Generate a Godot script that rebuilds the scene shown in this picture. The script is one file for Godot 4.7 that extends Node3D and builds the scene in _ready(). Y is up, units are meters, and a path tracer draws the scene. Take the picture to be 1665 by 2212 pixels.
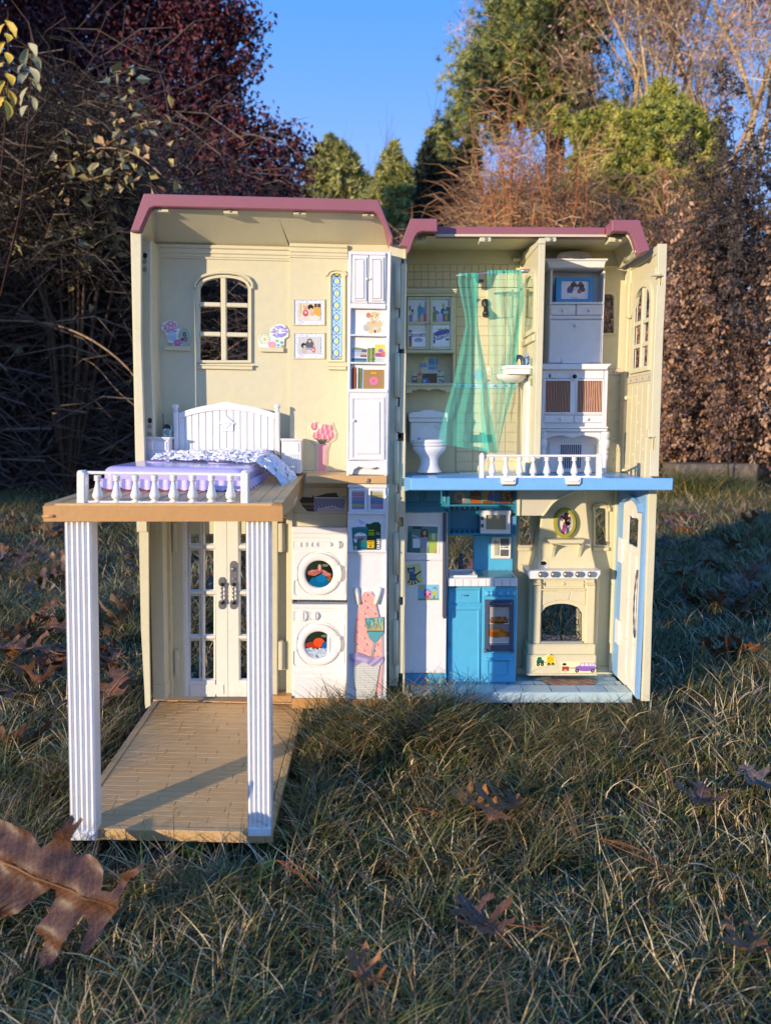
extends Node3D
# A toy fold-out dollhouse standing on an autumn lawn, late low sun from behind the camera's left shoulder.

const FOCAL := 1600.0                       # focal length in the units of a 1665 x 2212 picture

const PITCH := .1187                       # camera looks down 6.8 degrees

const EYE := Vector3(0, .5, 0)
var W := Transform3D.IDENTITY               # axes of the wing that is being built
var ox := .0
var oy := .0
var os := 1.0
var rng := RandomNumberGenerator.new()
var M := {}
var root_of := {}
var T := {}

# ------------------------------------------------------------------ placing

func view(x: float, y: float, s: float) -> void:
	ox = x; oy = y; os = s

func px(x: float, y: float, z: float) -> Vector3:          # a picture point on the plane z = const of the current wing axes
	var d := Vector3((x - 832.5) / FOCAL, -(y - 1106.0) / FOCAL, -1.0).rotated(Vector3.RIGHT, -PITCH)
	var inv := W.affine_inverse()
	var c := inv * EYE
	var l := inv.basis * d
	return c + l * ((z - c.z) / l.z)
var raw := false                             # coordinates are metres on the wing's own plane, y downward

func at(x: float, y: float, z: float) -> Vector3:
	if raw: return Vector3(x, -y, z)
	return px(ox + x * os, oy + y * os, z)

func ground_y(x: float, z: float) -> float:
	var k := [[.6, -.03], [-.5, .0], [-.775, .018], [-1.1, .062], [-1.5, .092], [-2.5, .12], [-4.0, .14], [-8.0, .16], [-90.0, .3]]
	var y := .3
	var lift := .024 * smoothstep(-.07, .01, x) * exp(-pow((z + 1.08) / .2, 2.0))
	if z >= .6:
		y = -.03
	else:
		for i in k.size() - 1:
			if z <= k[i][0] and z > k[i + 1][0]:
				var t: float = (k[i][0] - z) / (k[i][0] - k[i + 1][0])
				y = lerpf(k[i][1], k[i + 1][1], t)
	return y + lift + .008 * sin(x * 7.0 + z * 3.0) * sin(z * 6.0 - x * 2.0) * clampf((absf(x) + absf(z + 1.0)) - .5, .0, 1.0)

# ------------------------------------------------------------------ scene tree

func tag(o: Node3D, label: String, category: String, group := "", kind := "") -> void:
	if label: o.set_meta("label", label)
	if category: o.set_meta("category", category)
	if group: o.set_meta("group", group)
	if kind: o.set_meta("kind", kind)
var used := {}

func numbered(called: String) -> String:
	if not used.has(called):
		used[called] = 0
		return called
	used[called] += 1
	return "%s_%03d" % [called, used[called]]

func thing(called: String, label: String, category: String, base: Vector3, group := "") -> Node3D:
	var o := Node3D.new()
	o.name = numbered(called)
	add_child(o)
	o.transform = W * Transform3D(Basis.IDENTITY, base)
	tag(o, label, category, group)
	return o

func stool() -> SurfaceTool:
	var st := SurfaceTool.new()
	st.begin(Mesh.PRIMITIVE_TRIANGLES)
	st.set_smooth_group(-1)
	return st

func part(parent: Node3D, called: String, st: SurfaceTool, m: Material, label := "") -> MeshInstance3D:
	st.generate_normals()
	var o := MeshInstance3D.new()
	o.mesh = st.commit()
	o.material_override = m
	return hang(parent, called, o, label)

func hang(parent: Node3D, called: String, o: Node3D, label := "") -> Node3D:
	var names := {}
	for c in parent.get_children(): names[String(c.name)] = true
	var n := called
	var k := 0
	while names.has(n):
		k += 1
		n = "%s_%03d" % [called, k]
	o.name = n
	parent.add_child(o, true)
	o.transform = parent_world(parent).affine_inverse() * W
	if label: o.set_meta("label", label)
	return o

func parent_world(p: Node3D) -> Transform3D:
	var t := Transform3D.IDENTITY
	var n: Node = p
	while n is Node3D and n != self:
		t = n.transform * t
		n = n.get_parent()
	return t

# ------------------------------------------------------------------ shapes

func tri(st: SurfaceTool, a: Vector3, b: Vector3, c: Vector3) -> void:
	st.add_vertex(a); st.add_vertex(b); st.add_vertex(c)

func quad(st: SurfaceTool, a: Vector3, b: Vector3, c: Vector3, d: Vector3) -> void:   # clockwise seen from the front
	tri(st, a, b, c); tri(st, a, c, d)

func facing(st: SurfaceTool, pts: Array, out: Vector3) -> void:                       # a convex face turned to look along out
	var n: Vector3 = (pts[1] - pts[0]).cross(pts[2] - pts[0])
	if n.dot(out) > 0: pts.reverse()
	for i in range(1, pts.size() - 1): tri(st, pts[0], pts[i], pts[i + 1])

func box(st: SurfaceTool, lo: Vector3, hi: Vector3, bev := .0008) -> void:
	var c := (lo + hi) / 2.0
	var h := (hi - lo).abs() / 2.0
	var b := minf(bev, minf(h.x, minf(h.y, h.z)) * .45)
	var v := {}
	for sx in [-1, 1]:
		for sy in [-1, 1]:
			for sz in [-1, 1]:
				v[[sx, sy, sz, 0]] = c + Vector3(sx * h.x, sy * (h.y - b), sz * (h.z - b))
				v[[sx, sy, sz, 1]] = c + Vector3(sx * (h.x - b), sy * h.y, sz * (h.z - b))
				v[[sx, sy, sz, 2]] = c + Vector3(sx * (h.x - b), sy * (h.y - b), sz * h.z)
	for s in [-1, 1]:
		facing(st, [v[[s, -1, -1, 0]], v[[s, 1, -1, 0]], v[[s, 1, 1, 0]], v[[s, -1, 1, 0]]], Vector3(s, 0, 0))
		facing(st, [v[[-1, s, -1, 1]], v[[1, s, -1, 1]], v[[1, s, 1, 1]], v[[-1, s, 1, 1]]], Vector3(0, s, 0))
		facing(st, [v[[-1, -1, s, 2]], v[[1, -1, s, 2]], v[[1, 1, s, 2]], v[[-1, 1, s, 2]]], Vector3(0, 0, s))
	if b <= .0: return
	for s in [-1, 1]:
		for t in [-1, 1]:
			facing(st, [v[[s, t, -1, 0]], v[[s, t, 1, 0]], v[[s, t, 1, 1]], v[[s, t, -1, 1]]], Vector3(s, t, 0))
			facing(st, [v[[s, -1, t, 0]], v[[s, 1, t, 0]], v[[s, 1, t, 2]], v[[s, -1, t, 2]]], Vector3(s, 0, t))
			facing(st, [v[[-1, s, t, 1]], v[[1, s, t, 1]], v[[1, s, t, 2]], v[[-1, s, t, 2]]], Vector3(0, s, t))
			for u in [-1, 1]:
				facing(st, [v[[s, t, u, 0]], v[[s, t, u, 1]], v[[s, t, u, 2]]], Vector3(s, t, u))

func span(x0: float, y0: float, x1: float, y1: float, z: float) -> Array:             # picture rectangle -> low and high corner on plane z
	var xm := (x0 + x1) / 2.0
	var ym := (y0 + y1) / 2.0
	return [Vector3(at(x0, ym, z).x, at(xm, y1, z).y, z), Vector3(at(x1, ym, z).x, at(xm, y0, z).y, z)]

func bx(st: SurfaceTool, x0: float, y0: float, x1: float, y1: float, z: float, deep: float, bev := .0008) -> void:   # box whose front face is at z
	var r := span(x0, y0, x1, y1, z)
	box(st, Vector3(r[0].x, r[0].y, z - deep), Vector3(r[1].x, r[1].y, z), bev)

func flat(pts: Array, z: float) -> PackedVector2Array:                                # picture outline -> outline on plane z
	var out := PackedVector2Array()
	for i in range(0, pts.size(), 2):
		var p := at(pts[i], pts[i + 1], z)
		out.append(Vector2(p.x, p.y))
	return out

func prism(st: SurfaceTool, poly: PackedVector2Array, z: float, deep: float, bev := .0) -> void:
	if Geometry2D.is_polygon_clockwise(poly): poly.reverse()
	var front := poly
	if bev > .0:
		var ins := Geometry2D.offset_polygon(poly, -bev)
		if ins.size() == 1 and ins[0].size() > 2:
			front = ins[0]
			var n := poly.size()
			# join the rims by nearest points
			for i in n:
				var a := poly[i]
				var b := poly[(i + 1) % n]
				var ia := near_of(front, a)
				var ib := near_of(front, b)
				facing(st, [Vector3(a.x, a.y, z - bev), Vector3(b.x, b.y, z - bev), Vector3(ib.x, ib.y, z)], Vector3(0, 0, 1))
				if ia != ib: facing(st, [Vector3(a.x, a.y, z - bev), Vector3(ib.x, ib.y, z), Vector3(ia.x, ia.y, z)], Vector3(0, 0, 1))
		else:
			bev = .0
	var ix := Geometry2D.triangulate_polygon(front)
	for i in range(0, ix.size(), 3):
		facing(st, [v3(front[ix[i]], z), v3(front[ix[i + 1]], z), v3(front[ix[i + 2]], z)], Vector3(0, 0, 1))
	var jx := Geometry2D.triangulate_polygon(poly)
	for i in range(0, jx.size(), 3):
		facing(st, [v3(poly[jx[i]], z - deep), v3(poly[jx[i + 1]], z - deep), v3(poly[jx[i + 2]], z - deep)], Vector3(0, 0, -1))
	for i in poly.size():
		var a := poly[i]
		var b := poly[(i + 1) % poly.size()]
		var e := b - a
		facing(st, [v3(a, z - bev), v3(b, z - bev), v3(b, z - deep), v3(a, z - deep)], Vector3(e.y, -e.x, 0))

func near_of(ring: PackedVector2Array, p: Vector2) -> Vector2:
	var best := ring[0]
	for q in ring:
		if q.distance_squared_to(p) < best.distance_squared_to(p): best = q
	return best

func v3(p: Vector2, z: float) -> Vector3:
	return Vector3(p.x, p.y, z)

func pz(st: SurfaceTool, pts: Array, z: float, deep: float, bev := .0) -> void:
	prism(st, flat(pts, z), z, deep, bev)

func arch(x0: float, x1: float, spring: float, top: float, n := 10) -> Array:         # points of a low arch from left to right
	var out := []
	for i in n + 1:
		var t := float(i) / n
		out.append_array([lerpf(x0, x1, t), spring - (spring - top) * sqrt(maxf(.0, 1.0 - pow(2.0 * t - 1.0, 2.0))) if top < spring else spring])
	return out

func disc(cx: float, cy: float, rx: float, ry: float, n := 20, from := .0) -> Array:
	var out := []
	for i in n:
		var a := TAU * i / n + from
		out.append_array([cx + rx * cos(a), cy + ry * sin(a)])
	return out

func wall(st: SurfaceTool, x0: float, y0: float, x1: float, y1: float, z: float, deep: float, holes := []) -> void:   # holes: [left, right, spring, top, bottom], left to right
	var x := x0
	for h in holes:
		if h[0] > x + .01: pz(st, [x, y0, h[0], y0, h[0], y1, x, y1], z, deep)
		if h[4] < y1: pz(st, [h[0], h[4], h[1], h[4], h[1], y1, h[0], y1], z, deep)
		if h[3] > y0:
			var a := arch(h[0], h[1], h[2], h[3])
			a.append_array([h[1], y0, h[0], y0])
			pz(st, a, z, deep)
		x = h[1]
	if x1 > x: pz(st, [x, y0, x1, y0, x1, y1, x, y1], z, deep)

func ring(st: SurfaceTool, outer: Array, inner: Array, z: float, deep: float) -> void:   # frame between two outlines of equally many points
	var a := flat(outer, z)
	var b := flat(inner, z)
	for i in a.size():
		var j := (i + 1) % a.size()
		facing(st, [v3(a[i], z), v3(a[j], z), v3(b[j], z), v3(b[i], z)], Vector3(0, 0, 1))
		var e := a[j] - a[i]
		var mid := (a[i] + a[j]) / 2.0 - (b[i] + b[j]) / 2.0
		facing(st, [v3(a[i], z), v3(a[j], z), v3(a[j], z - deep), v3(a[i], z - deep)], Vector3(mid.x, mid.y, 0) if absf(e.x) + absf(e.y) > 0 else Vector3.UP)
		facing(st, [v3(b[i], z), v3(b[j], z), v3(b[j], z - deep), v3(b[i], z - deep)], Vector3(-mid.x, -mid.y, 0))

func hexa(st: SurfaceTool, top: Array, bottom: Array) -> void:       # two matching quads joined to a solid
	var c := Vector3.ZERO
	for p in top + bottom: c += p
	c /= 8.0
	facing(st, top.duplicate(), (top[0] + top[2]) / 2.0 - c)
	facing(st, bottom.duplicate(), (bottom[0] + bottom[2]) / 2.0 - c)
	for i in 4:
		var j := (i + 1) % 4
		facing(st, [top[i], top[j], bottom[j], bottom[i]], (top[i] + top[j] + bottom[i] + bottom[j]) / 4.0 - c)

func tube(st: SurfaceTool, pts: Array, radii: Array, sides := 6, smooth := true) -> void:
	if smooth: st.set_smooth_group(0)
	var rings := []
	for i in pts.size():
		var d: Vector3 = (pts[mini(i + 1, pts.size() - 1)] - pts[maxi(i - 1, 0)]).normalized()
		var u := d.cross(Vector3(.3, .2, .93)).normalized()
		if u.length() < .5: u = Vector3.RIGHT
		var v := d.cross(u)
		var r: float = radii[mini(i, radii.size() - 1)]
		var ringp := []
		for k in sides:
			var a := TAU * k / sides
			ringp.append(pts[i] + (u * cos(a) + v * sin(a)) * r)
		rings.append(ringp)
	for i in rings.size() - 1:
		for k in sides:
			var l := (k + 1) % sides
			quad(st, rings[i][k], rings[i][l], rings[i + 1][l], rings[i + 1][k])
	for k in range(1, sides - 1):
		tri(st, rings[0][0], rings[0][k + 1], rings[0][k])
		tri(st, rings[-1][0], rings[-1][k], rings[-1][k + 1])
	if smooth: st.set_smooth_group(-1)

func lathe(st: SurfaceTool, foot: Vector3, axis: Vector3, prof: Array, sides := 14, squash := 1.0) -> void:   # prof: [height, radius, ...]
	st.set_smooth_group(0)
	var d := axis.normalized()
	var u := d.cross(Vector3(0, 0, 1))
	if u.length() < .1: u = d.cross(Vector3(1, 0, 0))
	u = u.normalized()
	var v := d.cross(u)
	for i in range(0, prof.size() - 2, 2):
		for k in sides:
			var a := TAU * k / sides
			var b := TAU * (k + 1) / sides
			var ra := u * cos(a) + v * sin(a) * squash
			var rb := u * cos(b) + v * sin(b) * squash
			var p = foot + d * prof[i] + ra * prof[i + 1]
			var q = foot + d * prof[i] + rb * prof[i + 1]
			var r = foot + d * prof[i + 2] + rb * prof[i + 3]
			var s = foot + d * prof[i + 2] + ra * prof[i + 3]
			if prof[i + 1] > 1e-6: tri(st, p, q, r)
			if prof[i + 3] > 1e-6: tri(st, p, r, s)
	st.set_smooth_group(-1)

func screw(parent: Node3D, p: Vector3, r: float) -> void:            # round head with a dark cross slot
	var st := stool()
	lathe(st, p, Vector3(0, 0, 1), [.0, r, .0006, r, .001, r * .75, .001, r * .3, .0002, .0], 12)
	part(parent, "screw", st, M.steel)

# ------------------------------------------------------------------ printed stickers

func canvas(w: int, h: int, c: Color) -> Image:
	var im := Image.create(w, h, false, Image.FORMAT_RGBA8)
	im.fill(c)
	return im

func blot(im: Image, cx: float, cy: float, rx: float, ry: float, c: Color, rough := .0) -> void:   # an ellipse of ink, in shares of the picture
	var w := im.get_width()
	var h := im.get_height()
	for y in range(maxi(0, int((cy - ry * 1.3) * h)), mini(h, int((cy + ry * 1.3) * h) + 1)):
		for x in range(maxi(0, int((cx - rx * 1.3) * w)), mini(w, int((cx + rx * 1.3) * w) + 1)):
			var dx := (float(x) / w - cx) / rx
			var dy := (float(y) / h - cy) / ry
			var lim := 1.0 + (rng.randf() - .5) * rough
			if dx * dx + dy * dy < lim:
				im.set_pixel(x, y, c.lerp(Color(c.r * .8, c.g * .8, c.b * .8), rng.randf() * minf(1.0, .25 + rough)))

func slab(im: Image, x0: float, y0: float, x1: float, y1: float, c: Color) -> void:
	var w := im.get_width()
	var h := im.get_height()
	im.fill_rect(Rect2i(int(x0 * w), int(y0 * h), maxi(1, int((x1 - x0) * w)), maxi(1, int((y1 - y0) * h))), c)

func stroke(im: Image, x0: float, y0: float, x1: float, y1: float, wide: float, c: Color) -> void:
	var n := int(maxf(absf(x1 - x0) * im.get_width(), absf(y1 - y0) * im.get_height())) + 2
	var r := maxf(.5, wide * im.get_width() / 2.0)
	for i in n + 1:
		var t := float(i) / n
		var cx := lerpf(x0, x1, t) * im.get_width()
		var cy := lerpf(y0, y1, t) * im.get_height()
		for y in range(maxi(0, int(cy - r)), mini(im.get_height(), int(cy + r) + 1)):
			for x in range(maxi(0, int(cx - r)), mini(im.get_width(), int(cx + r) + 1)):
				im.set_pixel(x, y, c)

func flower(im: Image, cx: float, cy: float, r: float, petals: int, c: Color, eye: Color) -> void:
	var k := float(im.get_width()) / im.get_height()
	for i in petals:
		var a := TAU * i / petals
		blot(im, cx + cos(a) * r * .62, cy + sin(a) * r * .62 * k, r * .36, r * .36 * k, c)
	blot(im, cx, cy, r * .3, r * .3 * k, eye)

func person_print(im: Image, cx: float, top: float, s: float, skin: Color, hair: Color, shirt: Color) -> void:   # a small printed figure: hair, face, shoulders
	blot(im, cx, top + s * .9, s * .9, s * .95, shirt)
	slab(im, cx - s * .75, top + s * 1.0, cx + s * .75, minf(1.0, top + s * 2.4), shirt)
	blot(im, cx, top, s * .52, s * .58, hair)
	blot(im, cx, top + s * .1, s * .36, s * .45, skin)
	blot(im, cx - s * .13, top + s * .05, s * .05, s * .05, hair)
	blot(im, cx + s * .13, top + s * .05, s * .05, s * .05, hair)

func sticker(parent: Node3D, called: String, pts: Array, z: float, im: Image, label := "", rough := .35) -> void:   # thin printed sheet cut to an outline, face at z
	var poly := flat(pts, z)
	if Geometry2D.is_polygon_clockwise(poly): poly.reverse()
	var lo := poly[0]
	var hi := poly[0]
	for p in poly:
		lo = lo.min(p); hi = hi.max(p)
	var st := stool()
	var ix := Geometry2D.triangulate_polygon(poly)
	for i in range(0, ix.size(), 3):
		var t := [poly[ix[i]], poly[ix[i + 1]], poly[ix[i + 2]]]
		if (t[1] - t[0]).cross(t[2] - t[0]) > 0: t.reverse()
		for p in t:
			st.set_uv(Vector2((p.x - lo.x) / (hi.x - lo.x), (hi.y - p.y) / (hi.y - lo.y)))
			st.add_vertex(v3(p, z))
	st.set_uv(Vector2(.01, .01))
	for i in poly.size():
		var a := poly[i]
		var b := poly[(i + 1) % poly.size()]
		var e := b - a
		facing(st, [v3(a, z), v3(b, z), v3(b, z - .0006), v3(a, z - .0006)], Vector3(e.y, -e.x, 0))
	var m := StandardMaterial3D.new()
	m.albedo_texture = ImageTexture.create_from_image(im)
	m.roughness = rough
	part(parent, called, st, m, label)

func lettering(parent: Node3D, called: String, text: String, x: float, y: float, high: float, z: float, m: Material, turn := .0, font := "Droid Sans", wide := 1.0) -> void:   # raised print centred on a picture point
	var t := TextMesh.new()
	var f := SystemFont.new()
	f.font_names = PackedStringArray([font])
	f.font_weight = 700
	t.font = f
	t.text = text
	t.font_size = 32
	t.depth = .0002
	var tall := (at(x, y - high / 2, z) - at(x, y + high / 2, z)).length()
	t.pixel_size = tall / 23.0
	var o := MeshInstance3D.new()
	o.mesh = t
	o.material_override = m
	hang(parent, called, o)
	o.transform = o.transform * Transform3D(Basis(Vector3(0, 0, 1), turn) * Basis.from_scale(Vector3(wide, 1, 1)), at(x, y, z))

# ------------------------------------------------------------------ materials

func noise_tex(freq: float, lo: float, hi: float, oct := 4, seed_ := 1, size := 256) -> NoiseTexture2D:
	var n := FastNoiseLite.new()
	n.seed = seed_
	n.frequency = freq
	n.fractal_octaves = oct
	var t := NoiseTexture2D.new()
	t.width = size; t.height = size
	t.seamless = true
	t.noise = n
	var g := Gradient.new()
	g.set_color(0, Color(lo, lo, lo)); g.set_color(1, Color(hi, hi, hi))
	t.color_ramp = g
	return t

func bump_tex(freq: float, strength: float, seed_ := 3, size := 256) -> NoiseTexture2D:
	var n := FastNoiseLite.new()
	n.seed = seed_
	n.frequency = freq
	n.fractal_octaves = 3
	var t := NoiseTexture2D.new()
	t.width = size; t.height = size
	t.seamless = true
	t.as_normal_map = true
	t.bump_strength = strength
	t.noise = n
	return t

func plastic(c: Color, rough := .38, tile := 9.0, bump := "grain") -> StandardMaterial3D:
	var m := StandardMaterial3D.new()
	m.albedo_color = c
	m.roughness = rough
	m.albedo_texture = T.mottle
	m.uv1_triplanar = true
	m.uv1_scale = Vector3(tile, tile, tile)
	if bump:
		m.normal_enabled = true
		m.normal_texture = T[bump]
		m.normal_scale = .12
	return m

func flatmat(c: Color, rough := .5, metal := .0) -> StandardMaterial3D:
	var m := StandardMaterial3D.new()
	m.albedo_color = c
	m.roughness = rough
	m.metallic = metal
	return m

func materials() -> void:
	T.mottle = worn()
	T.grain = bump_tex(.06, 2.0)
	T.wood = wood_grain()
	T.linen = linen()
	M.cream = plastic(Color(.82, .795, .675), .42)
	M.linen_wall = plastic(Color(.805, .785, .665), .5, 14.0, "linen")
	M.linen_wall.normal_scale = .35
	M.cream_pale = plastic(Color(.825, .805, .69), .42)
	M.white = plastic(Color(.90, .90, .91), .33)
	M.ivory = plastic(Color(.90, .885, .85), .36)
	M.gloss_white = plastic(Color(.91, .91, .90), .18)
	M.mauve = plastic(Color(.58, .36, .415), .42)
	M.tan = plastic(Color(.805, .655, .45), .42, 12.0, "wood")
	M.tan.normal_scale = .5
	M.tan_trim = plastic(Color(.74, .565, .36), .4)
	M.tan_dark = plastic(Color(.64, .50, .33), .55)
	M.sky_blue = plastic(Color(.47, .71, .92), .3)
	M.powder_blue = plastic(Color(.50, .68, .88), .4)
	M.teal = plastic(Color(.33, .69, .85), .35)
	M.teal_deep = plastic(Color(.20, .53, .66), .4)
	M.floor_tile = plastic(Color(.62, .74, .80), .4)
	M.floor_tile_pale = plastic(Color(.70, .79, .81), .4)
	M.grout = plastic(Color(.40, .50, .56), .7)
	M.wall_grout = plastic(Color(.79, .76, .59), .6)
	M.lilac = plastic(Color(.73, .69, .90), .15)
	M.lilac_pale = plastic(Color(.78, .70, .90), .4)
	M.pink_base = plastic(Color(.42, .16, .30), .4)
	M.steel = flatmat(Color(.62, .61, .58), .35, .6)
	M.silver = plastic(Color(.56, .57, .60), .3)
	M.silver.metallic = .55
	M.slate = plastic(Color(.30, .33, .42), .35)
	M.black = flatmat(Color(.035, .035, .045), .5)
	M.dark_recess = flatmat(Color(.12, .10, .09), .6)
	M.olive = plastic(Color(.60, .60, .24), .3)
	M.frame_blue = plastic(Color(.14, .58, .84), .35)
	M.wallpaper = flatmat(Color(.93, .93, .93), .5)
	M.ink_white = flatmat(Color(.94, .94, .96), .45)
	M.ink_navy = flatmat(Color(.08, .12, .33), .45)
	M.ink_black = flatmat(Color(.05, .05, .06), .5)
	M.ink_gold = flatmat(Color(.85, .68, .12), .45)
	var g := StandardMaterial3D.new()
	g.albedo_color = Color(.85, .9, .95, .10)
	g.transparency = BaseMaterial3D.TRANSPARENCY_ALPHA
	g.roughness = .03
	M.pane = g

func worn() -> ImageTexture:                     # faint smudges, fine scratches and specks of dirt
	var im := Image.create(512, 512, false, Image.FORMAT_RGBA8)
	var n := FastNoiseLite.new()
	n.seed = 14
	n.frequency = .008
	var r := RandomNumberGenerator.new()
	r.seed = 6
	for y in 512:
		for x in 512:
			var v := .985 + .02 * n.get_noise_2d(x, y) - .05 * maxf(.0, n.get_noise_2d(x * 2.0 + 700, y * 2.0) - .25)
			im.set_pixel(x, y, Color(v, v, v * .995))
	for i in 150:
		var x := r.randf() * 512
		var y := r.randf() * 512
		var a := r.randf() * TAU
		var k := r.randf_range(.88, .96)
		for t in r.randi_range(3, 40): im.set_pixel(posmod(int(x + cos(a) * t), 512), posmod(int(y + sin(a) * t), 512), Color(k, k, k))
	for i in 110:
		var k := r.randf_range(.55, .85)
		im.set_pixel(r.randi() % 512, r.randi() % 512, Color(k, k * .97, k * .9))
	return ImageTexture.create_from_image(im)

func wood_grain() -> ImageTexture:
	var im := Image.create(256, 256, false, Image.FORMAT_RGBA8)
	var n := FastNoiseLite.new()
	n.seed = 9
	n.frequency = .05
	for y in 256:
		for x in 256:
			var v := .5 + .5 * n.get_noise_2d(x * .25, y * 3.0) + .2 * n.get_noise_2d(x * .6 + 90, y * 8.0)
			im.set_pixel(x, y, Color(v, v, v))
	im.bump_map_to_normal_map(3.0)
	return ImageTexture.create_from_image(im)

func linen() -> ImageTexture:
	var im := Image.create(256, 256, false, Image.FORMAT_RGBA8)
	var r := RandomNumberGenerator.new()
	r.seed = 5
	var rows := []
	for y in 256: rows.append(r.randf())
	var n := FastNoiseLite.new()
	n.frequency = .05
	for y in 256:
		for x in 256:
			var v: float = .35 + .3 * rows[y] * (.6 + .6 * n.get_noise_2d(x * .5, y * 4.0)) + .06 * sin(x * TAU / 4.0) + .1 * n.get_noise_2d(x * 4.0, y * .7)
			im.set_pixel(x, y, Color(v, v, v))
	im.bump_map_to_normal_map(2.0)
	return ImageTexture.create_from_image(im)

# ------------------------------------------------------------------ the scene

func _ready() -> void:
	var cam := Camera3D.new()
	cam.name = "camera"
	cam.position = EYE
	cam.rotation = Vector3(-PITCH, 0, 0)
	var phys := CameraAttributesPhysical.new()
	phys.frustum_focal_length = 6.9
	phys.exposure_aperture = 2.0
	phys.frustum_focus_distance = 1.08
	cam.attributes = phys
	cam.fov = rad_to_deg(2.0 * atan(1106.0 / FOCAL))
	cam.near = .05
	cam.far = 400.0
	add_child(cam)
	cam.current = true
	var env := Environment.new()
	env.background_mode = Environment.BG_SKY
	var sky := Sky.new()
	var sm := ProceduralSkyMaterial.new()
	sm.sky_top_color = Color(.155, .455, .775)
	sm.sky_horizon_color = Color(.80, .82, .84)
	sm.sky_curve = .15
	sm.ground_bottom_color = Color(.10, .09, .07)
	sm.ground_horizon_color = Color(.22, .20, .16)
	sm.sun_angle_max = .0
	sky.sky_material = sm
	env.sky = sky
	env.background_energy_multiplier = 1.0
	env.tonemap_mode = Environment.TONE_MAPPER_LINEAR
	env.tonemap_exposure = 2.0
	env.sdfgi_enabled = true
	env.ssao_enabled = true
	env.ssil_enabled = true
	var we := WorldEnvironment.new()
	we.name = "environment"
	we.environment = env
	add_child(we)
	var sun := DirectionalLight3D.new()
	sun.name = "sun"
	sun.light_color = Color(1.0, .905, .77)
	sun.light_energy = .93
	sun.light_angular_distance = .5
	sun.shadow_enabled = true
	var az := deg_to_rad(46.0)
	var el := deg_to_rad(9.0)
	var dir := Vector3(sin(az) * cos(el), -sin(el), -cos(az) * cos(el))
	sun.transform = Transform3D(Basis.looking_at(dir, Vector3.UP), Vector3(-3, 2, 3))
	add_child(sun)
	materials()
	landscape()
	var pivot := Vector3(.01, .1, -1.08)
	WL = Transform3D(Basis.IDENTITY, pivot) * Transform3D(Basis(Vector3.UP, deg_to_rad(2.0)) * Basis(Vector3(0, 0, 1), deg_to_rad(-1.0)), Vector3.ZERO) * Transform3D(Basis.IDENTITY, -pivot)
	left_wing()
	right_wing()
	W = Transform3D.IDENTITY
	details()

# ------------------------------------------------------------------ ground, grass and fallen leaves

func leafmat(c: Color, rough := .7, back := .3, tinted := true) -> StandardMaterial3D:
	var m := StandardMaterial3D.new()
	m.albedo_color = c
	m.vertex_color_use_as_albedo = tinted
	m.roughness = rough
	m.cull_mode = BaseMaterial3D.CULL_DISABLED
	if back > .0:
		m.backlight_enabled = true
		m.backlight = Color(back, back, back)
	return m

func copies(parent: Node3D, called: String, mesh: Mesh, m: Material, where: Array, tints: Array, stuff := true) -> void:
	var mm := MultiMesh.new()
	mm.transform_format = MultiMesh.TRANSFORM_3D
	mm.use_colors = true
	mm.mesh = mesh
	mm.instance_count = where.size()
	for i in where.size():
		mm.set_instance_transform(i, where[i])
		mm.set_instance_color(i, tints[i] if tints.size() == where.size() else tints[rng.randi() % tints.size()])
	var o := MultiMeshInstance3D.new()
	o.multimesh = mm
	o.material_override = m
	if parent == self:
		o.name = numbered(called)
		add_child(o)
	else:
		hang(parent, called, o)
	if stuff: o.set_meta("kind", "stuff")

func turned(p: Vector3, s: float, tilt := PI) -> Transform3D:
	var b := Basis(Vector3.UP, rng.randf() * TAU) * Basis(Vector3.RIGHT, rng.randf_range(-tilt, tilt)) * Basis(Vector3(0, 0, 1), rng.randf_range(-tilt, tilt))
	return Transform3D(b * Basis.from_scale(Vector3.ONE * s), p)

func grass_tuft(n: int, radius: float, lo: float, hi: float, lean: float, palette: Array) -> Mesh:
	var st := stool()
	st.set_smooth_group(0)
	for i in n:
		var a := rng.randf() * TAU
		var r := radius * sqrt(rng.randf())
		var p := Vector3(cos(a) * r, -.004, sin(a) * r)
		var h := rng.randf_range(lo, hi)
		var d := rng.randf() * TAU
		var dir := Vector3(cos(d), 0, sin(d))
		var side := Vector3(-sin(d), 0, cos(d)).rotated(Vector3.UP, rng.randf_range(-.9, .9))
		var w := rng.randf_range(.0005, .0011) * (1.0 if rng.randf() < .9 else 1.9)
		var bend := lean * rng.randf_range(.3, 1.5)
		var c: Color = palette[rng.randi() % palette.size()]
		c = c * rng.randf_range(.65, 1.3)
		var prev := []
		for k in 5:
			var t := k / 4.0
			var ang := bend * t
			var q := p + dir * h * sin(ang) / maxf(bend, .2) * 1.0 * t + Vector3(0, h * t * cos(minf(ang * .75, 1.75)), 0)
			var ww := w * (1.0 - pow(t, 1.7)) + .0001
			var row := [q - side * ww, q + side * ww]
			if k > 0:
				st.set_color(c)
				quad(st, prev[0], prev[1], row[1], row[0])
			prev = row
	st.generate_normals()
	return st.commit()

func indoors(x: float, z: float, pad := .0) -> bool:
	if z < (-1.05 if x > -.1 else -1.02) + pad and z > -1.19 and x > -.385 and x < .392: return true
	if z > -1.12 and z < -.765 + pad * 2.2 and x > lerpf(-.352, -.375, (-.775 - z) / .33) - pad and x < lerpf(-.112, -.123, (-.775 - z) / .33) + pad: return true
	return false

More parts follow.
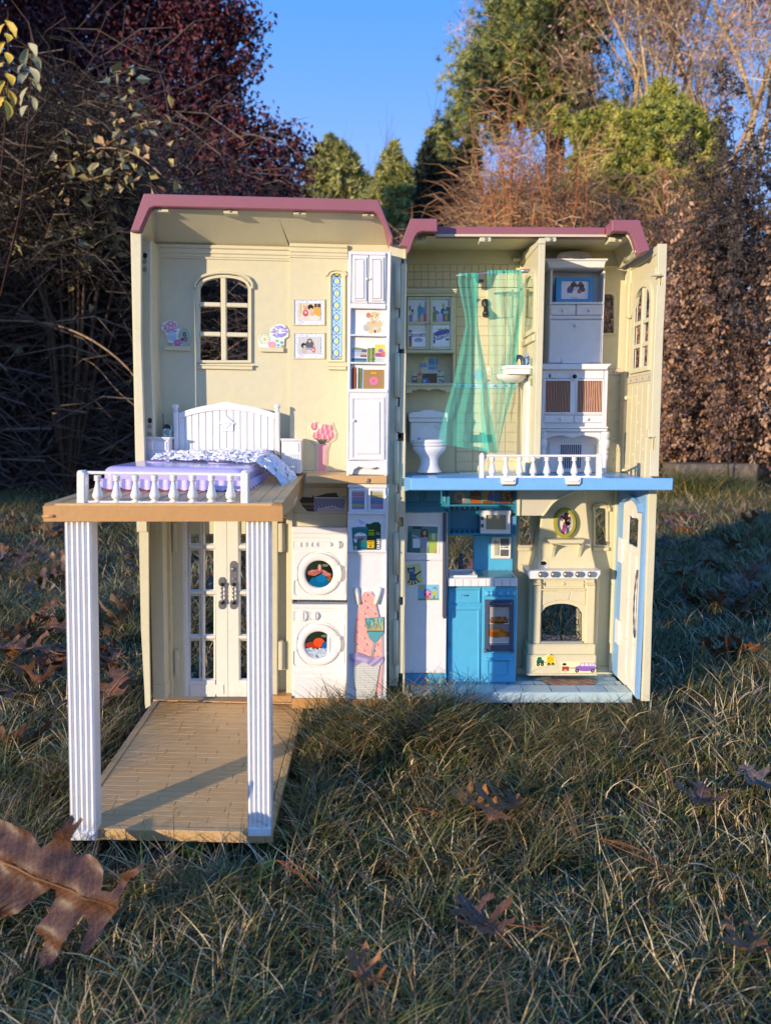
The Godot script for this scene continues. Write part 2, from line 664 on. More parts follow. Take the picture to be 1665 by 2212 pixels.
func landscape() -> void:
	# ground sheet
	var st := stool()
	st.set_smooth_group(0)
	var xs := []
	var zs := []
	for i in 81: xs.append(signf(i - 40.0) * (absf(i - 40.0) * .05 + pow(absf(i - 40.0) / 40.0, 4.0) * 78.0))
	for i in 101: zs.append(1.2 - (i * .06 + pow(i / 100.0, 5.0) * 110.0))
	for j in 100:
		for i in 80:
			var q := []
			for e in [[0, 1], [1, 1], [1, 0], [0, 0]]: q.append(Vector3(xs[i + e[0]], ground_y(xs[i + e[0]], zs[j + e[1]]), zs[j + e[1]]))
			quad(st, q[0], q[1], q[2], q[3])
	st.generate_normals()
	var g := MeshInstance3D.new()
	g.mesh = st.commit()
	var gm := StandardMaterial3D.new()
	gm.albedo_texture = soil_texture()
	gm.uv1_triplanar = true
	gm.uv1_world_triplanar = true
	gm.uv1_scale = Vector3(1.7, 1.7, 1.7)
	gm.roughness = .95
	g.material_override = gm
	g.name = "lawn_ground"
	g.set_meta("kind", "structure")
	add_child(g)
	grass()
	bushes_left()
	trees()
	thicket_right()

func soil_texture() -> ImageTexture:
	var im := Image.create(512, 512, false, Image.FORMAT_RGBA8)
	im.fill(Color(.23, .20, .13))
	rng.seed = 200
	var pal := [Color(.36, .31, .22), Color(.24, .22, .13), Color(.13, .11, .08), Color(.20, .22, .12), Color(.44, .38, .28)]
	for i in 5200:
		var x := rng.randf()
		var y := rng.randf()
		var a := rng.randf() * TAU
		var l := rng.randf_range(.01, .05)
		var c: Color = pal[rng.randi() % 5]
		c = c.darkened(rng.randf() * .5)
		for k in 26:
			var t := k / 25.0
			im.set_pixel(posmod(int((x + cos(a + t * .5) * l * t) * 512), 512), posmod(int((y + sin(a + t * .5) * l * t) * 512), 512), c)
	return ImageTexture.create_from_image(im)

func grass() -> void:
	rng.seed = 301
	var green := [Color(.070, .092, .018), Color(.105, .125, .026), Color(.048, .064, .020), Color(.165, .160, .040)]
	var straw := [Color(.35, .25, .11), Color(.23, .152, .066), Color(.54, .43, .25), Color(.130, .080, .038)]
	var both := green + straw
	var drier := green + straw
	var tufts := [grass_tuft(54, .036, .024, .064, 1.3, both), grass_tuft(54, .040, .024, .062, 2.0, drier), grass_tuft(44, .030, .030, .078, .9, both), grass_tuft(60, .044, .020, .056, 2.5, drier), grass_tuft(40, .03, .024, .066, 1.3, green)]
	var where := [[], [], [], [], []]
	var tint := [[], [], [], [], []]
	var n := FastNoiseLite.new()
	n.seed = 4
	n.frequency = 1.6
	var m := leafmat(Color.WHITE, .6, .25)
	for i in 17000:
		# denser close to the lens, thinner far away
		var d := pow(rng.randf(), 1.8)
		var z := -.28 - 8.2 * d
		var half := .28 + .60 * absf(z)
		var x := rng.randf_range(-half, half)
		if indoors(x, z, .018): continue
		var dry := n.get_noise_2d(x, z) + .14
		var k := (rng.randi() % 2) * 2 if dry < .0 else (1 if rng.randf() < .6 else 3)
		if rng.randf() < .09: k = 4
		var s := rng.randf_range(.62, 1.05) * (1.0 + .16 * maxf(.0, -z - 1.5)) * (.80 if z > -.72 else .92)
		where[k].append(Transform3D(Basis(Vector3.UP, rng.randf() * TAU) * Basis(Vector3.RIGHT, rng.randf_range(-.25, .25)) * Basis.from_scale(Vector3.ONE * s), Vector3(x, ground_y(x, z), z)))
		var b := rng.randf_range(.75, 1.25)
		tint[k].append(Color(b * rng.randf_range(.92, 1.1), b, b * rng.randf_range(.85, 1.05)))
	for i in 420:                              # taller fringe against the front of the house and round the porch floor
		var x := rng.randf_range(-.10, .40)
		var z := rng.randf_range(-1.045, -.94)
		if i >= 300:
			x = [-.41, -.078][i % 2] + rng.randf_range(-.02, .02)
			z = rng.randf_range(-1.05, -.77)
		if i >= 390: x = rng.randf_range(-.38, -.08); z = rng.randf_range(-.73, -.715)
		var k = [0, 2, 1][rng.randi() % 3]
		var bunch := .92 + .36 * exp(-pow((x - .055) / .045, 2)) + .25 * exp(-pow((x + .03) / .03, 2))
		if x > .10 and i < 300: bunch *= .62
		where[k].append(Transform3D(Basis(Vector3.UP, rng.randf() * TAU) * Basis.from_scale(Vector3(1, 1.1, 1) * bunch * rng.randf_range(.7, 1.05)), Vector3(x, ground_y(x, z), z)))
		tint[k].append(Color(1, 1, 1) * rng.randf_range(.8, 1.2))
	for i in 5200:                             # the lawn goes on beside and behind
		var x := rng.randf_range(-7.5, 7.5)
		var z := rng.randf_range(-9.5, 2.0)
		if z < -.2 and absf(x) < .22 + .52 * absf(z) or indoors(x, z, .02): continue
		var k := rng.randi() % 4
		var s := rng.randf_range(1.2, 2.2)
		where[k].append(Transform3D(Basis(Vector3.UP, rng.randf() * TAU) * Basis.from_scale(Vector3(s * 1.5, s, s * 1.5)), Vector3(x, ground_y(x, z), z)))
		tint[k].append(Color(1, 1, .95) * rng.randf_range(.8, 1.2))
	for i in 46:                               # rank grass at the foot of the concrete block
		var p := on_ground(rng.randf_range(1440, 1600), rng.randf_range(1064, 1078))
		where[2].append(Transform3D(Basis(Vector3.UP, rng.randf() * TAU) * Basis.from_scale(Vector3.ONE * rng.randf_range(1.6, 2.6)), p))
		tint[2].append(Color(.9, 1.0, .85))
	var holder := Node3D.new()
	holder.name = "lawn_grass"
	holder.set_meta("kind", "stuff")
	holder.set_meta("label", "short autumn grass of green and straw blades covering the lawn")
	holder.set_meta("category", "grass")
	add_child(holder)
	for k in 5: copies(holder, "grass_tufts", tufts[k], m, where[k], tint[k])

# ---- oak leaves

func oak_outline(v: int) -> PackedVector2Array:
	var r := [[.0, .0], [.035, .07], [.17, .15], [.27, .12], [.30, .17], [.19, .24], [.085, .28], [.10, .35], [.28, .42], [.40, .36], [.47, .42], [.43, .48], [.36, .53], [.13, .51], [.11, .58], [.26, .68], [.37, .67], [.41, .75], [.27, .79], [.12, .74], [.09, .80], [.17, .92], [.07, .91], [.0, 1.0]]
	var out := PackedVector2Array()
	var q := RandomNumberGenerator.new()
	q.seed = 60 + v
	for p in r: out.append(Vector2(p[0] * q.randf_range(.85, 1.15), p[1] + q.randf_range(-.02, .02)))
	for i in range(r.size() - 2, 0, -1): out.append(Vector2(-r[i][0] * q.randf_range(.8, 1.2), r[i][1] + q.randf_range(-.02, .02) + .03))
	return out

func leaf_blade(outline: PackedVector2Array, step: float, shape: Callable) -> SurfaceTool:
	var pts := PackedVector2Array()
	for i in outline.size():
		pts.append(outline[i])
		pts.append((outline[i] + outline[(i + 1) % outline.size()]) / 2.0)
	var edge := PackedVector2Array(pts)
	var lo := outline[0]
	var hi := outline[0]
	for p in outline: lo = lo.min(p); hi = hi.max(p)
	var y := lo.y
	while y < hi.y:
		var x := lo.x + fmod(y, step * 2.0) * .5
		while x < hi.x:
			var p := Vector2(x, y)
			if Geometry2D.is_point_in_polygon(p, edge):
				var ok := true
				for e in edge:
					if e.distance_to(p) < step * .45: ok = false
				if ok: pts.append(p)
			x += step
		y += step
	var ix := Geometry2D.triangulate_delaunay(pts)
	var st := stool()
	st.set_smooth_group(0)
	for i in range(0, ix.size(), 3):
		var c := (pts[ix[i]] + pts[ix[i + 1]] + pts[ix[i + 2]]) / 3.0
		if not Geometry2D.is_point_in_polygon(c, edge): continue
		var flip := (pts[ix[i + 1]] - pts[ix[i]]).cross(pts[ix[i + 2]] - pts[ix[i]]) > .0
		for k in ([0, 2, 1] if flip else [0, 1, 2]):
			var p := pts[ix[i + k]]
			st.set_uv(Vector2((p.x - lo.x) / (hi.x - lo.x), 1.0 - (p.y - lo.y) / (hi.y - lo.y)))
			st.add_vertex((shape).call(p))
	return st

func oak_material(k: int) -> StandardMaterial3D:
	if T.has("oak%d" % k): return T["oak%d" % k]
	var im := Image.create(160, 240, false, Image.FORMAT_RGBA8)
	var n := FastNoiseLite.new()
	n.seed = 30 + k
	n.frequency = .03
	var base: Color = [Color(.50, .34, .23), Color(.45, .31, .23), Color(.58, .36, .19), Color(.52, .43, .35), Color(.74, .49, .21)][k]
	var dark := base.darkened(.45)
	var vein: Color = [Color(.60, .42, .26), Color(.50, .38, .32), Color(.66, .44, .24), Color(.58, .48, .44), Color(.84, .62, .32)][k]
	for y in 240:
		for x in 160:
			var f := .5 + .5 * n.get_noise_2d(x, y) + .35 * n.get_noise_2d(x * 4.0, y * 4.0)
			var c := base.lerp(dark, clampf(f * .9, 0, 1))
			var u := absf(x / 160.0 - .5)
			var v := 1.0 - y / 240.0
			var side := absf(fmod(v - u * .62 + 2.0, .145) - .07)
			if u < .012: c = vein
			elif side < .0045 + .004 * (.5 - u): c = c.lerp(vein, .75)
			elif n.get_noise_2d(x * 9.0, y * 9.0) > .32: c = c.darkened(.3)
			im.set_pixel(x, y, c)
	var m := StandardMaterial3D.new()
	m.albedo_texture = ImageTexture.create_from_image(im)
	m.roughness = .55
	m.cull_mode = BaseMaterial3D.CULL_DISABLED
	m.backlight_enabled = true
	m.backlight = Color(.22, .16, .12)
	T["oak%d" % k] = m
	return m

func oak_leaf(v: int, k: int, curl: float, label: String, group: String) -> Node3D:
	var t := thing("oak_leaf", label, "leaf", Vector3.ZERO, group)
	var n := FastNoiseLite.new()
	n.seed = 90 + v
	n.frequency = 2.2
	var bendf := func(p: Vector2) -> Vector3:
		var zz := curl * (p.x * p.x * 1.8) + .12 * curl * sin(p.y * 5.0 + v) + .09 * n.get_noise_2d(p.x, p.y) + curl * .35 * (p.y - .5) * (p.y - .5)
		return Vector3(p.x * (1.0 - .25 * curl * absf(p.x)), zz, -(p.y - .5))
	part(t, "blade", leaf_blade(oak_outline(v), .075, bendf), oak_material(k))
	var st := stool()
	var mid := []
	for i in 9:
		var y := lerpf(-.16, .9, i / 8.0)
		mid.append(bendf.call(Vector2(0, maxf(y, .0))) + Vector3(0, .004, .0 if y > 0 else -y))
	tube(st, mid, [.012, .011, .010, .009, .007, .006, .004, .003, .002], 5)
	part(t, "midrib", st, flatmat(Color(.48, .33, .20), .6))
	return t

func details() -> void:
	rng.seed = 401
	var protos := []
	var spots := [
		# px, py, z, length, group index
		]
	for i in 60: spots.append([rng.randf_range(-30, 310), rng.randf_range(1120, 1560), .0, 0])
	for i in 30: spots.append([rng.randf_range(1410, 1680), rng.randf_range(1120, 1330), .0, 1])
	for i in 3: spots.append([rng.randf_range(1450, 1680), rng.randf_range(1340, 1460), .0, 1])
	for i in 16: spots.append([rng.randf_range(420, 560), rng.randf_range(1130, 1360), .0, 2])
	for i in 12: spots.append([rng.randf_range(960, 1360), rng.randf_range(1110, 1330), .0, 2])
	for i in 10: spots.append([rng.randf_range(150, 260), rng.randf_range(1330, 1660), .0, 0])
	var labels := ["dry brown oak leaf lying in the grass left of the porch", "dry grey-brown oak leaf lying in the grass right of the dollhouse", "dry brown oak leaf on the lawn behind the dollhouse, seen through its openings"]
	var groups := ["fallen oak leaves left of the porch", "fallen oak leaves right of the dollhouse", "fallen oak leaves behind the dollhouse"]
	for i in 6: protos.append(oak_leaf(i % 4, [0, 1, 2, 3, 1, 0][i], [.4, .75, -.5, 1.0, -.3, .6][i], labels[0], groups[0]))
	for i in spots.size():
		var s: Array = spots[i]
		var p := on_ground(s[0], s[1])
		if indoors(p.x, p.z, .03):
			p.x -= .12
			if indoors(p.x, p.z, .03): p = on_ground(1500 + i, 1200)
		var o: Node3D = protos[i]  if i < 6 else protos[i % 6].duplicate()
		if i >= 6:
			o.name = numbered("oak_leaf")
			add_child(o)
		var tone: String = ["tan-brown", "purplish brown", "rust brown", "pale grey-brown", "purplish brown", "tan-brown"][i % 6]
		var form: String = ["slightly curled", "curled", "arched", "tightly curled", "flattish", "cupped"][i % 6]
		o.set_meta("label", "%s %s oak leaf %s" % [form, tone, ["in the grass left of the porch", "in the grass right of the dollhouse", "on the lawn behind the dollhouse"][s[3]]])
		o.set_meta("group", groups[s[3]])
		var size := rng.randf_range(.055, .10) * (1.0 if p.z > -2.4 else 1.35)
		o.transform = Transform3D(Basis(Vector3.UP, rng.randf() * TAU) * Basis(Vector3.RIGHT, rng.randf_range(-.7, .7)) * Basis(Vector3(0, 0, 1), rng.randf_range(-.6, .6)) * Basis.from_scale(Vector3.ONE * size), p + Vector3(0, rng.randf_range(.015, .035), 0))
	# the few that lie singly in front
	var single := [[1025, 1812, .075, 4, .6, 1.1, "golden brown curled oak leaf in the grass in front of the house"], [1085, 1835, .10, 0, .8, -.6, "brown rolled oak leaf beside the golden one in front"], [1035, 2085, .085, 1, .6, .5, "dark brown crumpled oak leaf low in the middle foreground"], [1600, 2140, .07, 2, .5, 2.0, "rust orange oak leaf at the lower right edge"], [1510, 1800, .08, 1, .45, 2.6, "dull brown oak leaf half sunk in grass at right"], [1640, 1765, .08, 3, .4, .3, "grey-brown oak leaf at the right edge of the lawn"], [785, 2205, .05, 2, .9, .9, "small orange-brown leaf at the bottom edge of the picture"], [60, 1460, .13, 2, .4, 1.4, "reddish oak leaf standing on edge left of the left column"]]
	for s in single:
		var o := oak_leaf(rng.randi() % 4, s[3], s[4], s[6], "")
		var p := on_ground(s[0], s[1])
		o.transform = Transform3D(Basis(Vector3.UP, s[5]) * Basis(Vector3.RIGHT, .12) * Basis.from_scale(Vector3.ONE * s[2] * .82), p + Vector3(0, .046, 0))
	hero_leaf()
	weeds()
	block()

func on_ground(x: float, y: float) -> Vector3:
	var z := -.45
	for i in 700:
		var p := px(x, y, z)
		if p.y <= ground_y(p.x, p.z): return p
		z -= .012
	return px(x, y, z)

func hero_leaf() -> void:
	# the big oak leaf leaning in the grass in the lower left corner; and the one under it
	var z0 := -.62
	var o := [-60, 1800, -20, 1806, 10, 1814, 30, 1812, 52, 1842, 70, 1858, 92, 1842, 108, 1812, 122, 1802, 131, 1790, 138, 1800, 134, 1818, 150, 1797, 156, 1802, 134, 1838, 130, 1868, 148, 1886, 170, 1880, 190, 1888, 206, 1908, 212, 1936, 236, 1942, 246, 1926, 252, 1904, 272, 1888, 307, 1876, 296, 1892, 276, 1910, 262, 1932, 252, 1950, 250, 1976, 236, 1994, 222, 2010, 210, 2030, 196, 2040, 184, 2030, 190, 2008, 176, 1986, 164, 1996, 150, 2016, 138, 2038, 128, 2060, 124, 2072, 112, 2066, 98, 2062, 84, 2054, 98, 2044, 96, 2024, 80, 2010, 84, 1996, 100, 1980, 108, 1956, 108, 1940, 80, 1922, 56, 1912, 30, 1904, 0, 1892, -40, 1886, -90, 1880, -120, 1840, -90, 1800]
	for pass_ in 2:
		var label := "large brown lobed oak leaf standing in the grass in the lower left corner" if pass_ == 0 else "dark brown oak leaf tucked under the large one at the left edge"
		var pl := PackedVector2Array()
		var src: Array = o
		if pass_ == 1: src = [-60, 1880, 0, 1890, 40, 1908, 70, 1920, 92, 1912, 108, 1928, 84, 1950, 60, 1958, 40, 1972, 12, 1984, 0, 1990, -60, 1990]
		var zb := z0 - (.0 if pass_ == 0 else .035)
		for i in range(0, src.size(), 2):
			var p := px(src[i], src[i + 1], zb)
			pl.append(Vector2(p.x, p.y))
		var c := px(120, 1920, zb)
		var n := FastNoiseLite.new()
		n.seed = 5 + pass_
		n.frequency = 14.0
		var a := px(-40, 1858, zb)
		var b := px(245, 1972, zb)
		var ax := Vector2(b.x - a.x, b.y - a.y).normalized()
		var bend := func(p: Vector2) -> Vector3:
			var off := (p - Vector2(a.x, a.y)).dot(Vector2(-ax.y, ax.x))
			var dz := .014 * n.get_noise_2d(p.x, p.y) + 2.0 * off * off - (p.y - c.y) * .25 + .006 * sin(off * 160.0 + 1.0)
			return Vector3(p.x, p.y, zb + dz - .012)
		var t := thing("oak_leaf", label, "leaf", Vector3(c.x, c.y - .04, zb))
		var st := leaf_blade(pl, .006, bend)
		var m: StandardMaterial3D = oak_material(0 if pass_ == 0 else 1).duplicate()
		m.albedo_texture = hero_skin(Vector2(a.x, a.y), ax, pl)
		part(t, "blade", st, m)
		if pass_ == 0:
			st = stool()
			var mid := []
			for i in 14: mid.append(bend.call(Vector2(a.x, a.y).lerp(Vector2(b.x, b.y), i / 13.0)) + Vector3(0, 0, .0008))
			tube(st, mid, [.0012, .0012, .0011, .0010, .0009, .0008, .0007, .0007, .0006, .0005, .0004, .0004, .0003, .0003], 6)
			part(t, "midrib", st, flatmat(Color(.56, .38, .22), .55))

func hero_skin(a: Vector2, ax: Vector2, pl: PackedVector2Array) -> ImageTexture:
	var lo := pl[0]
	var hi := pl[0]
	for p in pl: lo = lo.min(p); hi = hi.max(p)
	var im := Image.create(360, 280, false, Image.FORMAT_RGBA8)
	var n := FastNoiseLite.new()
	n.seed = 77
	n.frequency = .02
	for y in 280:
		for x in 360:
			var p := Vector2(lerpf(lo.x, hi.x, x / 360.0), lerpf(hi.y, lo.y, y / 280.0))
			var along := (p - a).dot(ax)
			var off := absf((p - a).dot(Vector2(-ax.y, ax.x)))
			var f := .5 + .6 * n.get_noise_2d(x, y) + .3 * n.get_noise_2d(x * 5.0, y * 5.0)
			var c := Color(.41, .265, .175).lerp(Color(.25, .15, .105), clampf(f, 0, 1))
			c = c.lerp(Color(.44, .31, .235), clampf(n.get_noise_2d(x * 1.5 + 300, y * 1.5) * 1.2, 0, .7))
			var s := absf(fmod(along - off * .85 + 1.0 + .001 * n.get_noise_2d(x * 3.0, y * 3.0), .0205) - .010)
			if s < .0004: c = c.lerp(Color(.56, .39, .25), .55)
			elif absf(fmod(along + off * .6 + 1.0, .0056) - .0028) < .0003: c = c.lerp(Color(.56, .41, .31), .45)
			if n.get_noise_2d(x * 11.0, y * 11.0) > .33: c = c.darkened(.45)
			im.set_pixel(x, y, c)
	return ImageTexture.create_from_image(im)

func weeds() -> void:
	rng.seed = 450
	var gm := flatmat(Color(.22, .34, .10), .5)
	gm.cull_mode = BaseMaterial3D.CULL_DISABLED
	gm.backlight_enabled = true
	gm.backlight = Color(.3, .35, .1)
	for s in [[405, 1862, 7, "broad leaved green weed at the middle of the porch floor's front edge"], [600, 1850, 5, "broad leaved green weed beside the foot of the right column"], [530, 1930, 6, "dark green flat weed in the grass below the porch"]]:
		var p := on_ground(s[0], s[1])
		var t := thing("broadleaf_weed", s[3], "weed", p)
		for k in s[2]:
			var st := stool()
			st.set_smooth_group(0)
			var d := rng.randf() * TAU
			var l := rng.randf_range(.03, .052)
			var dir := Vector3(cos(d), 0, sin(d) * .6)
			var side := Vector3(-sin(d), 0, cos(d)).normalized()
			var lift := rng.randf_range(.6, 1.3)
			var prev := []
			for i in 9:
				var u := i / 8.0
				var q := p + dir * l * u * .8 + Vector3(0, l * lift * (u - .45 * u * u), 0)
				var w := .0065 * pow(sin(PI * clampf(u * .9 + .06, 0, 1)), .8) * (1.0 + .18 * sin(u * 20.0))
				var row := [q - side * w + Vector3(0, w * .4, 0), q, q + side * w + Vector3(0, w * .4, 0)]
				if i > 0:
					quad(st, prev[0], prev[1], row[1], row[0]); quad(st, prev[1], prev[2], row[2], row[1])
				prev = row
			part(t, "leaf", st, gm)
	var nm := flatmat(Color(.46, .26, .14), .5)
	for s in [[1070, 2062, 1215, 2092, "long rust pine needles low in the right foreground"], [890, 1800, 990, 1822, "rust pine needles left of the golden leaf"], [1290, 1870, 1440, 1930, "thin rust pine needles on the grass at right"], [600, 1920, 700, 1960, "rust pine needles in the grass below the porch"]]:
		var a := on_ground(s[0], s[1]) + Vector3(0, .032, 0)
		var b := on_ground(s[2], s[3]) + Vector3(0, .026, 0)
		var t := thing("pine_needles", s[4], "pine needles", a)
		for k in 3:
			var st := stool()
			var c := b + Vector3(rng.randf_range(-.02, .02), 0, rng.randf_range(-.02, .02))
			tube(st, [a, a.lerp(c, .33) + Vector3(0, .007 - k * .003, 0), a.lerp(c, .66) + Vector3(0, .008 - k * .002, 0), c], [.0006, .0005, .0005, .0003], 5)
			part(t, "needle", st, nm)
	var st2 := stool()
	tube(st2, [px(473, 1772, -.80), px(505, 1768, -.802), px(524, 1778, -.799), px(540, 1783, -.798)], [.0005], 5)
	var dg := thing("dry_grass_blade", "single dry grass blade lying on the porch floor boards", "grass blade", px(505, 1770, -.80))
	part(dg, "blade", st2, flatmat(Color(.55, .42, .25), .7))

func block() -> void:
	# weathered concrete block at the edge of the lawn and a scrap of white paper
	var p := on_ground(1548, 1062)
	var z := p.z
	var a := px(1458, 1070, z)
	var b := px(1640, 1003, z)
	var t := thing("concrete_block", "weathered grey concrete block at the lawn edge right of the house", "concrete block", Vector3((a.x + b.x) / 2, a.y, z))
	var st := stool()
	st.set_smooth_group(-1)
	var n := FastNoiseLite.new()
	n.frequency = 9.0
	box(st, Vector3(a.x, a.y - .06, z - .22), Vector3(b.x, b.y, z), .012)
	var m := plastic(Color(.52, .47, .41), .95, 3.0)
	m.albedo_texture = noise_tex(.03, .62, 1.0, 5, 44)
	m.normal_scale = 1.2
	part(t, "block", st, m)
	st = stool()
	var c := px(1590, 1060, z + .03)
	var grid := []
	for j in 6:
		var row := []
		for i in 9: row.append(c + Vector3((i - 4) * .018, (j - 2) * .009 + .02 * n.get_noise_2d(i * .05, j * .06), .02 * n.get_noise_2d(i * .04 + 3, j * .05) + j * -.006))
		grid.append(row)
	for j in 5:
		for i in 8:
			if (i == 0 and j == 4) or (i == 7 and j == 0): continue
			quad(st, grid[j][i], grid[j + 1][i], grid[j + 1][i + 1], grid[j][i + 1])
	var pm := flatmat(Color(.82, .86, .90), .8)
	pm.cull_mode = BaseMaterial3D.CULL_DISABLED
	var pt := thing("paper_scrap", "crumpled scrap of white paper against the concrete block", "paper", c)
	part(pt, "sheet", st, pm)

# ------------------------------------------------------------------ trees and bushes

func leaf_clump(n: int, radius: float, l: float, w: float, droop := .0) -> Mesh:
	var st := stool()
	for i in n:
		var p := Vector3(rng.randf_range(-1, 1), rng.randf_range(-1, 1), rng.randf_range(-1, 1)) * radius
		var d := Vector3(rng.randf_range(-1, 1), rng.randf_range(-1, 1) - droop, rng.randf_range(-1, 1)).normalized()
		var s := d.cross(Vector3(rng.randf() - .5, rng.randf() - .5, rng.randf() - .5)).normalized() * w
		var up := d.cross(s).normalized() * w * .5
		var k := rng.randf_range(.7, 1.25)
		st.set_color(Color(1, 1, 1) * rng.randf_range(.6, 1.3))
		tri(st, p, p + d * l * .45 * k + s + up, p + d * l * k)
		tri(st, p, p + d * l * k, p + d * l * .45 * k - s + up)
	st.generate_normals()
	return st.commit()

func twig_clump(n: int, radius: float, l: float, w: float, rise := .6) -> Mesh:
	var st := stool()
	for i in n:
		var p := Vector3(rng.randf_range(-1, 1), rng.randf_range(-1, 1), rng.randf_range(-1, 1)) * radius
		var d := Vector3(rng.randf_range(-1, 1), rng.randf_range(-.6, 1) * rise, rng.randf_range(-1, 1)).normalized()
		var q := p + d * l * .5 + Vector3(0, .08 * l, 0)
		var r := p + d * l + Vector3(0, -.10 * l, 0)
		st.set_color(Color(1, 1, 1) * rng.randf_range(.5, 1.4))
		for s in [Vector3(w, 0, w * .5), Vector3(-w * .4, w, 0)]:
			tri(st, p - s, p + s, q + s * .8); tri(st, p - s, q + s * .8, q - s * .8)
			tri(st, q - s * .8, q + s * .8, r)
	st.generate_normals()
	return st.commit()

func needle_tuft(n: int, l: float, w: float) -> Mesh:
	var st := stool()
	for i in n:
		var d := Vector3(rng.randf_range(-1, 1), rng.randf_range(-.75, 1.0), rng.randf_range(-1, 1)).normalized()
		var s := d.cross(Vector3(rng.randf() - .5, rng.randf() - .5, rng.randf() - .5)).normalized() * w
		st.set_color(Color(1, 1, 1) * rng.randf_range(.6, 1.35))
		var p := -d * l * .2
		tri(st, p - s * .6, p + d * l * .55 + s, p + d * l)
		tri(st, p - s * .6, p + d * l, p + d * l * .55 - s)
	st.generate_normals()
	return st.commit()

func scatter(blobs: Array, n: int, smin: float, smax: float, hollow := .35, tilt := PI) -> Array:     # blobs: [px, py, z, radius in picture units]
	var total := .0
	for b in blobs: total += b[3] * b[3]
	var out := []
	for b in blobs:
		var c := px(b[0], b[1], b[2])
		var r: float = b[3] * absf(b[2]) / FOCAL
		for i in int(n * b[3] * b[3] / total):
			var d := Vector3(rng.randfn(), rng.randfn(), rng.randfn()).normalized() * r * pow(rng.randf_range(hollow, 1.0), .6) * rng.randf_range(.8, 1.12)
			out.append(turned(c + d, rng.randf_range(smin, smax), tilt))
	return out

func limb(st: SurfaceTool, a: Vector3, d: Vector3, l: float, r: float, depth: int, spread: float, lift: float, tips: Array, bendy := .22) -> void:
	var pts := [a]
	var rad := [r]
	var p := a
	var dir := d
	for i in 4:
		dir = (dir + Vector3(rng.randf_range(-bendy, bendy), rng.randf_range(-bendy, bendy) * .6 + lift * .08, rng.randf_range(-bendy, bendy))).normalized()
		p += dir * l / 4.0
		pts.append(p)
		rad.append(r * (1.0 - .13 * (i + 1)))
		if depth > 0 and i > 0 and rng.randf() < .8:
			var e := (dir + Vector3(rng.randf_range(-1, 1), rng.randf_range(-.5, .9), rng.randf_range(-1, 1)) * spread).normalized()
			limb(st, p, e, l * rng.randf_range(.45, .72), r * .5, depth - 1, spread, lift, tips, bendy)
		if depth <= 1: tips.append(p)
	tube(st, pts, rad, 5 if r > .02 else 4)
	if depth > 0: limb(st, p, dir, l * .7, r * .48, depth - 1, spread, lift, tips, bendy)

func bark(c: Color) -> StandardMaterial3D:
	var m := plastic(c, .9, 2.0)
	m.albedo_texture = noise_tex(.05, .5, 1.0, 4, 71) if not T.has("bark") else T.bark
	T.bark = m.albedo_texture
	m.normal_scale = 1.0
	return m

func foot(x: float, z: float) -> Vector3:
	var p := px(x, 1000, z)
	return Vector3(p.x, ground_y(p.x, z) - .05, z)

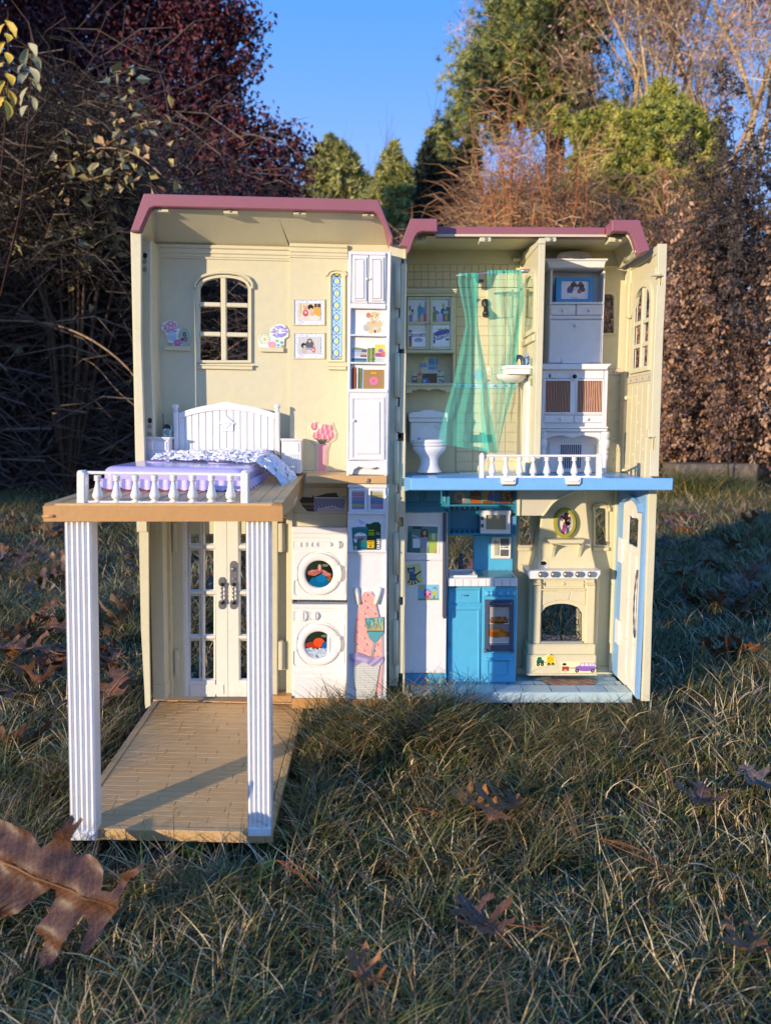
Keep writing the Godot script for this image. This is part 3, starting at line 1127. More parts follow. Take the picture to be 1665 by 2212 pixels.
func trees() -> void:
	rng.seed = 501
	# burgundy tree behind the left bushes
	var t := thing("burgundy_tree", "tall dark burgundy leaved tree behind the bushes on the left", "tree", foot(190, -9.0))
	var blobs := [[60, 40, -9.5, 130], [220, 50, -9.0, 130], [350, 40, -9.2, 110], [440, 30, -9.0, 80], [500, 55, -9.1, 50], [535, 60, -9.0, 26], [150, 210, -9.3, 140], [300, 220, -8.8, 125], [410, 180, -9.0, 95], [480, 170, -9.2, 58], [530, 140, -9.0, 26], [505, 235, -9.0, 34], [340, 330, -8.8, 120], [450, 305, -9.0, 84], [525, 300, -8.9, 50], [580, 290, -9.0, 34], [632, 305, -9.0, 22], [470, 395, -8.7, 80], [560, 385, -8.9, 62], [615, 350, -9.0, 36], [650, 345, -9.0, 20], [620, 410, -8.9, 44], [250, 400, -8.6, 130], [90, 380, -8.8, 150], [560, 445, -8.8, 60], [-120, 200, -9.2, 190], [40, -90, -9.4, 150], [260, -100, -9.2, 150]]
	var st := stool()
	var base := foot(190, -9.0)
	tube(st, [base, base + Vector3(.05, 1.4, 0), base + Vector3(-.05, 3.0, 0), base + Vector3(.1, 5.2, 0)], [.17, .14, .11, .04], 8)
	for b in blobs:
		var c := px(b[0], b[1], b[2])
		var s := base + Vector3(0, clampf((c.y - base.y) * .45, .7, 4.2), 0)
		tube(st, [s, s.lerp(c, .5) + Vector3(0, -.12, .05), c], [.05, .03, .012], 5)
	part(t, "trunk", st, bark(Color(.25, .19, .17)))
	copies(t, "crown", leaf_clump(15, .17, .068, .020), leafmat(Color.WHITE, .65, .3), scatter(blobs, 5200, .7, 1.2, .1), [Color(.125, .020, .034), Color(.070, .014, .026), Color(.18, .036, .042), Color(.045, .015, .026)])
	# white pine, upper right
	t = thing("pine_tree", "tall white pine with drooping dark green branches right of the blue sky", "tree", foot(1175, -11.0))
	base = foot(1175, -11.0)
	st = stool()
	tube(st, [base, base + Vector3(.05, 3.0, 0), base + Vector3(.0, 8.4, 0)], [.20, .16, .06], 8)
	var tiers := [[1170, 255, 960, 275], [1170, 235, 985, 225], [1180, 205, 1010, 205], [1180, 140, 985, 150], [1180, 120, 1020, 110], [1190, 60, 1050, 50], [1195, 0, 1075, 8], [1195, -40, 1060, -60], [1190, 230, 1330, 250], [1190, 190, 1260, 170], [1190, 120, 1270, 90], [1195, 40, 1265, 20], [1195, 90, 1150, 130], [1190, 20, 1140, 60], [1190, 160, 1120, 190], [1180, 60, 1210, 110], [1190, 0, 1240, -20], [1190, 190, 1170, 240], [1185, 110, 1090, 160], [1190, -20, 1120, 20]]
	var tw := []
	for b in tiers:
		var a := px(b[0], b[1], -11.0)
		var e := px(b[2], b[3], -11.0 + rng.randf_range(-.5, 1.0))
		tube(st, [a, a.lerp(e, .5) + Vector3(0, .05, 0), e], [.045, .03, .01], 5)
		for i in 200:
			var u := pow(rng.randf(), .6)
			var c := a.lerp(e, u)
			var side := (1.15 - .75 * u) * .55
			tw.append(turned(c + Vector3(rng.randfn() * side * .5, rng.randfn() * .13 - .05, rng.randfn() * side * .6), rng.randf_range(.7, 1.3)))
	part(t, "trunk", st, bark(Color(.28, .23, .20)))
	copies(t, "crown", needle_tuft(26, .105, .0055), leafmat(Color.WHITE, .6, .55), tw, [Color(.33, .37, .10), Color(.21, .265, .085), Color(.46, .46, .11), Color(.105, .15, .075)])
	# bushy yellow-green cedar in front of the bare trees
	cedar("cedar_bush", "bright yellow-green bushy cedar in front of the bare trees", foot(1400, -8.0), [[1425, 205, -8.3, 30], [1440, 250, -8.2, 52], [1395, 265, -8.0, 44], [1480, 280, -8.1, 44], [1350, 290, -8.0, 46], [1310, 262, -8.1, 30], [1260, 285, -8.1, 34], [1215, 262, -8.3, 24], [1420, 320, -7.9, 76], [1330, 345, -8.0, 56], [1500, 345, -8.1, 60], [1260, 350, -8.1, 40], [1380, 400, -7.9, 90], [1470, 420, -8.0, 80], [1300, 410, -7.9, 56], [1400, 480, -7.9, 110], [1535, 290, -8.4, 26], [1235, 415, -8.0, 36]], 2600, [Color(.46, .47, .085), Color(.33, .36, .075), Color(.58, .54, .12), Color(.20, .25, .06)], .95)
	# three small conifers in the gap, far off
	cedar("conifer", "yellow-green conifer in the gap just right of the burgundy tree", foot(725, -19.0), [[716, 305, -19, 16], [700, 335, -19, 24], [735, 335, -19, 26], [690, 375, -19, 34], [745, 372, -19, 38], [720, 410, -19, 60], [700, 455, -19, 60], [770, 440, -19, 46], [785, 395, -19, 22], [672, 430, -19, 30]], 900, [Color(.40, .41, .13), Color(.29, .31, .11), Color(.48, .46, .16)], 2.1)
	cedar("conifer", "pointed sunlit conifer above the gap between the two roofs", foot(850, -18.0), [[852, 320, -18, 12], [848, 345, -18, 22], [842, 375, -18, 30], [870, 385, -18, 28], [835, 420, -18, 40], [868, 430, -18, 44], [850, 475, -18, 60], [815, 450, -18, 36], [850, 530, -18, 64]], 900, [Color(.42, .43, .13), Color(.30, .32, .11), Color(.50, .48, .16)], 2.0)
	cedar("conifer", "dark green conifer left of the russet vines, above the right roof", foot(950, -15.0), [[945, 300, -15, 22], [940, 340, -15, 34], [945, 385, -15, 48], [955, 430, -15, 60], [950, 480, -15, 66], [990, 400, -15.2, 46], [1010, 340, -15.2, 30]], 1000, [Color(.040, .060, .035), Color(.055, .075, .04), Color(.030, .045, .035)], 1.8)
	# bare trees with pale trunks, upper right
	var birches := [[1495, 20, 1540, 2.0, "bare pale trunked tree with small pink leaves, leaning left at upper right"], [1440, -10, 1440, 1.6, "slim bare tree with forked pale stems behind the cedar"], [1635, -30, 1640, 1.8, "bare pale tree at the right edge of the picture"], [1375, 60, 1330, 1.2, "thin bare tree with fine twigs beside the pine"]]
	var pink := leaf_clump(9, .24, .045, .018)
	var sprig := twig_clump(9, .22, .42, .0038, 1.0)
	for b in birches:
		var f := foot(b[0], -10.5)
		t = thing("bare_tree", b[4], "tree", f, "bare trees at upper right")
		st = stool()
		var tips := []
		var topd := (px(b[2], -250, -10.5) - f).normalized()
		limb(st, f, topd, 4.4, .036 * b[3], 4, .62, .5, tips, .12)
		for k in 3: limb(st, f + topd * (2.4 + .7 * k), (topd + Vector3(rng.randf_range(-.6, .6), .1, rng.randf_range(-.3, .3))).normalized(), 2.3, .020 * b[3], 3, .6, .6, tips, .16)
		part(t, "trunk", st, bark(Color(.93, .82, .65)))
		var w := []
		for q in tips:
			if rng.randf() < .55: w.append(turned(q + Vector3(rng.randfn(), rng.randfn(), rng.randfn()) * .1, rng.randf_range(.6, 1.2)))
		copies(t, "crown", pink, leafmat(Color.WHITE, .7, .4), w, [Color(.60, .38, .30), Color(.66, .46, .31), Color(.52, .33, .30), Color(.52, .20, .15)])
		copies(t, "twigs", sprig, leafmat(Color.WHITE, .8, .2), w, [Color(.52, .39, .29), Color(.42, .29, .23), Color(.64, .50, .36)])
	for b in [[790, 330, "faint bare pinkish tree between the far conifers"], [905, 330, "faint bare tree behind the far conifers, above the hinge"]]:
		var f := foot(b[0], -26.0)
		t = thing("bare_tree", b[2], "tree", f, "far bare trees")
		st = stool()
		var tips := []
		limb(st, f, Vector3(.03, 1, 0), 4.2, .09, 4, .5, .6, tips, .12)
		limb(st, f, Vector3(-.14, 1, .1).normalized(), 3.8, .08, 4, .5, .6, tips, .12)
		part(t, "trunk", st, bark(Color(.46, .36, .33)))
	# russet vines climbing right of the gap
	for b in [[1125, 200, -7.0, "orange-brown bare vine tangle rising left of the pine's lowest branches"], [1215, 320, -6.6, "orange-brown twiggy shrub above the middle of the right roof"], [1165, 350, -7.2, "russet twiggy shrub left of the cedar behind the right roof"]]:
		var f := foot(b[0], b[2])
		t = thing("vine_shrub", b[3], "shrub", f, "russet shrubs behind the right roof")
		st = stool()
		var tips := []
		var h := px(b[0], b[1], b[2]).y - f.y
		for k in 6: limb(st, f + Vector3(rng.randf_range(-.3, .3), 0, rng.randf_range(-.3, .3)), Vector3(rng.randf_range(-.13, .13), 1, rng.randf_range(-.2, .2)).normalized(), h * rng.randf_range(.38, .52), .020, 2, .45, .9, tips, .16)
		part(t, "stems", st, bark(Color(.90, .56, .36)))
		var w := []
		for q in tips:
			if rng.randf() < .7: w.append(turned(q + Vector3(rng.randfn(), rng.randfn(), rng.randfn()) * .12, rng.randf_range(.6, 1.2), .5))
		copies(t, "twigs", twig_clump(8, .13, .24, .0030, 2.0), leafmat(Color.WHITE, .8, .2), w, [Color(.62, .33, .17), Color(.46, .26, .15), Color(.68, .42, .22), Color(.36, .27, .11)])
	# evergreens outside the frame on the left whose shade falls on the left bushes and the burgundy tree
	for b in [[-8.6, -4.2, 7.5, 1.9, "tall dark evergreen outside the left edge, beyond the bushes"], [-4.9, -1.3, 1.9, 1.0, "low dark evergreen just outside the left edge"], [-6.0, -2.3, 2.2, 1.1, "low dark evergreen beyond the nearer low one, outside the left edge"], [-11.0, -6.2, 8.0, 2.2, "tall dark evergreen far outside the left edge"]]:
		var f := Vector3(b[0], ground_y(b[0], b[1]), b[1])
		t = thing("evergreen_tree", b[4], "tree", f, "evergreens left of the view")
		st = stool()
		tube(st, [f, f + Vector3(0, b[2], 0)], [.16, .03], 7)
		part(t, "trunk", st, bark(Color(.25, .2, .17)))
		var w := []
		for i in 1500:
			var u := pow(rng.randf(), .75)
			var a := rng.randf() * TAU
			var r: float = b[3] * (1.0 - .85 * u) * sqrt(rng.randf_range(.1, 1.0))
			w.append(turned(f + Vector3(cos(a) * r, .3 + b[2] * u * .97, sin(a) * r), rng.randf_range(1.2, 2.2)))
		copies(t, "crown", needle_tuft(36, .26, .016), leafmat(Color.WHITE, .6, .1), w, [Color(.03, .05, .02), Color(.045, .065, .025)])

func cedar(called: String, label: String, f: Vector3, blobs: Array, n: int, tints: Array, s: float) -> void:
	var t := thing(called, label, "tree", f)
	var st := stool()
	var top := px(blobs[0][0], blobs[0][1], blobs[0][2])
	tube(st, [f, f.lerp(top, .5), top], [.10 * s, .07 * s, .015], 7)
	for b in blobs:
		var c := px(b[0], b[1], b[2])
		var a := f.lerp(top, clampf((c.y - f.y) / maxf(top.y - f.y, .1) - .12, .05, .95))
		tube(st, [a, c], [.03 * s, .01], 5)
	part(t, "trunk", st, bark(Color(.30, .24, .19)))
	copies(t, "crown", needle_tuft(30, .075, .0065), leafmat(Color.WHITE, .6, .4), scatter(blobs, int(n * 2.1), .8 * s, 1.5 * s, .2), tints)

func bushes_left() -> void:
	rng.seed = 601
	var spots := [[-60, -4.2, 1.0], [90, -4.8, 1.15], [210, -4.3, .95], [320, -5.2, 1.1], [150, -5.8, 1.3], [430, -6.2, 1.0], [560, -6.6, .95]]
	var labels := ["tangled bare shrub at the far left edge behind the lawn", "tangled bare shrub with yellow-green leaves and arching stems, second from the left edge", "low tangled shrub of arching canes left of the house", "tangled shrub directly left of the house's side wall", "tall back shrub with dry tan leaves below the burgundy tree", "dark bare shrub hidden behind the bedroom window", "dark bare shrub behind the middle of the house"]
	var twig := twig_clump(20, .22, .42, .0030, .35)
	var dry := leaf_clump(5, .14, .075, .024, .7)
	for i in spots.size():
		var s: Array = spots[i]
		var f := foot(s[0], s[1])
		var t := thing("tangled_shrub", labels[i], "shrub", f, "tangled shrubs on the left")
		var st := stool()
		var w := []
		var lw := []
		for k in 34:
			var a := rng.randf() * TAU
			var reach = rng.randf_range(.5, 1.5) * s[2]
			var h = rng.randf_range(.7, 1.9) * s[2]
			var p0 := f + Vector3(rng.randf_range(-.35, .35), 0, rng.randf_range(-.3, .3))
			var out := Vector3(cos(a), 0, sin(a) * .6)
			var pts := []
			var end_drop := rng.randf_range(-.1, .7)
			for j in 9:
				var u := j / 8.0
				pts.append(p0 + out * reach * pow(u, 1.3) + Vector3(.02 * sin(u * 9.0 + k), h * (1.6 * u - (.6 + .5 * end_drop) * u * u), .03 * cos(u * 7.0 + k)))
			tube(st, pts, [.009, .008, .0075, .007, .006, .005, .0045, .0035, .0025], 4)
			for j in range(2, 9):
				w.append(turned(pts[j], rng.randf_range(.6, 1.3), .7))
				if rng.randf() < .22 and pts[j].y > .9: lw.append(turned(pts[j] + Vector3(0, -.03, 0), rng.randf_range(.6, 1.1)))
		for k in 130: w.append(turned(f + Vector3(rng.randfn() * .55, rng.randf_range(.05, 1.25) * s[2], rng.randfn() * .35), rng.randf_range(.9, 1.6), .7))
		part(t, "canes", st, bark(Color(.60, .48, .39)))
		copies(t, "twigs", twig, leafmat(Color.WHITE, .85, .0), w, [Color(.13, .095, .078), Color(.075, .056, .050), Color(.20, .15, .12), Color(.05, .04, .04)])
		if lw: copies(t, "dry_leaves", dry, leafmat(Color.WHITE, .7, .35), lw, [Color(.26, .22, .10), Color(.18, .14, .08), Color(.30, .20, .11), Color(.14, .15, .07)])
	# single long canes that stand out of the tangle
	var canes := [[[-20, 693, 60, 694, 140, 708, 220, 748, 290, 812, 338, 905, 350, 955], -3.6, .013, "long pale arching cane bending down at left, the biggest arc"], [[-10, 640, 90, 622, 190, 570, 250, 530, 300, 512, 380, 514], -3.8, .011, "pale cane rising to the right towards the house wall"], [[90, 775, 140, 768, 200, 785, 260, 850, 330, 905], -3.7, .008, "thin cane arching below the biggest arc"], [[20, 500, 90, 410, 160, 345, 220, 320, 290, 332, 350, 378], -3.5, .012, "leafy tan branch arching above the roof's left end"], [[205, 332, 250, 300, 300, 270, 345, 262], -3.5, .009, "tan twig forking up and right beside the burgundy leaves"], [[0, 660, 80, 560, 150, 470, 210, 400, 230, 340, 300, 260, 340, 235], -3.9, .010, "tan branch reaching up to the right in front of the burgundy tree"], [[60, 430, 120, 400, 180, 392, 240, 372, 270, 352], -3.4, .007, "thin tan twig with dry leaves at left"]]
	for c in canes:
		var pts := []
		for i in range(0, c[0].size(), 2): pts.append(px(c[0][i], c[0][i + 1], c[1] + .02 * i))
		var fine := []
		for i in pts.size() - 1:
			for k in 4: fine.append(pts[i].cubic_interpolate(pts[i + 1], pts[maxi(i - 1, 0)], pts[mini(i + 2, pts.size() - 1)], k / 4.0))
		fine.append(pts[-1])
		var t := thing("arching_cane", c[3], "branch", fine[0], "long canes in the left bushes")
		var st := stool()
		var rad := []
		for i in fine.size(): rad.append(c[2] * .5 * (1.0 - .65 * i / fine.size()))
		tube(st, fine, rad, 6)
		part(t, "stem", st, bark(Color(.80, .65, .50)))
		var lw := []
		for i in range(3, fine.size()):
			if c[0][1] < 600 and rng.randf() < .7: lw.append(turned(fine[i] + Vector3(0, -.02, .01), rng.randf_range(.5, .8)))
		if lw: copies(t, "leaves", dry, leafmat(Color.WHITE, .7, .4), lw, [Color(.42, .34, .13), Color(.30, .26, .11), Color(.46, .28, .14), Color(.36, .33, .20)])
	# leaf cluster of the shrub that catches the light, and two drooping sprays at the top left
	var t2 := thing("leafy_shrub", "shrub top with pale yellow-green and tan leaves in front of the burgundy tree", "shrub", foot(140, -3.7))
	var blobs := [[150, 300, -3.7, 50], [100, 350, -3.7, 50], [190, 360, -3.6, 50], [60, 420, -3.6, 56], [140, 430, -3.7, 60], [230, 420, -3.7, 40], [60, 480, -3.6, 60], [170, 500, -3.6, 60], [280, 430, -3.8, 34], [260, 190, -3.7, 16], [30, 350, -3.6, 40]]
	var st2 := stool()
	var fb := foot(140, -3.7)
	for b in blobs:
		var c := px(b[0], b[1], b[2])
		tube(st2, [fb, fb.lerp(c, .5) + Vector3(.05, .1, .04), c], [.012, .008, .003], 5)
	part(t2, "stems", st2, bark(Color(.46, .36, .28)))
	copies(t2, "leaves", leaf_clump(7, .08, .062, .021, .5), leafmat(Color.WHITE, .65, .4), scatter(blobs, 330, .6, 1.1, .0), [Color(.50, .46, .22), Color(.36, .33, .17), Color(.54, .38, .20), Color(.24, .22, .12), Color(.44, .43, .28)])
	copies(t2, "twigs", twig, leafmat(Color.WHITE, .85, .0), scatter(blobs, 260, .5, 1.0, .0, .8), [Color(.16, .12, .09), Color(.10, .075, .06)])
	for b in [[12, 45, 225, Color(.62, .44, .04), "drooping spray of bright yellow leaves at the upper left edge"], [62, 95, 250, Color(.34, .33, .20), "drooping spray of pale green and tan leaves beside the yellow one"]]:
		var s := px(b[0] + 6, b[1] - 20, -2.3)
		var t := thing("leaf_spray", b[4], "branch", s)
		var st := stool()
		tube(st, [s, px(b[0] + 7, 170, -2.3), px(b[0] - 3, 300, -2.3), px(b[0] - 16, 450, -2.32), px(b[0] - 60, 640, -2.35)], [.0014, .0016, .002, .0024, .003], 5)
		part(t, "stem", st, bark(Color(.36, .22, .17)))
		var k := 0
		var y: float = b[1]
		while y < b[2]:
			var st3 := stool()
			var p := px(b[0], y, -2.3)
			var sd := 1.0 if k % 2 == 0 else -1.0
			var l := rng.randf_range(.032, .062)
			var dir := Vector3(sd * rng.randf_range(.0, .7), -1, rng.randf_range(-.5, .6)).normalized()
			var ac := dir.cross(Vector3(rng.randf_range(-.8, .8), .1, 1)).normalized()
			var prev := []
			st3.set_smooth_group(0)
			for i in 7:
				var u := i / 6.0
				var q := p + dir * l * u + Vector3(sd * rng.randf_range(.010, .014) * sin(u * 2.6), .004 * sin(u * PI), 0)
				var w := .011 * sin(PI * clampf(u * .92 + .05, 0, 1))
				var row := [q - ac * w + Vector3(0, 0, .004), q, q + ac * w + Vector3(0, 0, .004)]
				if i > 0: quad(st3, prev[0], prev[1], row[1], row[0]); quad(st3, prev[1], prev[2], row[2], row[1])
				prev = row
			var lm := flatmat(b[3].linear_to_srgb() * rng.randf_range(.85, 1.08), .55)
			lm.cull_mode = BaseMaterial3D.CULL_DISABLED
			lm.backlight_enabled = true
			lm.backlight = Color(.5, .5, .3)
			part(t, "leaf", st3, lm)
			y += rng.randf_range(7, 24)
			k += 1

func thicket_right() -> void:
	rng.seed = 701
	# brown thicket that fills the right side and the gap behind the right roof
	var f := foot(1560, -5.2)
	var t := thing("dry_thicket", "dense brown thicket of dead leaves and stems on the right", "thicket", f)
	t.set_meta("kind", "stuff")
	var st := stool()
	for i in 60:
		var b := foot(rng.randf_range(1400, 1760), -4.8 - rng.randf())
		var e := b + Vector3(rng.randf_range(-.25, .25), rng.randf_range(1.2, 2.3), rng.randf_range(-.15, .15))
		tube(st, [b, b.lerp(e, .5) + Vector3(rng.randf_range(-.2, .2), 0, rng.randf_range(-.1, .1)), e], [.008, .006, .003], 4)
	part(t, "stems", st, bark(Color(.30, .20, .15)))
	var hang_at := []
	var hues := []
	var tones := [Color(.34, .19, .115), Color(.20, .115, .078), Color(.50, .32, .21), Color(.09, .058, .05), Color(.29, .145, .09)]
	for i in 300:
		var fb := foot(rng.randf_range(1395, 1800), rng.randf_range(-3.98, -5.6))
		var high := rng.randf_range(.7, 1.75)
		var tone: Color = tones[rng.randi() % 5]
		var bowx := rng.randf_range(-.16, .16)
		for k in int(high / .062):
			if rng.randf() < .16 or (k < 3 and rng.randf() < .6): continue
			var v := k * .062 / high
			hang_at.append(turned(fb + Vector3(bowx * v * v * 2.0 + rng.randfn() * .026, .06 + high * v, rng.randfn() * .03), rng.randf_range(.55, 1.15), .5))
			hues.append(tone * rng.randf_range(.75, 1.25))
	copies(t, "dead_leaves", leaf_clump(10, .034, .034, .0105, 1.1), leafmat(Color.WHITE, .75, .35), hang_at, hues)
	var low := []
	for c in 9: low.append([1420 + c * 36, 965 + rng.randf_range(-16, 12), -4.7, 30])
	copies(t, "yellow_leaves", leaf_clump(8, .08, .06, .02, .2), leafmat(Color.WHITE, .7, .3), scatter(low, 420, .6, 1.1, .0), [Color(.40, .24, .07), Color(.30, .17, .06), Color(.22, .11, .05)])
	var t2 := thing("brush", "brown twiggy brush behind the right roof and the kitchen windows", "brush", foot(1150, -6.6))
	t2.set_meta("kind", "stuff")
	var b2 := []
	for r in 7:
		for c in 12:
			if c < 5 and r < 2: continue
			b2.append([680 + c * 72 + rng.randf_range(-25, 25), 475 + r * 80 + rng.randf_range(-20, 20), -7.2 - rng.randf() * .8, 58])
	copies(t2, "twigs", twig_clump(20, .22, .42, .0042, .9), leafmat(Color.WHITE, .85, .1), scatter(b2, 2000, .7, 1.4, .0, .8), [Color(.30, .18, .105), Color(.17, .105, .07), Color(.42, .25, .14)])
	copies(t2, "dead_leaves", leaf_clump(9, .12, .07, .024, .6), leafmat(Color.WHITE, .75, .3), scatter(b2, 1500, .7, 1.2, .0), [Color(.26, .145, .085), Color(.15, .09, .06), Color(.11, .095, .05)])
	# dark dried goldenrod stalks with drooping plumes
	var protos := []
	for v in 4: protos.append(goldenrod())
	var group := "dried goldenrod stalks on the right"
	var tops := [[1640, 110, -2.9], [1600, 215, -3.0], [1662, 190, -3.0], [1560, 262, -3.1], [1622, 280, -3.1], [1655, 300, -3.0], [1530, 330, -3.3], [1590, 345, -3.2], [1640, 370, -3.1], [1490, 455, -3.4], [1545, 420, -3.4], [1570, 460, -3.3], [1610, 430, -3.3], [1655, 460, -3.2], [1440, 455, -3.6], [1395, 480, -3.7], [1345, 445, -3.8], [1310, 500, -3.8], [1460, 500, -3.6], [1520, 490, -3.5], [1580, 515, -3.4], [1380, 425, -3.9], [1300, 420, -4.0], [1480, 550, -3.6], [1700, 330, -3.2], [1690, 500, -3.3]]
	for i in tops.size():
		var s: Array = tops[i]
		s[2] *= 1.36
		var o: Node3D = protos[i] if i < 4 else protos[i % 4].duplicate()
		if i >= 4:
			o.name = numbered("goldenrod_stalk")
			add_child(o)
		var top := px(s[0], s[1], s[2])
		var fy := ground_y(top.x, s[2])
		var h := top.y - fy
		tag(o, "tall dark dried goldenrod stalk with drooping plume at the right edge" if s[0] > 1585 else "dark dried goldenrod stalk with grey plume among the right thicket", "dried plant", group)
		o.transform = Transform3D(Basis(Vector3.UP, rng.randf_range(-.5, .5)) * Basis.from_scale(Vector3(h / 1.7 * .5 + .5, h / 1.7, h / 1.7 * .5 + .5)), Vector3(top.x, fy, s[2]))

func goldenrod() -> Node3D:                    # 1.7 m tall at scale one
	var t := thing("goldenrod_stalk", "", "", Vector3.ZERO)
	var st := stool()
	var lean := rng.randf_range(-.08, .08)
	var side := -1.0 if rng.randf() < .7 else 1.0
	var main := []
	for i in 9:
		var u := i / 8.0
		main.append(Vector3(lean * 2.0 * u + .05 * sin(u * 5.0 + lean * 40.0) + side * .10 * pow(u, 8.0), 1.7 * u - .05 * pow(u, 8.0), .04 * sin(u * 6.0)))
	tube(st, main, [.0035, .0034, .0032, .003, .0028, .0025, .002, .0016, .001], 4)
	var fluff := []
	for k in 26:
		var u := .66 + .34 * k / 26.0
		var p: Vector3 = main[mini(int(u * 8), 7)].lerp(main[mini(int(u * 8) + 1, 8)], fmod(u * 8.0, 1.0))
		var a := rng.randf() * TAU
		var l := .26 * (1.12 - u) / .4 * rng.randf_range(.6, 1.2) + .03
		var q := [p]
		for i in 5:
			var v := (i + 1) / 5.0
			q.append(p + Vector3(cos(a) * l * v * .7, l * (.45 * v - .75 * v * v), sin(a) * l * v * .7))
		tube(st, q, [.0018, .0016, .0014, .0012, .001, .0008], 3)
		for i in range(1, 6):
			for j in 2: fluff.append(turned(q[i] + Vector3(rng.randfn(), rng.randfn(), rng.randfn()) * .009, rng.randf_range(.6, 1.2)))
	for k in 16:                               # shrivelled leaves hanging down the stem
		var u := rng.randf_range(.45, .8)
		var p: Vector3 = main[mini(int(u * 8), 7)].lerp(main[mini(int(u * 8) + 1, 8)], fmod(u * 8.0, 1.0))
		for j in 3: fluff.append(turned(p + Vector3(rng.randfn() * .022, -.02 * j, rng.randfn() * .022), rng.randf_range(.7, 1.3)))
	part(t, "stem", st, bark(Color(.22, .165, .145)))
	copies(t, "plume", leaf_clump(7, .011, .017, .0045, .5), leafmat(Color.WHITE, .85, .1), fluff, [Color(.085, .068, .064), Color(.125, .100, .090), Color(.055, .045, .046)])
	return t

# ------------------------------------------------------------------ the dollhouse, left wing: bedroom above, porch and laundry below
var house: Node3D
var WL := Transform3D.IDENTITY

func z1() -> void: view(265.4, 398.1, .37196)

func z2() -> void: view(265.4, 737.3, .37196)

func z3() -> void: view(833.1, 442.4, .38083)

func z4() -> void: view(833.1, 737.3, .38083)

func z5() -> void: view(73.7, 988.0, .37196)

func z6() -> void: view(575.1, 1017.5, .23339)

func z7() -> void: view(833.1, 1032.2, .2266)

func z8() -> void: view(1091.2, 1032.2, .22666)

func b1() -> void: view(619.3, 604.6, .15056)

func b2() -> void: view(877.4, 619.3, .10665)

func b3() -> void: view(1061.7, 648.8, .09333)

func b4() -> void: view(1312.4, 501.4, .23995)

func b5() -> void: view(324.4, 648.8, .19484)

func b6() -> void: view(1098.6, 1061.7, .093)

func b7() -> void: view(398.1, 1150.2, .16662)

func b8() -> void: view(825.8, 486.6, .24645)

func full() -> void: view(0, 0, 1)

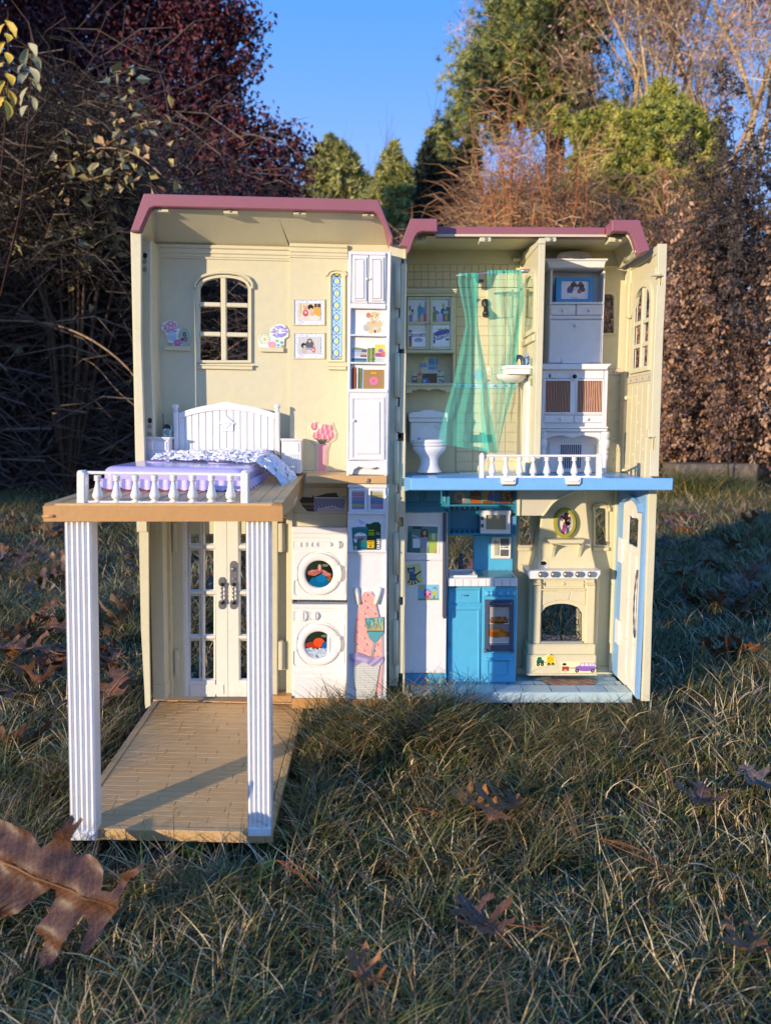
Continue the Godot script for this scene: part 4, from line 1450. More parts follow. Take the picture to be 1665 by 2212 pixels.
func left_wing() -> void:
	W = WL
	house = thing("dollhouse", "cream plastic fold-out toy dollhouse with mauve roof edges, opened in two wings on the grass", "dollhouse", Vector3(.0, .09, -1.08))
	var st: SurfaceTool
	var zb := -1.115                        # bedroom back wall
	var zc := -1.108                        # right half of it stands a little forward
	z1()
	# walls
	st = stool()
	wall(st, 150, 345, 972, 2030, zb, .006, [[440, 730, 596, 536, 1030]])
	var bw := part(house, "bedroom_wall", st, M.linen_wall)
	st = stool()
	wall(st, 970, 345, 1550, 2020, zc, .012, [])
	var rw := part(house, "bedroom_wall", st, M.linen_wall)
	# the sloping ceiling, from the back wall forward up to the roof edge
	st = stool()
	var c0 := at(190, 350, zb)
	var c1 := at(966, 366, zb)
	var f0 := at(190, 140, -1.05)
	var f1 := at(888, 148, -1.05)
	hexa(st, [f0, f1, c1, c0], [f0 + Vector3(0, .004, -.002), f1 + Vector3(0, .004, -.002), c1 + Vector3(0, .004, -.004), c0 + Vector3(0, .004, -.004)])
	part(house, "sloped_ceiling", st, M.cream)
	st = stool()
	var d0 := at(967, 346, zc)
	var d1 := at(1546, 354, zc)
	var g0 := at(886, 148, -1.05)
	var g1 := at(1500, 160, -1.05)
	hexa(st, [g0, g1, d1, d0], [g0 + Vector3(0, .0035, -.002), g1 + Vector3(0, .0035, -.002), d1 + Vector3(0, .0035, -.004), d0 + Vector3(0, .0035, -.004)])
	part(house, "sloped_ceiling", st, M.cream)
	st = stool()   # left slope of the ceiling over the pillar
	var p0 := at(105, 330, -1.075)
	var p1 := at(190, 350, zb)
	var p2 := at(192, 135, -1.05)
	var p3 := at(150, 135, -1.047)
	hexa(st, [p0, p1, p2, p3], [p0 + Vector3(-.002, .002, 0), p1 + Vector3(-.002, .002, -.004), p2 + Vector3(-.002, .003, -.002), p3 + Vector3(-.002, .002, 0)])
	part(house, "sloped_ceiling", st, M.cream)
	# mauve roof
	st = stool()
	pz(st, [45, 272, 122, 53, 1484, 88, 1570, 304, 1568, 345, 1551, 345, 1550, 300, 1494, 196, 1482, 174, 1458, 159, 186, 128, 160, 138, 146, 160, 98, 272], -1.04, .012, .0012)
	part(house, "roof_edge", st, M.mauve)
	st = stool()
	var e0 := at(124, 58, -1.05)
	var e1 := at(1482, 92, -1.05)
	var h0 := at(190, 330, -1.128)
	var h1 := at(1546, 338, -1.128)
	hexa(st, [e0, e1, h1, h0], [e0 + Vector3(0, -.004, -.002), e1 + Vector3(0, -.004, -.002), h1 + Vector3(0, -.004, 0), h0 + Vector3(0, -.004, 0)])
	part(house, "roof_panel", st, M.mauve)
	for s in [[46, 272, 122, 56], [1568, 318, 1486, 92]]:
		st = stool()
		var a := at(s[0], s[1], -1.05)
		var b := at(s[2], s[3], -1.05)
		var k := Vector3(.0, 0, -.075)
		var inward := Vector3(.003 if s[0] < 500 else -.003, -.002, 0)
		hexa(st, [a, b, b + k, a + k], [a + inward, b + inward, b + k + inward, a + k + inward])
		part(house, "roof_panel", st, M.mauve)
	for s in [[180, 128, 268, 160, 213, 141], [585, 140, 670, 171, 624, 152], [990, 148, 1066, 175, 1024, 161], [1390, 158, 1460, 184, 1424, 171]]:
		st = stool()
		bx(st, s[0], s[1], s[2], s[3], -1.048, .02)
		var tab := part(house, "screw_tab", st, M.cream_pale)
		screw(tab, at(s[4], s[5], -1.0478), .0026)
	# left side wall: rim, pillar, outside
	st = stool()
	pz(st, [45, 275, 108, 275, 108, 900, 143, 2020, 83, 2020, 66, 900], -1.048, .005, .0008)   # rim facing the lens
	part(house, "wall_rim", st, M.cream_pale)
	st = stool()
	hexa(st, [at(46, 276, -1.053), at(83, 2020, -1.053), at(83, 2020, -1.053) + Vector3(0, 0, -.07), at(46, 276, -1.053) + Vector3(0, 0, -.07)],
		[at(54, 276, -1.053), at(91, 2020, -1.053), at(91, 2020, -1.053) + Vector3(0, 0, -.07), at(54, 276, -1.053) + Vector3(0, 0, -.07)])
	part(house, "side_wall", st, M.cream)
	st = stool()
	pz(st, [104, 325, 168, 325, 168, 900, 206, 2020, 140, 2020, 104, 900], -1.075, .04, .002)
	part(house, "pillar", st, M.cream)
	st = stool()   # slim shaft of the pillar towards the wall
	pz(st, [160, 345, 190, 345, 190, 900, 212, 2020, 190, 2020, 160, 900], -1.092, .03, .003)
	part(house, "pillar", st, M.cream)
	for s in [[128, 454], [0, 0]]:          # keyhole plates with two screws, upper one and the one above the nightstand
		if s[0] == 0: z2()
		var cx := 130.0 if s[0] else 158.0
		var cy := 452.0 if s[0] else 498.0
		st = stool()
		var o := []
		for i in 16:
			var a := TAU * i / 16
			o.append_array([cx + 20 * cos(a), cy + 22 * sin(a) + (38.0 if sin(a) > 0 else -38.0)])
		pz(st, o, -1.0745, .003, .0006)
		var kp := part(house, "screw_plate", st, M.cream_pale)
		st = stool()
		var i2 := []
		for i in 16:
			var a := TAU * i / 16
			i2.append_array([cx + 12 * cos(a), cy - 38 + 12 * sin(a) + (4.0 if sin(a) > 0 else -4.0)])
		pz(st, i2, -1.0741, .0012)
		part(kp, "slot", st, M.dark_recess)
		screw(kp, at(cx, cy - 4, -1.0736), .0032)
		screw(kp, at(cx, cy + 40, -1.0736), .0032)
	z1()
	# cornice: stepped, in two runs
	for run in [[186, 972, zb, .0], [968, 1308, zc, -8.0]]:
		st = stool()
		bx(st, run[0], 352 + run[3], run[1], 374 + run[3], run[2] + .0065, .0065, .002)
		bx(st, run[0], 374 + run[3], run[1], 404 + run[3], run[2] + .0045, .0045, .002)
		bx(st, run[0], 404 + run[3], run[1], 424 + run[3], run[2] + .0028, .0028, .001)
		bx(st, run[0], 424 + run[3], run[1], 436 + run[3], run[2] + .0016, .0016, .0007)
		part(house, "cornice", st, M.cream)
	# arched window with six openings
	st = stool()
	var outer := [425, 1036]
	outer.append_array(arch(425, 746, 604, 526, 16)); outer.append_array([746, 1036])
	var inner := [444, 1022]
	inner.append_array(arch(444, 727, 600, 541, 16)); inner.append_array([727, 1022])
	ring(st, outer, inner, zb + .004, .010)
	var win := part(house, "window", st, M.cream_pale)
	st = stool()
	bx(st, 570, 536, 602, 1024, zb + .003, .008, .0012)
	part(win, "mullion", st, M.cream_pale)
	for s in [[444, 570, 684, 710], [602, 727, 688, 714], [444, 570, 856, 882], [602, 727, 860, 886]]:
		st = stool()
		bx(st, s[0], s[2], s[1], s[3], zb + .0024, .006, .0012)
		part(win, "glazing_bar", st, M.cream_pale)
	st = stool()
	var ho := [412, 600, 412, 574]
	ho.append_array(arch(412, 759, 574, 503, 16)); ho.append_array([759, 574, 759, 604, 744, 604, 744, 580])
	var hi2 := arch(744, 426, 580, 520, 16); ho.append_array(hi2); ho.append_array([426, 580, 426, 600])
	pz(st, ho, zb + .006, .006, .001)
	part(win, "hood_mould", st, M.cream)
	st = stool()
	bx(st, 428, 1046, 760, 1054, zb + .006, .006, .0006)
	bx(st, 434, 1054, 754, 1074, zb + .0045, .0045, .0006)
	part(win, "sill", st, M.cream)
	# flower sill stickers on small ledges
	b5()
	st = stool(); bx(st, 155, 505, 440, 555, zb + .005, .005, .0008); part(house, "ledge", st, M.cream)
	sticker(house, "flower_sticker", [120, 300, 150, 245, 215, 218, 290, 235, 325, 295, 330, 320, 385, 300, 440, 340, 455, 400, 440, 465, 400, 500, 180, 500, 205, 468, 185, 400, 165, 350, 135, 330], zb + .0022, print_pot_and_portrait(), "sticker of pink flowers in a blue pot beside an oval portrait")
	st = stool(); bx(st, 1216, 520, 1482, 572, zb + .005, .005, .0008); part(house, "ledge", st, M.cream)
	sticker(house, "flower_sticker", [1200, 520, 1196, 440, 1215, 385, 1265, 365, 1325, 385, 1330, 310, 1400, 270, 1440, 258, 1490, 275, 1535, 330, 1535, 400, 1490, 430, 1485, 520], zb + .0022, print_clock_and_violets(), "sticker of a round clock, a pink daisy and violet flowers in a pot")
	# two framed photographs on the right part of the wall
	b1()
	for k in 2:
		var dy := 482.0 * k
		st = stool()
		ring(st, [92, 272 + dy, 546, 272 + dy, 546, 652 + dy, 92, 652 + dy], [107, 287 + dy, 534, 287 + dy, 534, 638 + dy, 107, 638 + dy], zc + .0022, .003)
		var fr := part(house, "picture_frame", st, M.cream)
		sticker(fr, "picture_mat", [107, 287 + dy, 534, 287 + dy, 534, 638 + dy, 107, 638 + dy], zc + .0009, print_mat())
		sticker(fr, "photograph", [165, 333 + dy, 486, 333 + dy, 486, 578 + dy, 165, 578 + dy], zc + .0016, print_photo(k), ["photograph of a child at a table with a red doll", "photograph of a person in grey between a child and a pink toy"][k])
	# narrow stained glass window
	z1()
	st = stool()
	var so := [1190, 1030]; so.append_array(arch(1190, 1290, 530, 504, 10)); so.append_array([1290, 1030])
	var si := [1208, 1018]; si.append_array(arch(1208, 1272, 530, 516, 10)); si.append_array([1272, 1018])
	ring(st, so, si, zc + .003, .004)
	var sg := part(house, "stained_glass_window", st, M.cream_pale)
	var gl := [1208, 1022]; gl.append_array(arch(1208, 1272, 530, 516, 10)); gl.append_array([1272, 1022])
	sticker(sg, "glass_pane", gl, zc + .0008, print_stained_glass(), "tall blue stained glass pane with ovals and yellow hearts", .15)
	st = stool()
	var sh := [1176, 530]; sh.append_array(arch(1176, 1302, 520, 490, 10)); sh.append_array([1302, 530, 1288, 530]); sh.append_array(arch(1288, 1192, 524, 502, 10)); sh.append_array([1192, 530])
	pz(st, sh, zc + .005, .005, .0008)
	part(sg, "hood_mould", st, M.cream)
	st = stool()
	bx(st, 1183, 1052, 1299, 1058, zc + .0065, .0065, .0005); bx(st, 1188, 1058, 1296, 1076, zc + .005, .005, .0005)
	part(sg, "sill", st, M.cream)
	# tulip sticker by the bookcase, set into a vase shaped frame
	z2()
	sticker(house, "tulip_sticker", [1085, 495, 1090, 475, 1120, 470, 1140, 485, 1175, 478, 1212, 482, 1222, 515, 1234, 535, 1225, 565, 1195, 582, 1190, 605, 1182, 640, 1176, 762, 1128, 762, 1132, 640, 1136, 600, 1115, 585, 1095, 555], zc + .0026, print_tulips(), "sticker of pink tulips in a tall pink vase")
	st = stool()
	pz(st, [1072, 500, 1080, 466, 1120, 460, 1145, 474, 1178, 467, 1222, 472, 1234, 510, 1246, 535, 1236, 575, 1206, 590, 1200, 612, 1192, 640, 1188, 766, 1116, 766, 1120, 640, 1118, 600, 1100, 592, 1082, 558], zc + .0016, .0016, .0007)
	part(house, "sticker_surround", st, M.cream)
	st = stool()
	bx(st, 1042, 745, 1304, 752, zc + .002, .002); bx(st, 1042, 756, 1304, 775, zc + .0035, .0035)
	part(house, "skirting", st, M.cream)
	bedroom_shelf_tower()
	nightstands(zb)
	bed(zb)
	hinge_side()
	balcony()
	porch()
	laundry()

func bedroom_shelf_tower() -> void:
	z1()
	var zf := -1.032
	var base := at(1425, 2010, zf - .015)
	var t := thing("shelf_tower", "tall white toy shelf tower with cupboard doors, teddy bear and books in the bedroom", "cabinet", base)
	var st := stool()
	bx(st, 1306, 390, 1547, 1030, zf - .006, .068)
	bx(st, 1306, 390, 1322, 1724, zf, .008); bx(st, 1528, 390, 1547, 1724, zf, .008)
	bx(st, 1322, 390, 1528, 411, zf, .008); bx(st, 1322, 692, 1528, 722, zf, .008)
	b1()
	bx(st, 918, 785, 1418, 808, zf, .008); bx(st, 918, 1182, 1418, 1208, zf, .008)
	z2()
	bx(st, 1306, 115, 1547, 775, zf - .006, .068)
	bx(st, 1306, 280, 1540, 298, zf + .001, .009); bx(st, 1306, 298, 1537, 692, zf, .008)
	part(t, "carcass", st, M.white)
	z1()
	for s in [[1329, 1425], [1429, 1525]]:
		st = stool()
		bx(st, s[0], 411, s[1], 690, zf - .001, .006)
		ring(st, [s[0] + 12, 424, s[1] - 12, 424, s[1] - 12, 676, s[0] + 12, 676], [s[0] + 20, 434, s[1] - 20, 434, s[1] - 20, 668, s[0] + 20, 668], zf + .0006, .0016)
		pz(st, [s[0] + 24, 438, s[1] - 24, 438, s[1] - 24, 664, s[0] + 24, 664], zf + .0008, .0018, .0008)
		var d := part(t, "cupboard_door", st, M.white)
		st = stool()
		lathe(st, at(1418 if s[0] < 1400 else 1436, 551, zf - .001), Vector3(0, 0, 1), [.0, .0012, .0015, .0016, .0026, .0012, .003, .0], 10)
		part(d, "knob", st, M.white)
	b1()
	sticker(t, "teddy_sticker", disc(1228, 612, 150, 178, 26), zf - .0055, print_teddy(), "sticker of a seated cream teddy bear with a pink bow")
	sticker(t, "books_sticker", [930, 985, 985, 965, 1110, 985, 1150, 968, 1250, 975, 1258, 930, 1300, 915, 1410, 925, 1412, 1180, 930, 1180], zf - .0055, print_stacked_books(), "sticker of stacked books and a painted box")
	sticker(t, "books_sticker", [932, 1268, 965, 1232, 1085, 1262, 1092, 1562, 932, 1562], zf - .0055, print_standing_books(), "sticker of standing coloured books")
	sticker(t, "basket_sticker", [1097, 1288, 1397, 1288, 1397, 1562, 1097, 1562], zf - .0055, print_wicker(true), "sticker of a wicker basket with a pink daisy")
	z2()
	st = stool()
	ring(st, [1327, 325, 1517, 325, 1517, 685, 1327, 685], [1336, 334, 1508, 334, 1508, 676, 1336, 676], zf + .0012, .002)
	pz(st, [1354, 350, 1494, 350, 1494, 656, 1354, 656], zf + .0014, .0014, .001)
	var ld := part(t, "cupboard_door", st, M.white)
	st = stool()
	lathe(st, at(1341, 461, zf + .001), Vector3(0, 0, 1), [.0, .001, .002, .0022, .0034, .0012, .0036, .0], 10)
	part(ld, "knob", st, M.white)
	st = stool()   # plinth with a wavy cut
	pz(st, [1306, 694, 1537, 694, 1537, 775, 1512, 775, 1505, 748, 1480, 732, 1440, 742, 1400, 735, 1370, 730, 1345, 745, 1334, 775, 1306, 775], zf + .001, .006, .0008)
	part(t, "plinth", st, M.white)

func nightstands(zb: float) -> void:
	z2()
	for s in [[122, 276, 556, 700, 128, 270], [916, 1042, 566, 768, 922, 1036]]:
		var zf := -1.070 if s[0] < 500 else -1.078
		var lab := "white toy nightstand left of the bed under the baby monitor" if s[0] < 500 else "white toy nightstand right of the bed beside the tulip sticker"
		var t := thing("nightstand", lab, "nightstand", at((s[0] + s[1]) / 2.0, s[3], zf), "nightstands beside the bed")
		var st := stool()
		bx(st, s[4], s[2] + 14, s[5], s[3], zf, .03)
		part(t, "body", st, M.white)
		st = stool()
		bx(st, s[0], s[2], s[1], s[2] + 8, zf + .004, .036); bx(st, s[4] - 3, s[2] + 8, s[5] + 3, s[2] + 15, zf + .002, .034)
		part(t, "top", st, M.white)
		st = stool()
		bx(st, s[4] + 14, s[2] + 24, s[5] - 14, s[2] + 76, zf + .0012, .002)
		part(t, "drawer_front", st, M.white)
		for k in 7:
			st = stool()
			var x: float = s[4] + 14 + k * (s[5] - s[4] - 28) / 7.0
			bx(st, x, s[2] + 88, x + (s[5] - s[4] - 28) / 7.0 - 4, s[3] - 4, zf + .001, .002)
			part(t, "slat", st, M.white)
	# small round baby monitor standing on the left nightstand
	var zf2 := -1.082
	var m := thing("baby_monitor", "small grey and white toy baby monitor with antenna on left nightstand", "baby monitor", at(256, 557, zf2))
	var st2 := stool()
	pz(st2, [228, 556, 234, 530, 228, 510, 238, 488, 256, 480, 275, 488, 283, 510, 277, 530, 279, 556], zf2, .008, .001)
	part(m, "body", st2, plastic(Color(.62, .72, .76), .4))
	st2 = stool()
	pz(st2, [229, 514, 238, 488, 256, 480, 275, 488, 282, 514, 268, 506, 243, 506], zf2 + .0008, .0015)
	part(m, "display", st2, M.black)
	st2 = stool()
	lathe(st2, at(258, 528, zf2), Vector3(0, 0, 1), [.0, .0038, .0012, .0034, .0012, .0018, .0016, .0], 14)
	part(m, "dial", st2, plastic(Color(.52, .62, .56), .4))
	st2 = stool()
	tube(st2, [at(238, 500, zf2 - .004), at(236, 450, zf2 - .004), at(235, 424, zf2 - .004)], [.0008, .0006, .0009], 6)
	part(m, "antenna", st2, M.slate)

func bed(_zb: float) -> void:
	z2()
	var zh := -1.092
	full()
	var t := thing("toy_bed", "white toy bed with slatted curved headboard and glossy lilac mattress on the balcony", "bed", px(400, 1060, -.99))
	z2()
	var st := stool()
	var top := [323, 420]
	for i in 17:                              # curved top line of the headboard
		var x := lerpf(323, 882, i / 16.0)
		var u := absf(x - 602.0) / 280.0
		var y := 418.0 - 56.0 * pow(cos(minf(u, 1.0) * PI / 2.0), .9)
		if u < .13: y = 350.0 + 40 * u
		top.append_array([x, y])
	top.append_array([882, 640, 323, 640])
	pz(st, top, zh - .002, .006, .001)
	var hb := part(t, "headboard", st, M.white)
	st = stool()                              # raised curved rail along the top
	var rail := []
	for i in 17:
		var x := lerpf(323, 882, i / 16.0)
		var u := absf(x - 602.0) / 280.0
		rail.append_array([x, (350.0 + 40 * u) if u < .13 else 417.0 - 56.0 * pow(cos(minf(u, 1.0) * PI / 2.0), .9)])
	for i in 17:
		var x := lerpf(882, 323, i / 16.0)
		var u := absf(x - 602.0) / 280.0
		rail.append_array([x, 452.0 - 52.0 * pow(cos(minf(u, 1.0) * PI / 2.0), .9)])
	pz(st, rail, zh + .001, .003, .0008)
	part(hb, "top_rail", st, M.white)
	var edges := [326, 362, 404, 444, 484, 524, 564, 604, 644, 684, 724, 764, 804, 843, 880]
	for i in edges.size() - 1:
		var ua := absf((edges[i] + edges[i + 1]) / 2.0 - 602.0) / 280.0
		st = stool()
		bx(st, edges[i] + 2, 452.0 - 52.0 * pow(cos(minf(ua, 1.0) * PI / 2.0), .9) - 3, edges[i + 1] - 2, 640, zh - .0006, .002, .0007)
		part(hb, "slat", st, M.white)
	st = stool()                              # birdhouse emblem with a heart
	pz(st, [554, 476, 602, 432, 654, 478, 648, 484, 643, 482, 643, 522, 571, 522, 571, 482, 560, 484], zh + .0012, .0018, .0006)
	part(hb, "birdhouse_emblem", st, M.white)
	st = stool()
	var heart := []
	for i in 22:
		var a := TAU * i / 22
		heart.append_array([602 + 1.7 * 16 * pow(sin(a), 3), 486 - 1.45 * (13 * cos(a) - 5 * cos(2 * a) - 2 * cos(3 * a) - cos(4 * a))])
	pz(st, heart, zh + .002, .001, .0006)
	part(hb, "heart", st, M.white)
	for x in [308.0, 897.0]:
		st = stool()
		bx(st, x - 14, 404, x + 14, 660, zh + .003, .008, .0015)
		lathe(st, at(x, 404, zh), Vector3(0, 1, 0), [.0, .0035, .001, .004, .002, .0028, .003, .0026, .0045, .0044, .0065, .0048, .0085, .0040, .0096, .0018, .010, .0], 16)
		part(t, "bedpost", st, M.white)
	# mattress: rounded top slab, scalloped skirt, base
	full()
	var zf := -.892
	var zr := -1.084
	var lo := px(219, 1060, zf)
	var hi := px(538, 1012, zf)
	st = stool()
	mattress(st, Vector3(lo.x + .001, lo.y + .012, zr), Vector3(hi.x - .004, hi.y, zf), .009)
	part(t, "mattress", st, M.lilac)
	for side in 3:                            # scalloped skirt: front, right, left
		st = stool()
		var a: Vector3
		var b: Vector3
		if side == 0: a = Vector3(lo.x, lo.y + .0145, zf + .001); b = Vector3(hi.x, lo.y + .0145, zf + .001)
		elif side == 1: a = Vector3(hi.x - .0005, lo.y + .0145, zf); b = Vector3(hi.x - .0005, lo.y + .0145, zr)
		else: a = Vector3(lo.x + .0005, lo.y + .0145, zf); b = Vector3(lo.x + .0005, lo.y + .0145, zr)
		var out := Vector3(0, 0, 1) if side == 0 else Vector3(1 if side == 1 else -1, 0, 0)
		var n := 96
		for i in n:
			var pa := a.lerp(b, float(i) / n) + out * .0012 * sin(TAU * 16.0 * i / n)
			var pb := a.lerp(b, float(i + 1) / n) + out * .0012 * sin(TAU * 16.0 * (i + 1) / n)
			var ha := .0085 + .004 * absf(sin(PI * 8.0 * i / n))
			var hb2 := .0085 + .004 * absf(sin(PI * 8.0 * (i + 1) / n))
			var o2 := out * .0022
			facing(st, [pa + o2 * .3, pb + o2 * .3, pb + o2 - Vector3(0, hb2, 0), pa + o2 - Vector3(0, ha, 0)], out)
			facing(st, [pa - out * .001, pb - out * .001, pb - out * .001 - Vector3(0, hb2, 0), pa - out * .001 - Vector3(0, ha, 0)], -out)
			facing(st, [pa + o2 - Vector3(0, ha, 0), pb + o2 - Vector3(0, hb2, 0), pb - out * .001 - Vector3(0, hb2, 0), pa - out * .001 - Vector3(0, ha, 0)], Vector3.DOWN)
			facing(st, [pa + o2 * .3, pb + o2 * .3, pb - out * .001, pa - out * .001], Vector3.UP)
		part(t, "scalloped_skirt", st, M.lilac)
	st = stool()
	box(st, Vector3(lo.x + .001, lo.y + .0045, zr), Vector3(hi.x - .001, lo.y + .012, zf), .001)
	part(t, "valance", st, M.lilac_pale)
	st = stool()
	box(st, Vector3(lo.x + .004, lo.y - .001, zr), Vector3(hi.x - .004, lo.y + .005, zf - .003), .0005)
	part(t, "base", st, M.pink_base)
	# the two embossed pillow outlines on the glossy top
	for k in 2:
		st = stool()
		var pts := []
		for i in 19:
			var a := PI + PI * i / 18.0
			pts.append(Vector3(lerpf(lo.x, hi.x, .12 + .0 + k * .46) + .02 + .016 * cos(a), hi.y + .0002, zr + .085 - .01 * sin(a)))
		tube(st, pts, [.0006], 5)
		part(t, "embossed_line", st, M.lilac_pale)
	lace(lo, hi, zf, zr)

func mattress(st: SurfaceTool, lo: Vector3, hi: Vector3, r: float) -> void:      # slab whose upper edges are round
	st.set_smooth_group(0)
	var c := (lo + hi) / 2.0
	var rows := []
	var prof := [[.0, lo.y]]
	for i in 7:
		var a := PI / 2 * i / 6
		prof.append([r * (1 - cos(a)), hi.y - r + r * sin(a)])
	for p in prof:
		var line := []
		var hx = (hi.x - lo.x) / 2 - p[0]
		var hz = (hi.z - lo.z) / 2 - p[0]
		var rc := .012
		for q in 4:
			for j in 6:
				var a := PI / 2 * (q + j / 5.0)
				var sx := 1.0 if q in [0, 3] else -1.0
				var sz := 1.0 if q in [0, 1] else -1.0
				line.append(Vector3(c.x + sx * (hx - rc) + cos(a) * rc, p[1], c.z + sz * (hz - rc) + sin(a) * rc))
		rows.append(line)
	for i in rows.size() - 1:
		for k in 24:
			var l := (k + 1) % 24
			var n: Vector3 = (rows[i][k] + rows[i][l]) / 2.0 - c
			facing(st, [rows[i][k], rows[i][l], rows[i + 1][l], rows[i + 1][k]], Vector3(n.x, .3 * n.length(), n.z))
	for k in range(1, 23):
		facing(st, [rows[-1][0], rows[-1][k], rows[-1][k + 1]], Vector3.UP)
	st.set_smooth_group(-1)

func lace(lo: Vector3, hi: Vector3, zf: float, zr: float) -> void:
	# an open lace cloth thrown over the head end of the bed, hanging over its right edge
	var t := thing("lace_cloth", "crumpled white lace cloth thrown over the head end of the lilac bed", "lace cloth", Vector3((lo.x + hi.x) / 2, hi.y, -1.04))
	var n := FastNoiseLite.new()
	n.seed = 21
	n.frequency = 16.0
	var nx := 210
	var nz := 100
	var top := hi.y + .0016
	var edge := hi.x - .006
	var grid := []
	for j in nz + 1:
		var row := []
		for i in nx + 1:
			var u := float(i) / nx
			var v := float(j) / nz
			var x := lerpf(lo.x + .022, hi.x + .060, u)
			var front := -.995 + .030 * u - .006 * sin(u * 9.0) + .03 * maxf(.0, u - .7)
			var z := lerpf(-1.083, front - .028 * (1.0 - u), v) + .004 * n.get_noise_2d(u * .3, v * .3)
			var y := top + .011 * smoothstep(.0, 1.0, 1.0 - v) * (.75 + .5 * u) + .007 * absf(n.get_noise_2d(x * 2.2, z * 3.0)) + .005 * maxf(.0, n.get_noise_2d(x * 1.2 + 40, z * 5.0))
			if x > edge:
				var over := x - edge
				y -= .30 * over + 7.0 * over * over - .005 * n.get_noise_2d(z * 9.0, 3.0)
				x = edge + over * .85
				z += .35 * over
			row.append(Vector3(x, y, z))
		grid.append(row)
	var st := stool()
	st.set_smooth_group(0)
	for j in nz:
		for i in nx:
			# petal shaped holes between the threads
			var fu := fmod(i + 4.0 * sin(j * .35), 11.0) / 11.0 - .5
			var fv := fmod(j + 2.5 * sin(i * .31), 9.0) / 9.0 - .5
			var hole := pow(fu * 2.3, 2) + pow(fv * 3.4 + fu, 2) < .24 or pow(fu * 5.0 + 1.9, 2) + pow(fv * 4.0 - 1.2, 2) < .2
			var rim := j >= nz - 3 or i >= nx - 3 or i < 2
			if j == nz - 1 and (i % 8) < 2: continue
			if hole and not rim: continue
			quad(st, grid[j][i], grid[j][i + 1], grid[j + 1][i + 1], grid[j + 1][i])
	var m := StandardMaterial3D.new()
	m.albedo_color = Color(.93, .93, .95)
	m.roughness = .9
	m.cull_mode = BaseMaterial3D.CULL_DISABLED
	m.backlight_enabled = true
	m.backlight = Color(.5, .5, .5)
	part(t, "lace", st, m)

func hinge_side() -> void:                    # the cream edges of both wings and the hinge barrels between them
	b8()
	var st := stool()
	pz(st, [62, 182, 212, 186, 212, 296, 166, 298, 166, 330, 150, 340, 130, 2200, 132, 4040, 58, 4040, 46, 2200, 56, 700], -1.055, .006, .0006)
	part(house, "hinge_plate", st, M.cream_pale)
	st = stool()
	bx(st, 52, 186, 62, 4000, -1.062, .06)
	part(house, "hinge_wall", st, M.cream)
	var segs := [[335, 1085], [1122, 1822], [1890, 2560], [2640, 3260], [3330, 3930]]
	for s in segs:
		st = stool()
		var o: float = -s[0] * .0055
		bx(st, 158 + o, s[0], 210 + o, s[1], -1.052, .008)
		part(house, "hinge_plate", st, M.cream_pale)
	# barrels: long knuckles and short pins
	for s in [[332, 728, 1], [728, 814, 0], [814, 1040, 2], [1040, 1122, 0], [1122, 1508, 1], [1508, 1590, 0], [1590, 1810, 2], [1810, 1890, 0], [1890, 2270, 1], [2270, 2350, 0], [2350, 2600, 2], [2600, 2690, 0], [2690, 3060, 1], [3060, 3140, 0], [3140, 3380, 2], [3380, 3460, 0], [3460, 3850, 1], [3850, 4000, 2]]:
		var o: float = -s[0] * .0055
		st = stool()
		if s[2] == 0:
			bx(st, 126 + o, s[0] + 6, 146 + o, s[1] - 6, -1.0535, .003)
			part(house, "hinge_pin", st, M.ivory)
		else:
			var a := at((134 if s[2] == 1 else 144) + o, s[0], -1.052)
			var b := at((134 if s[2] == 1 else 144) + o, s[1], -1.052)
			tube(st, [a, b], [.0042 if s[2] == 1 else .003], 14)
			part(house, "hinge_knuckle", st, M.cream_pale)

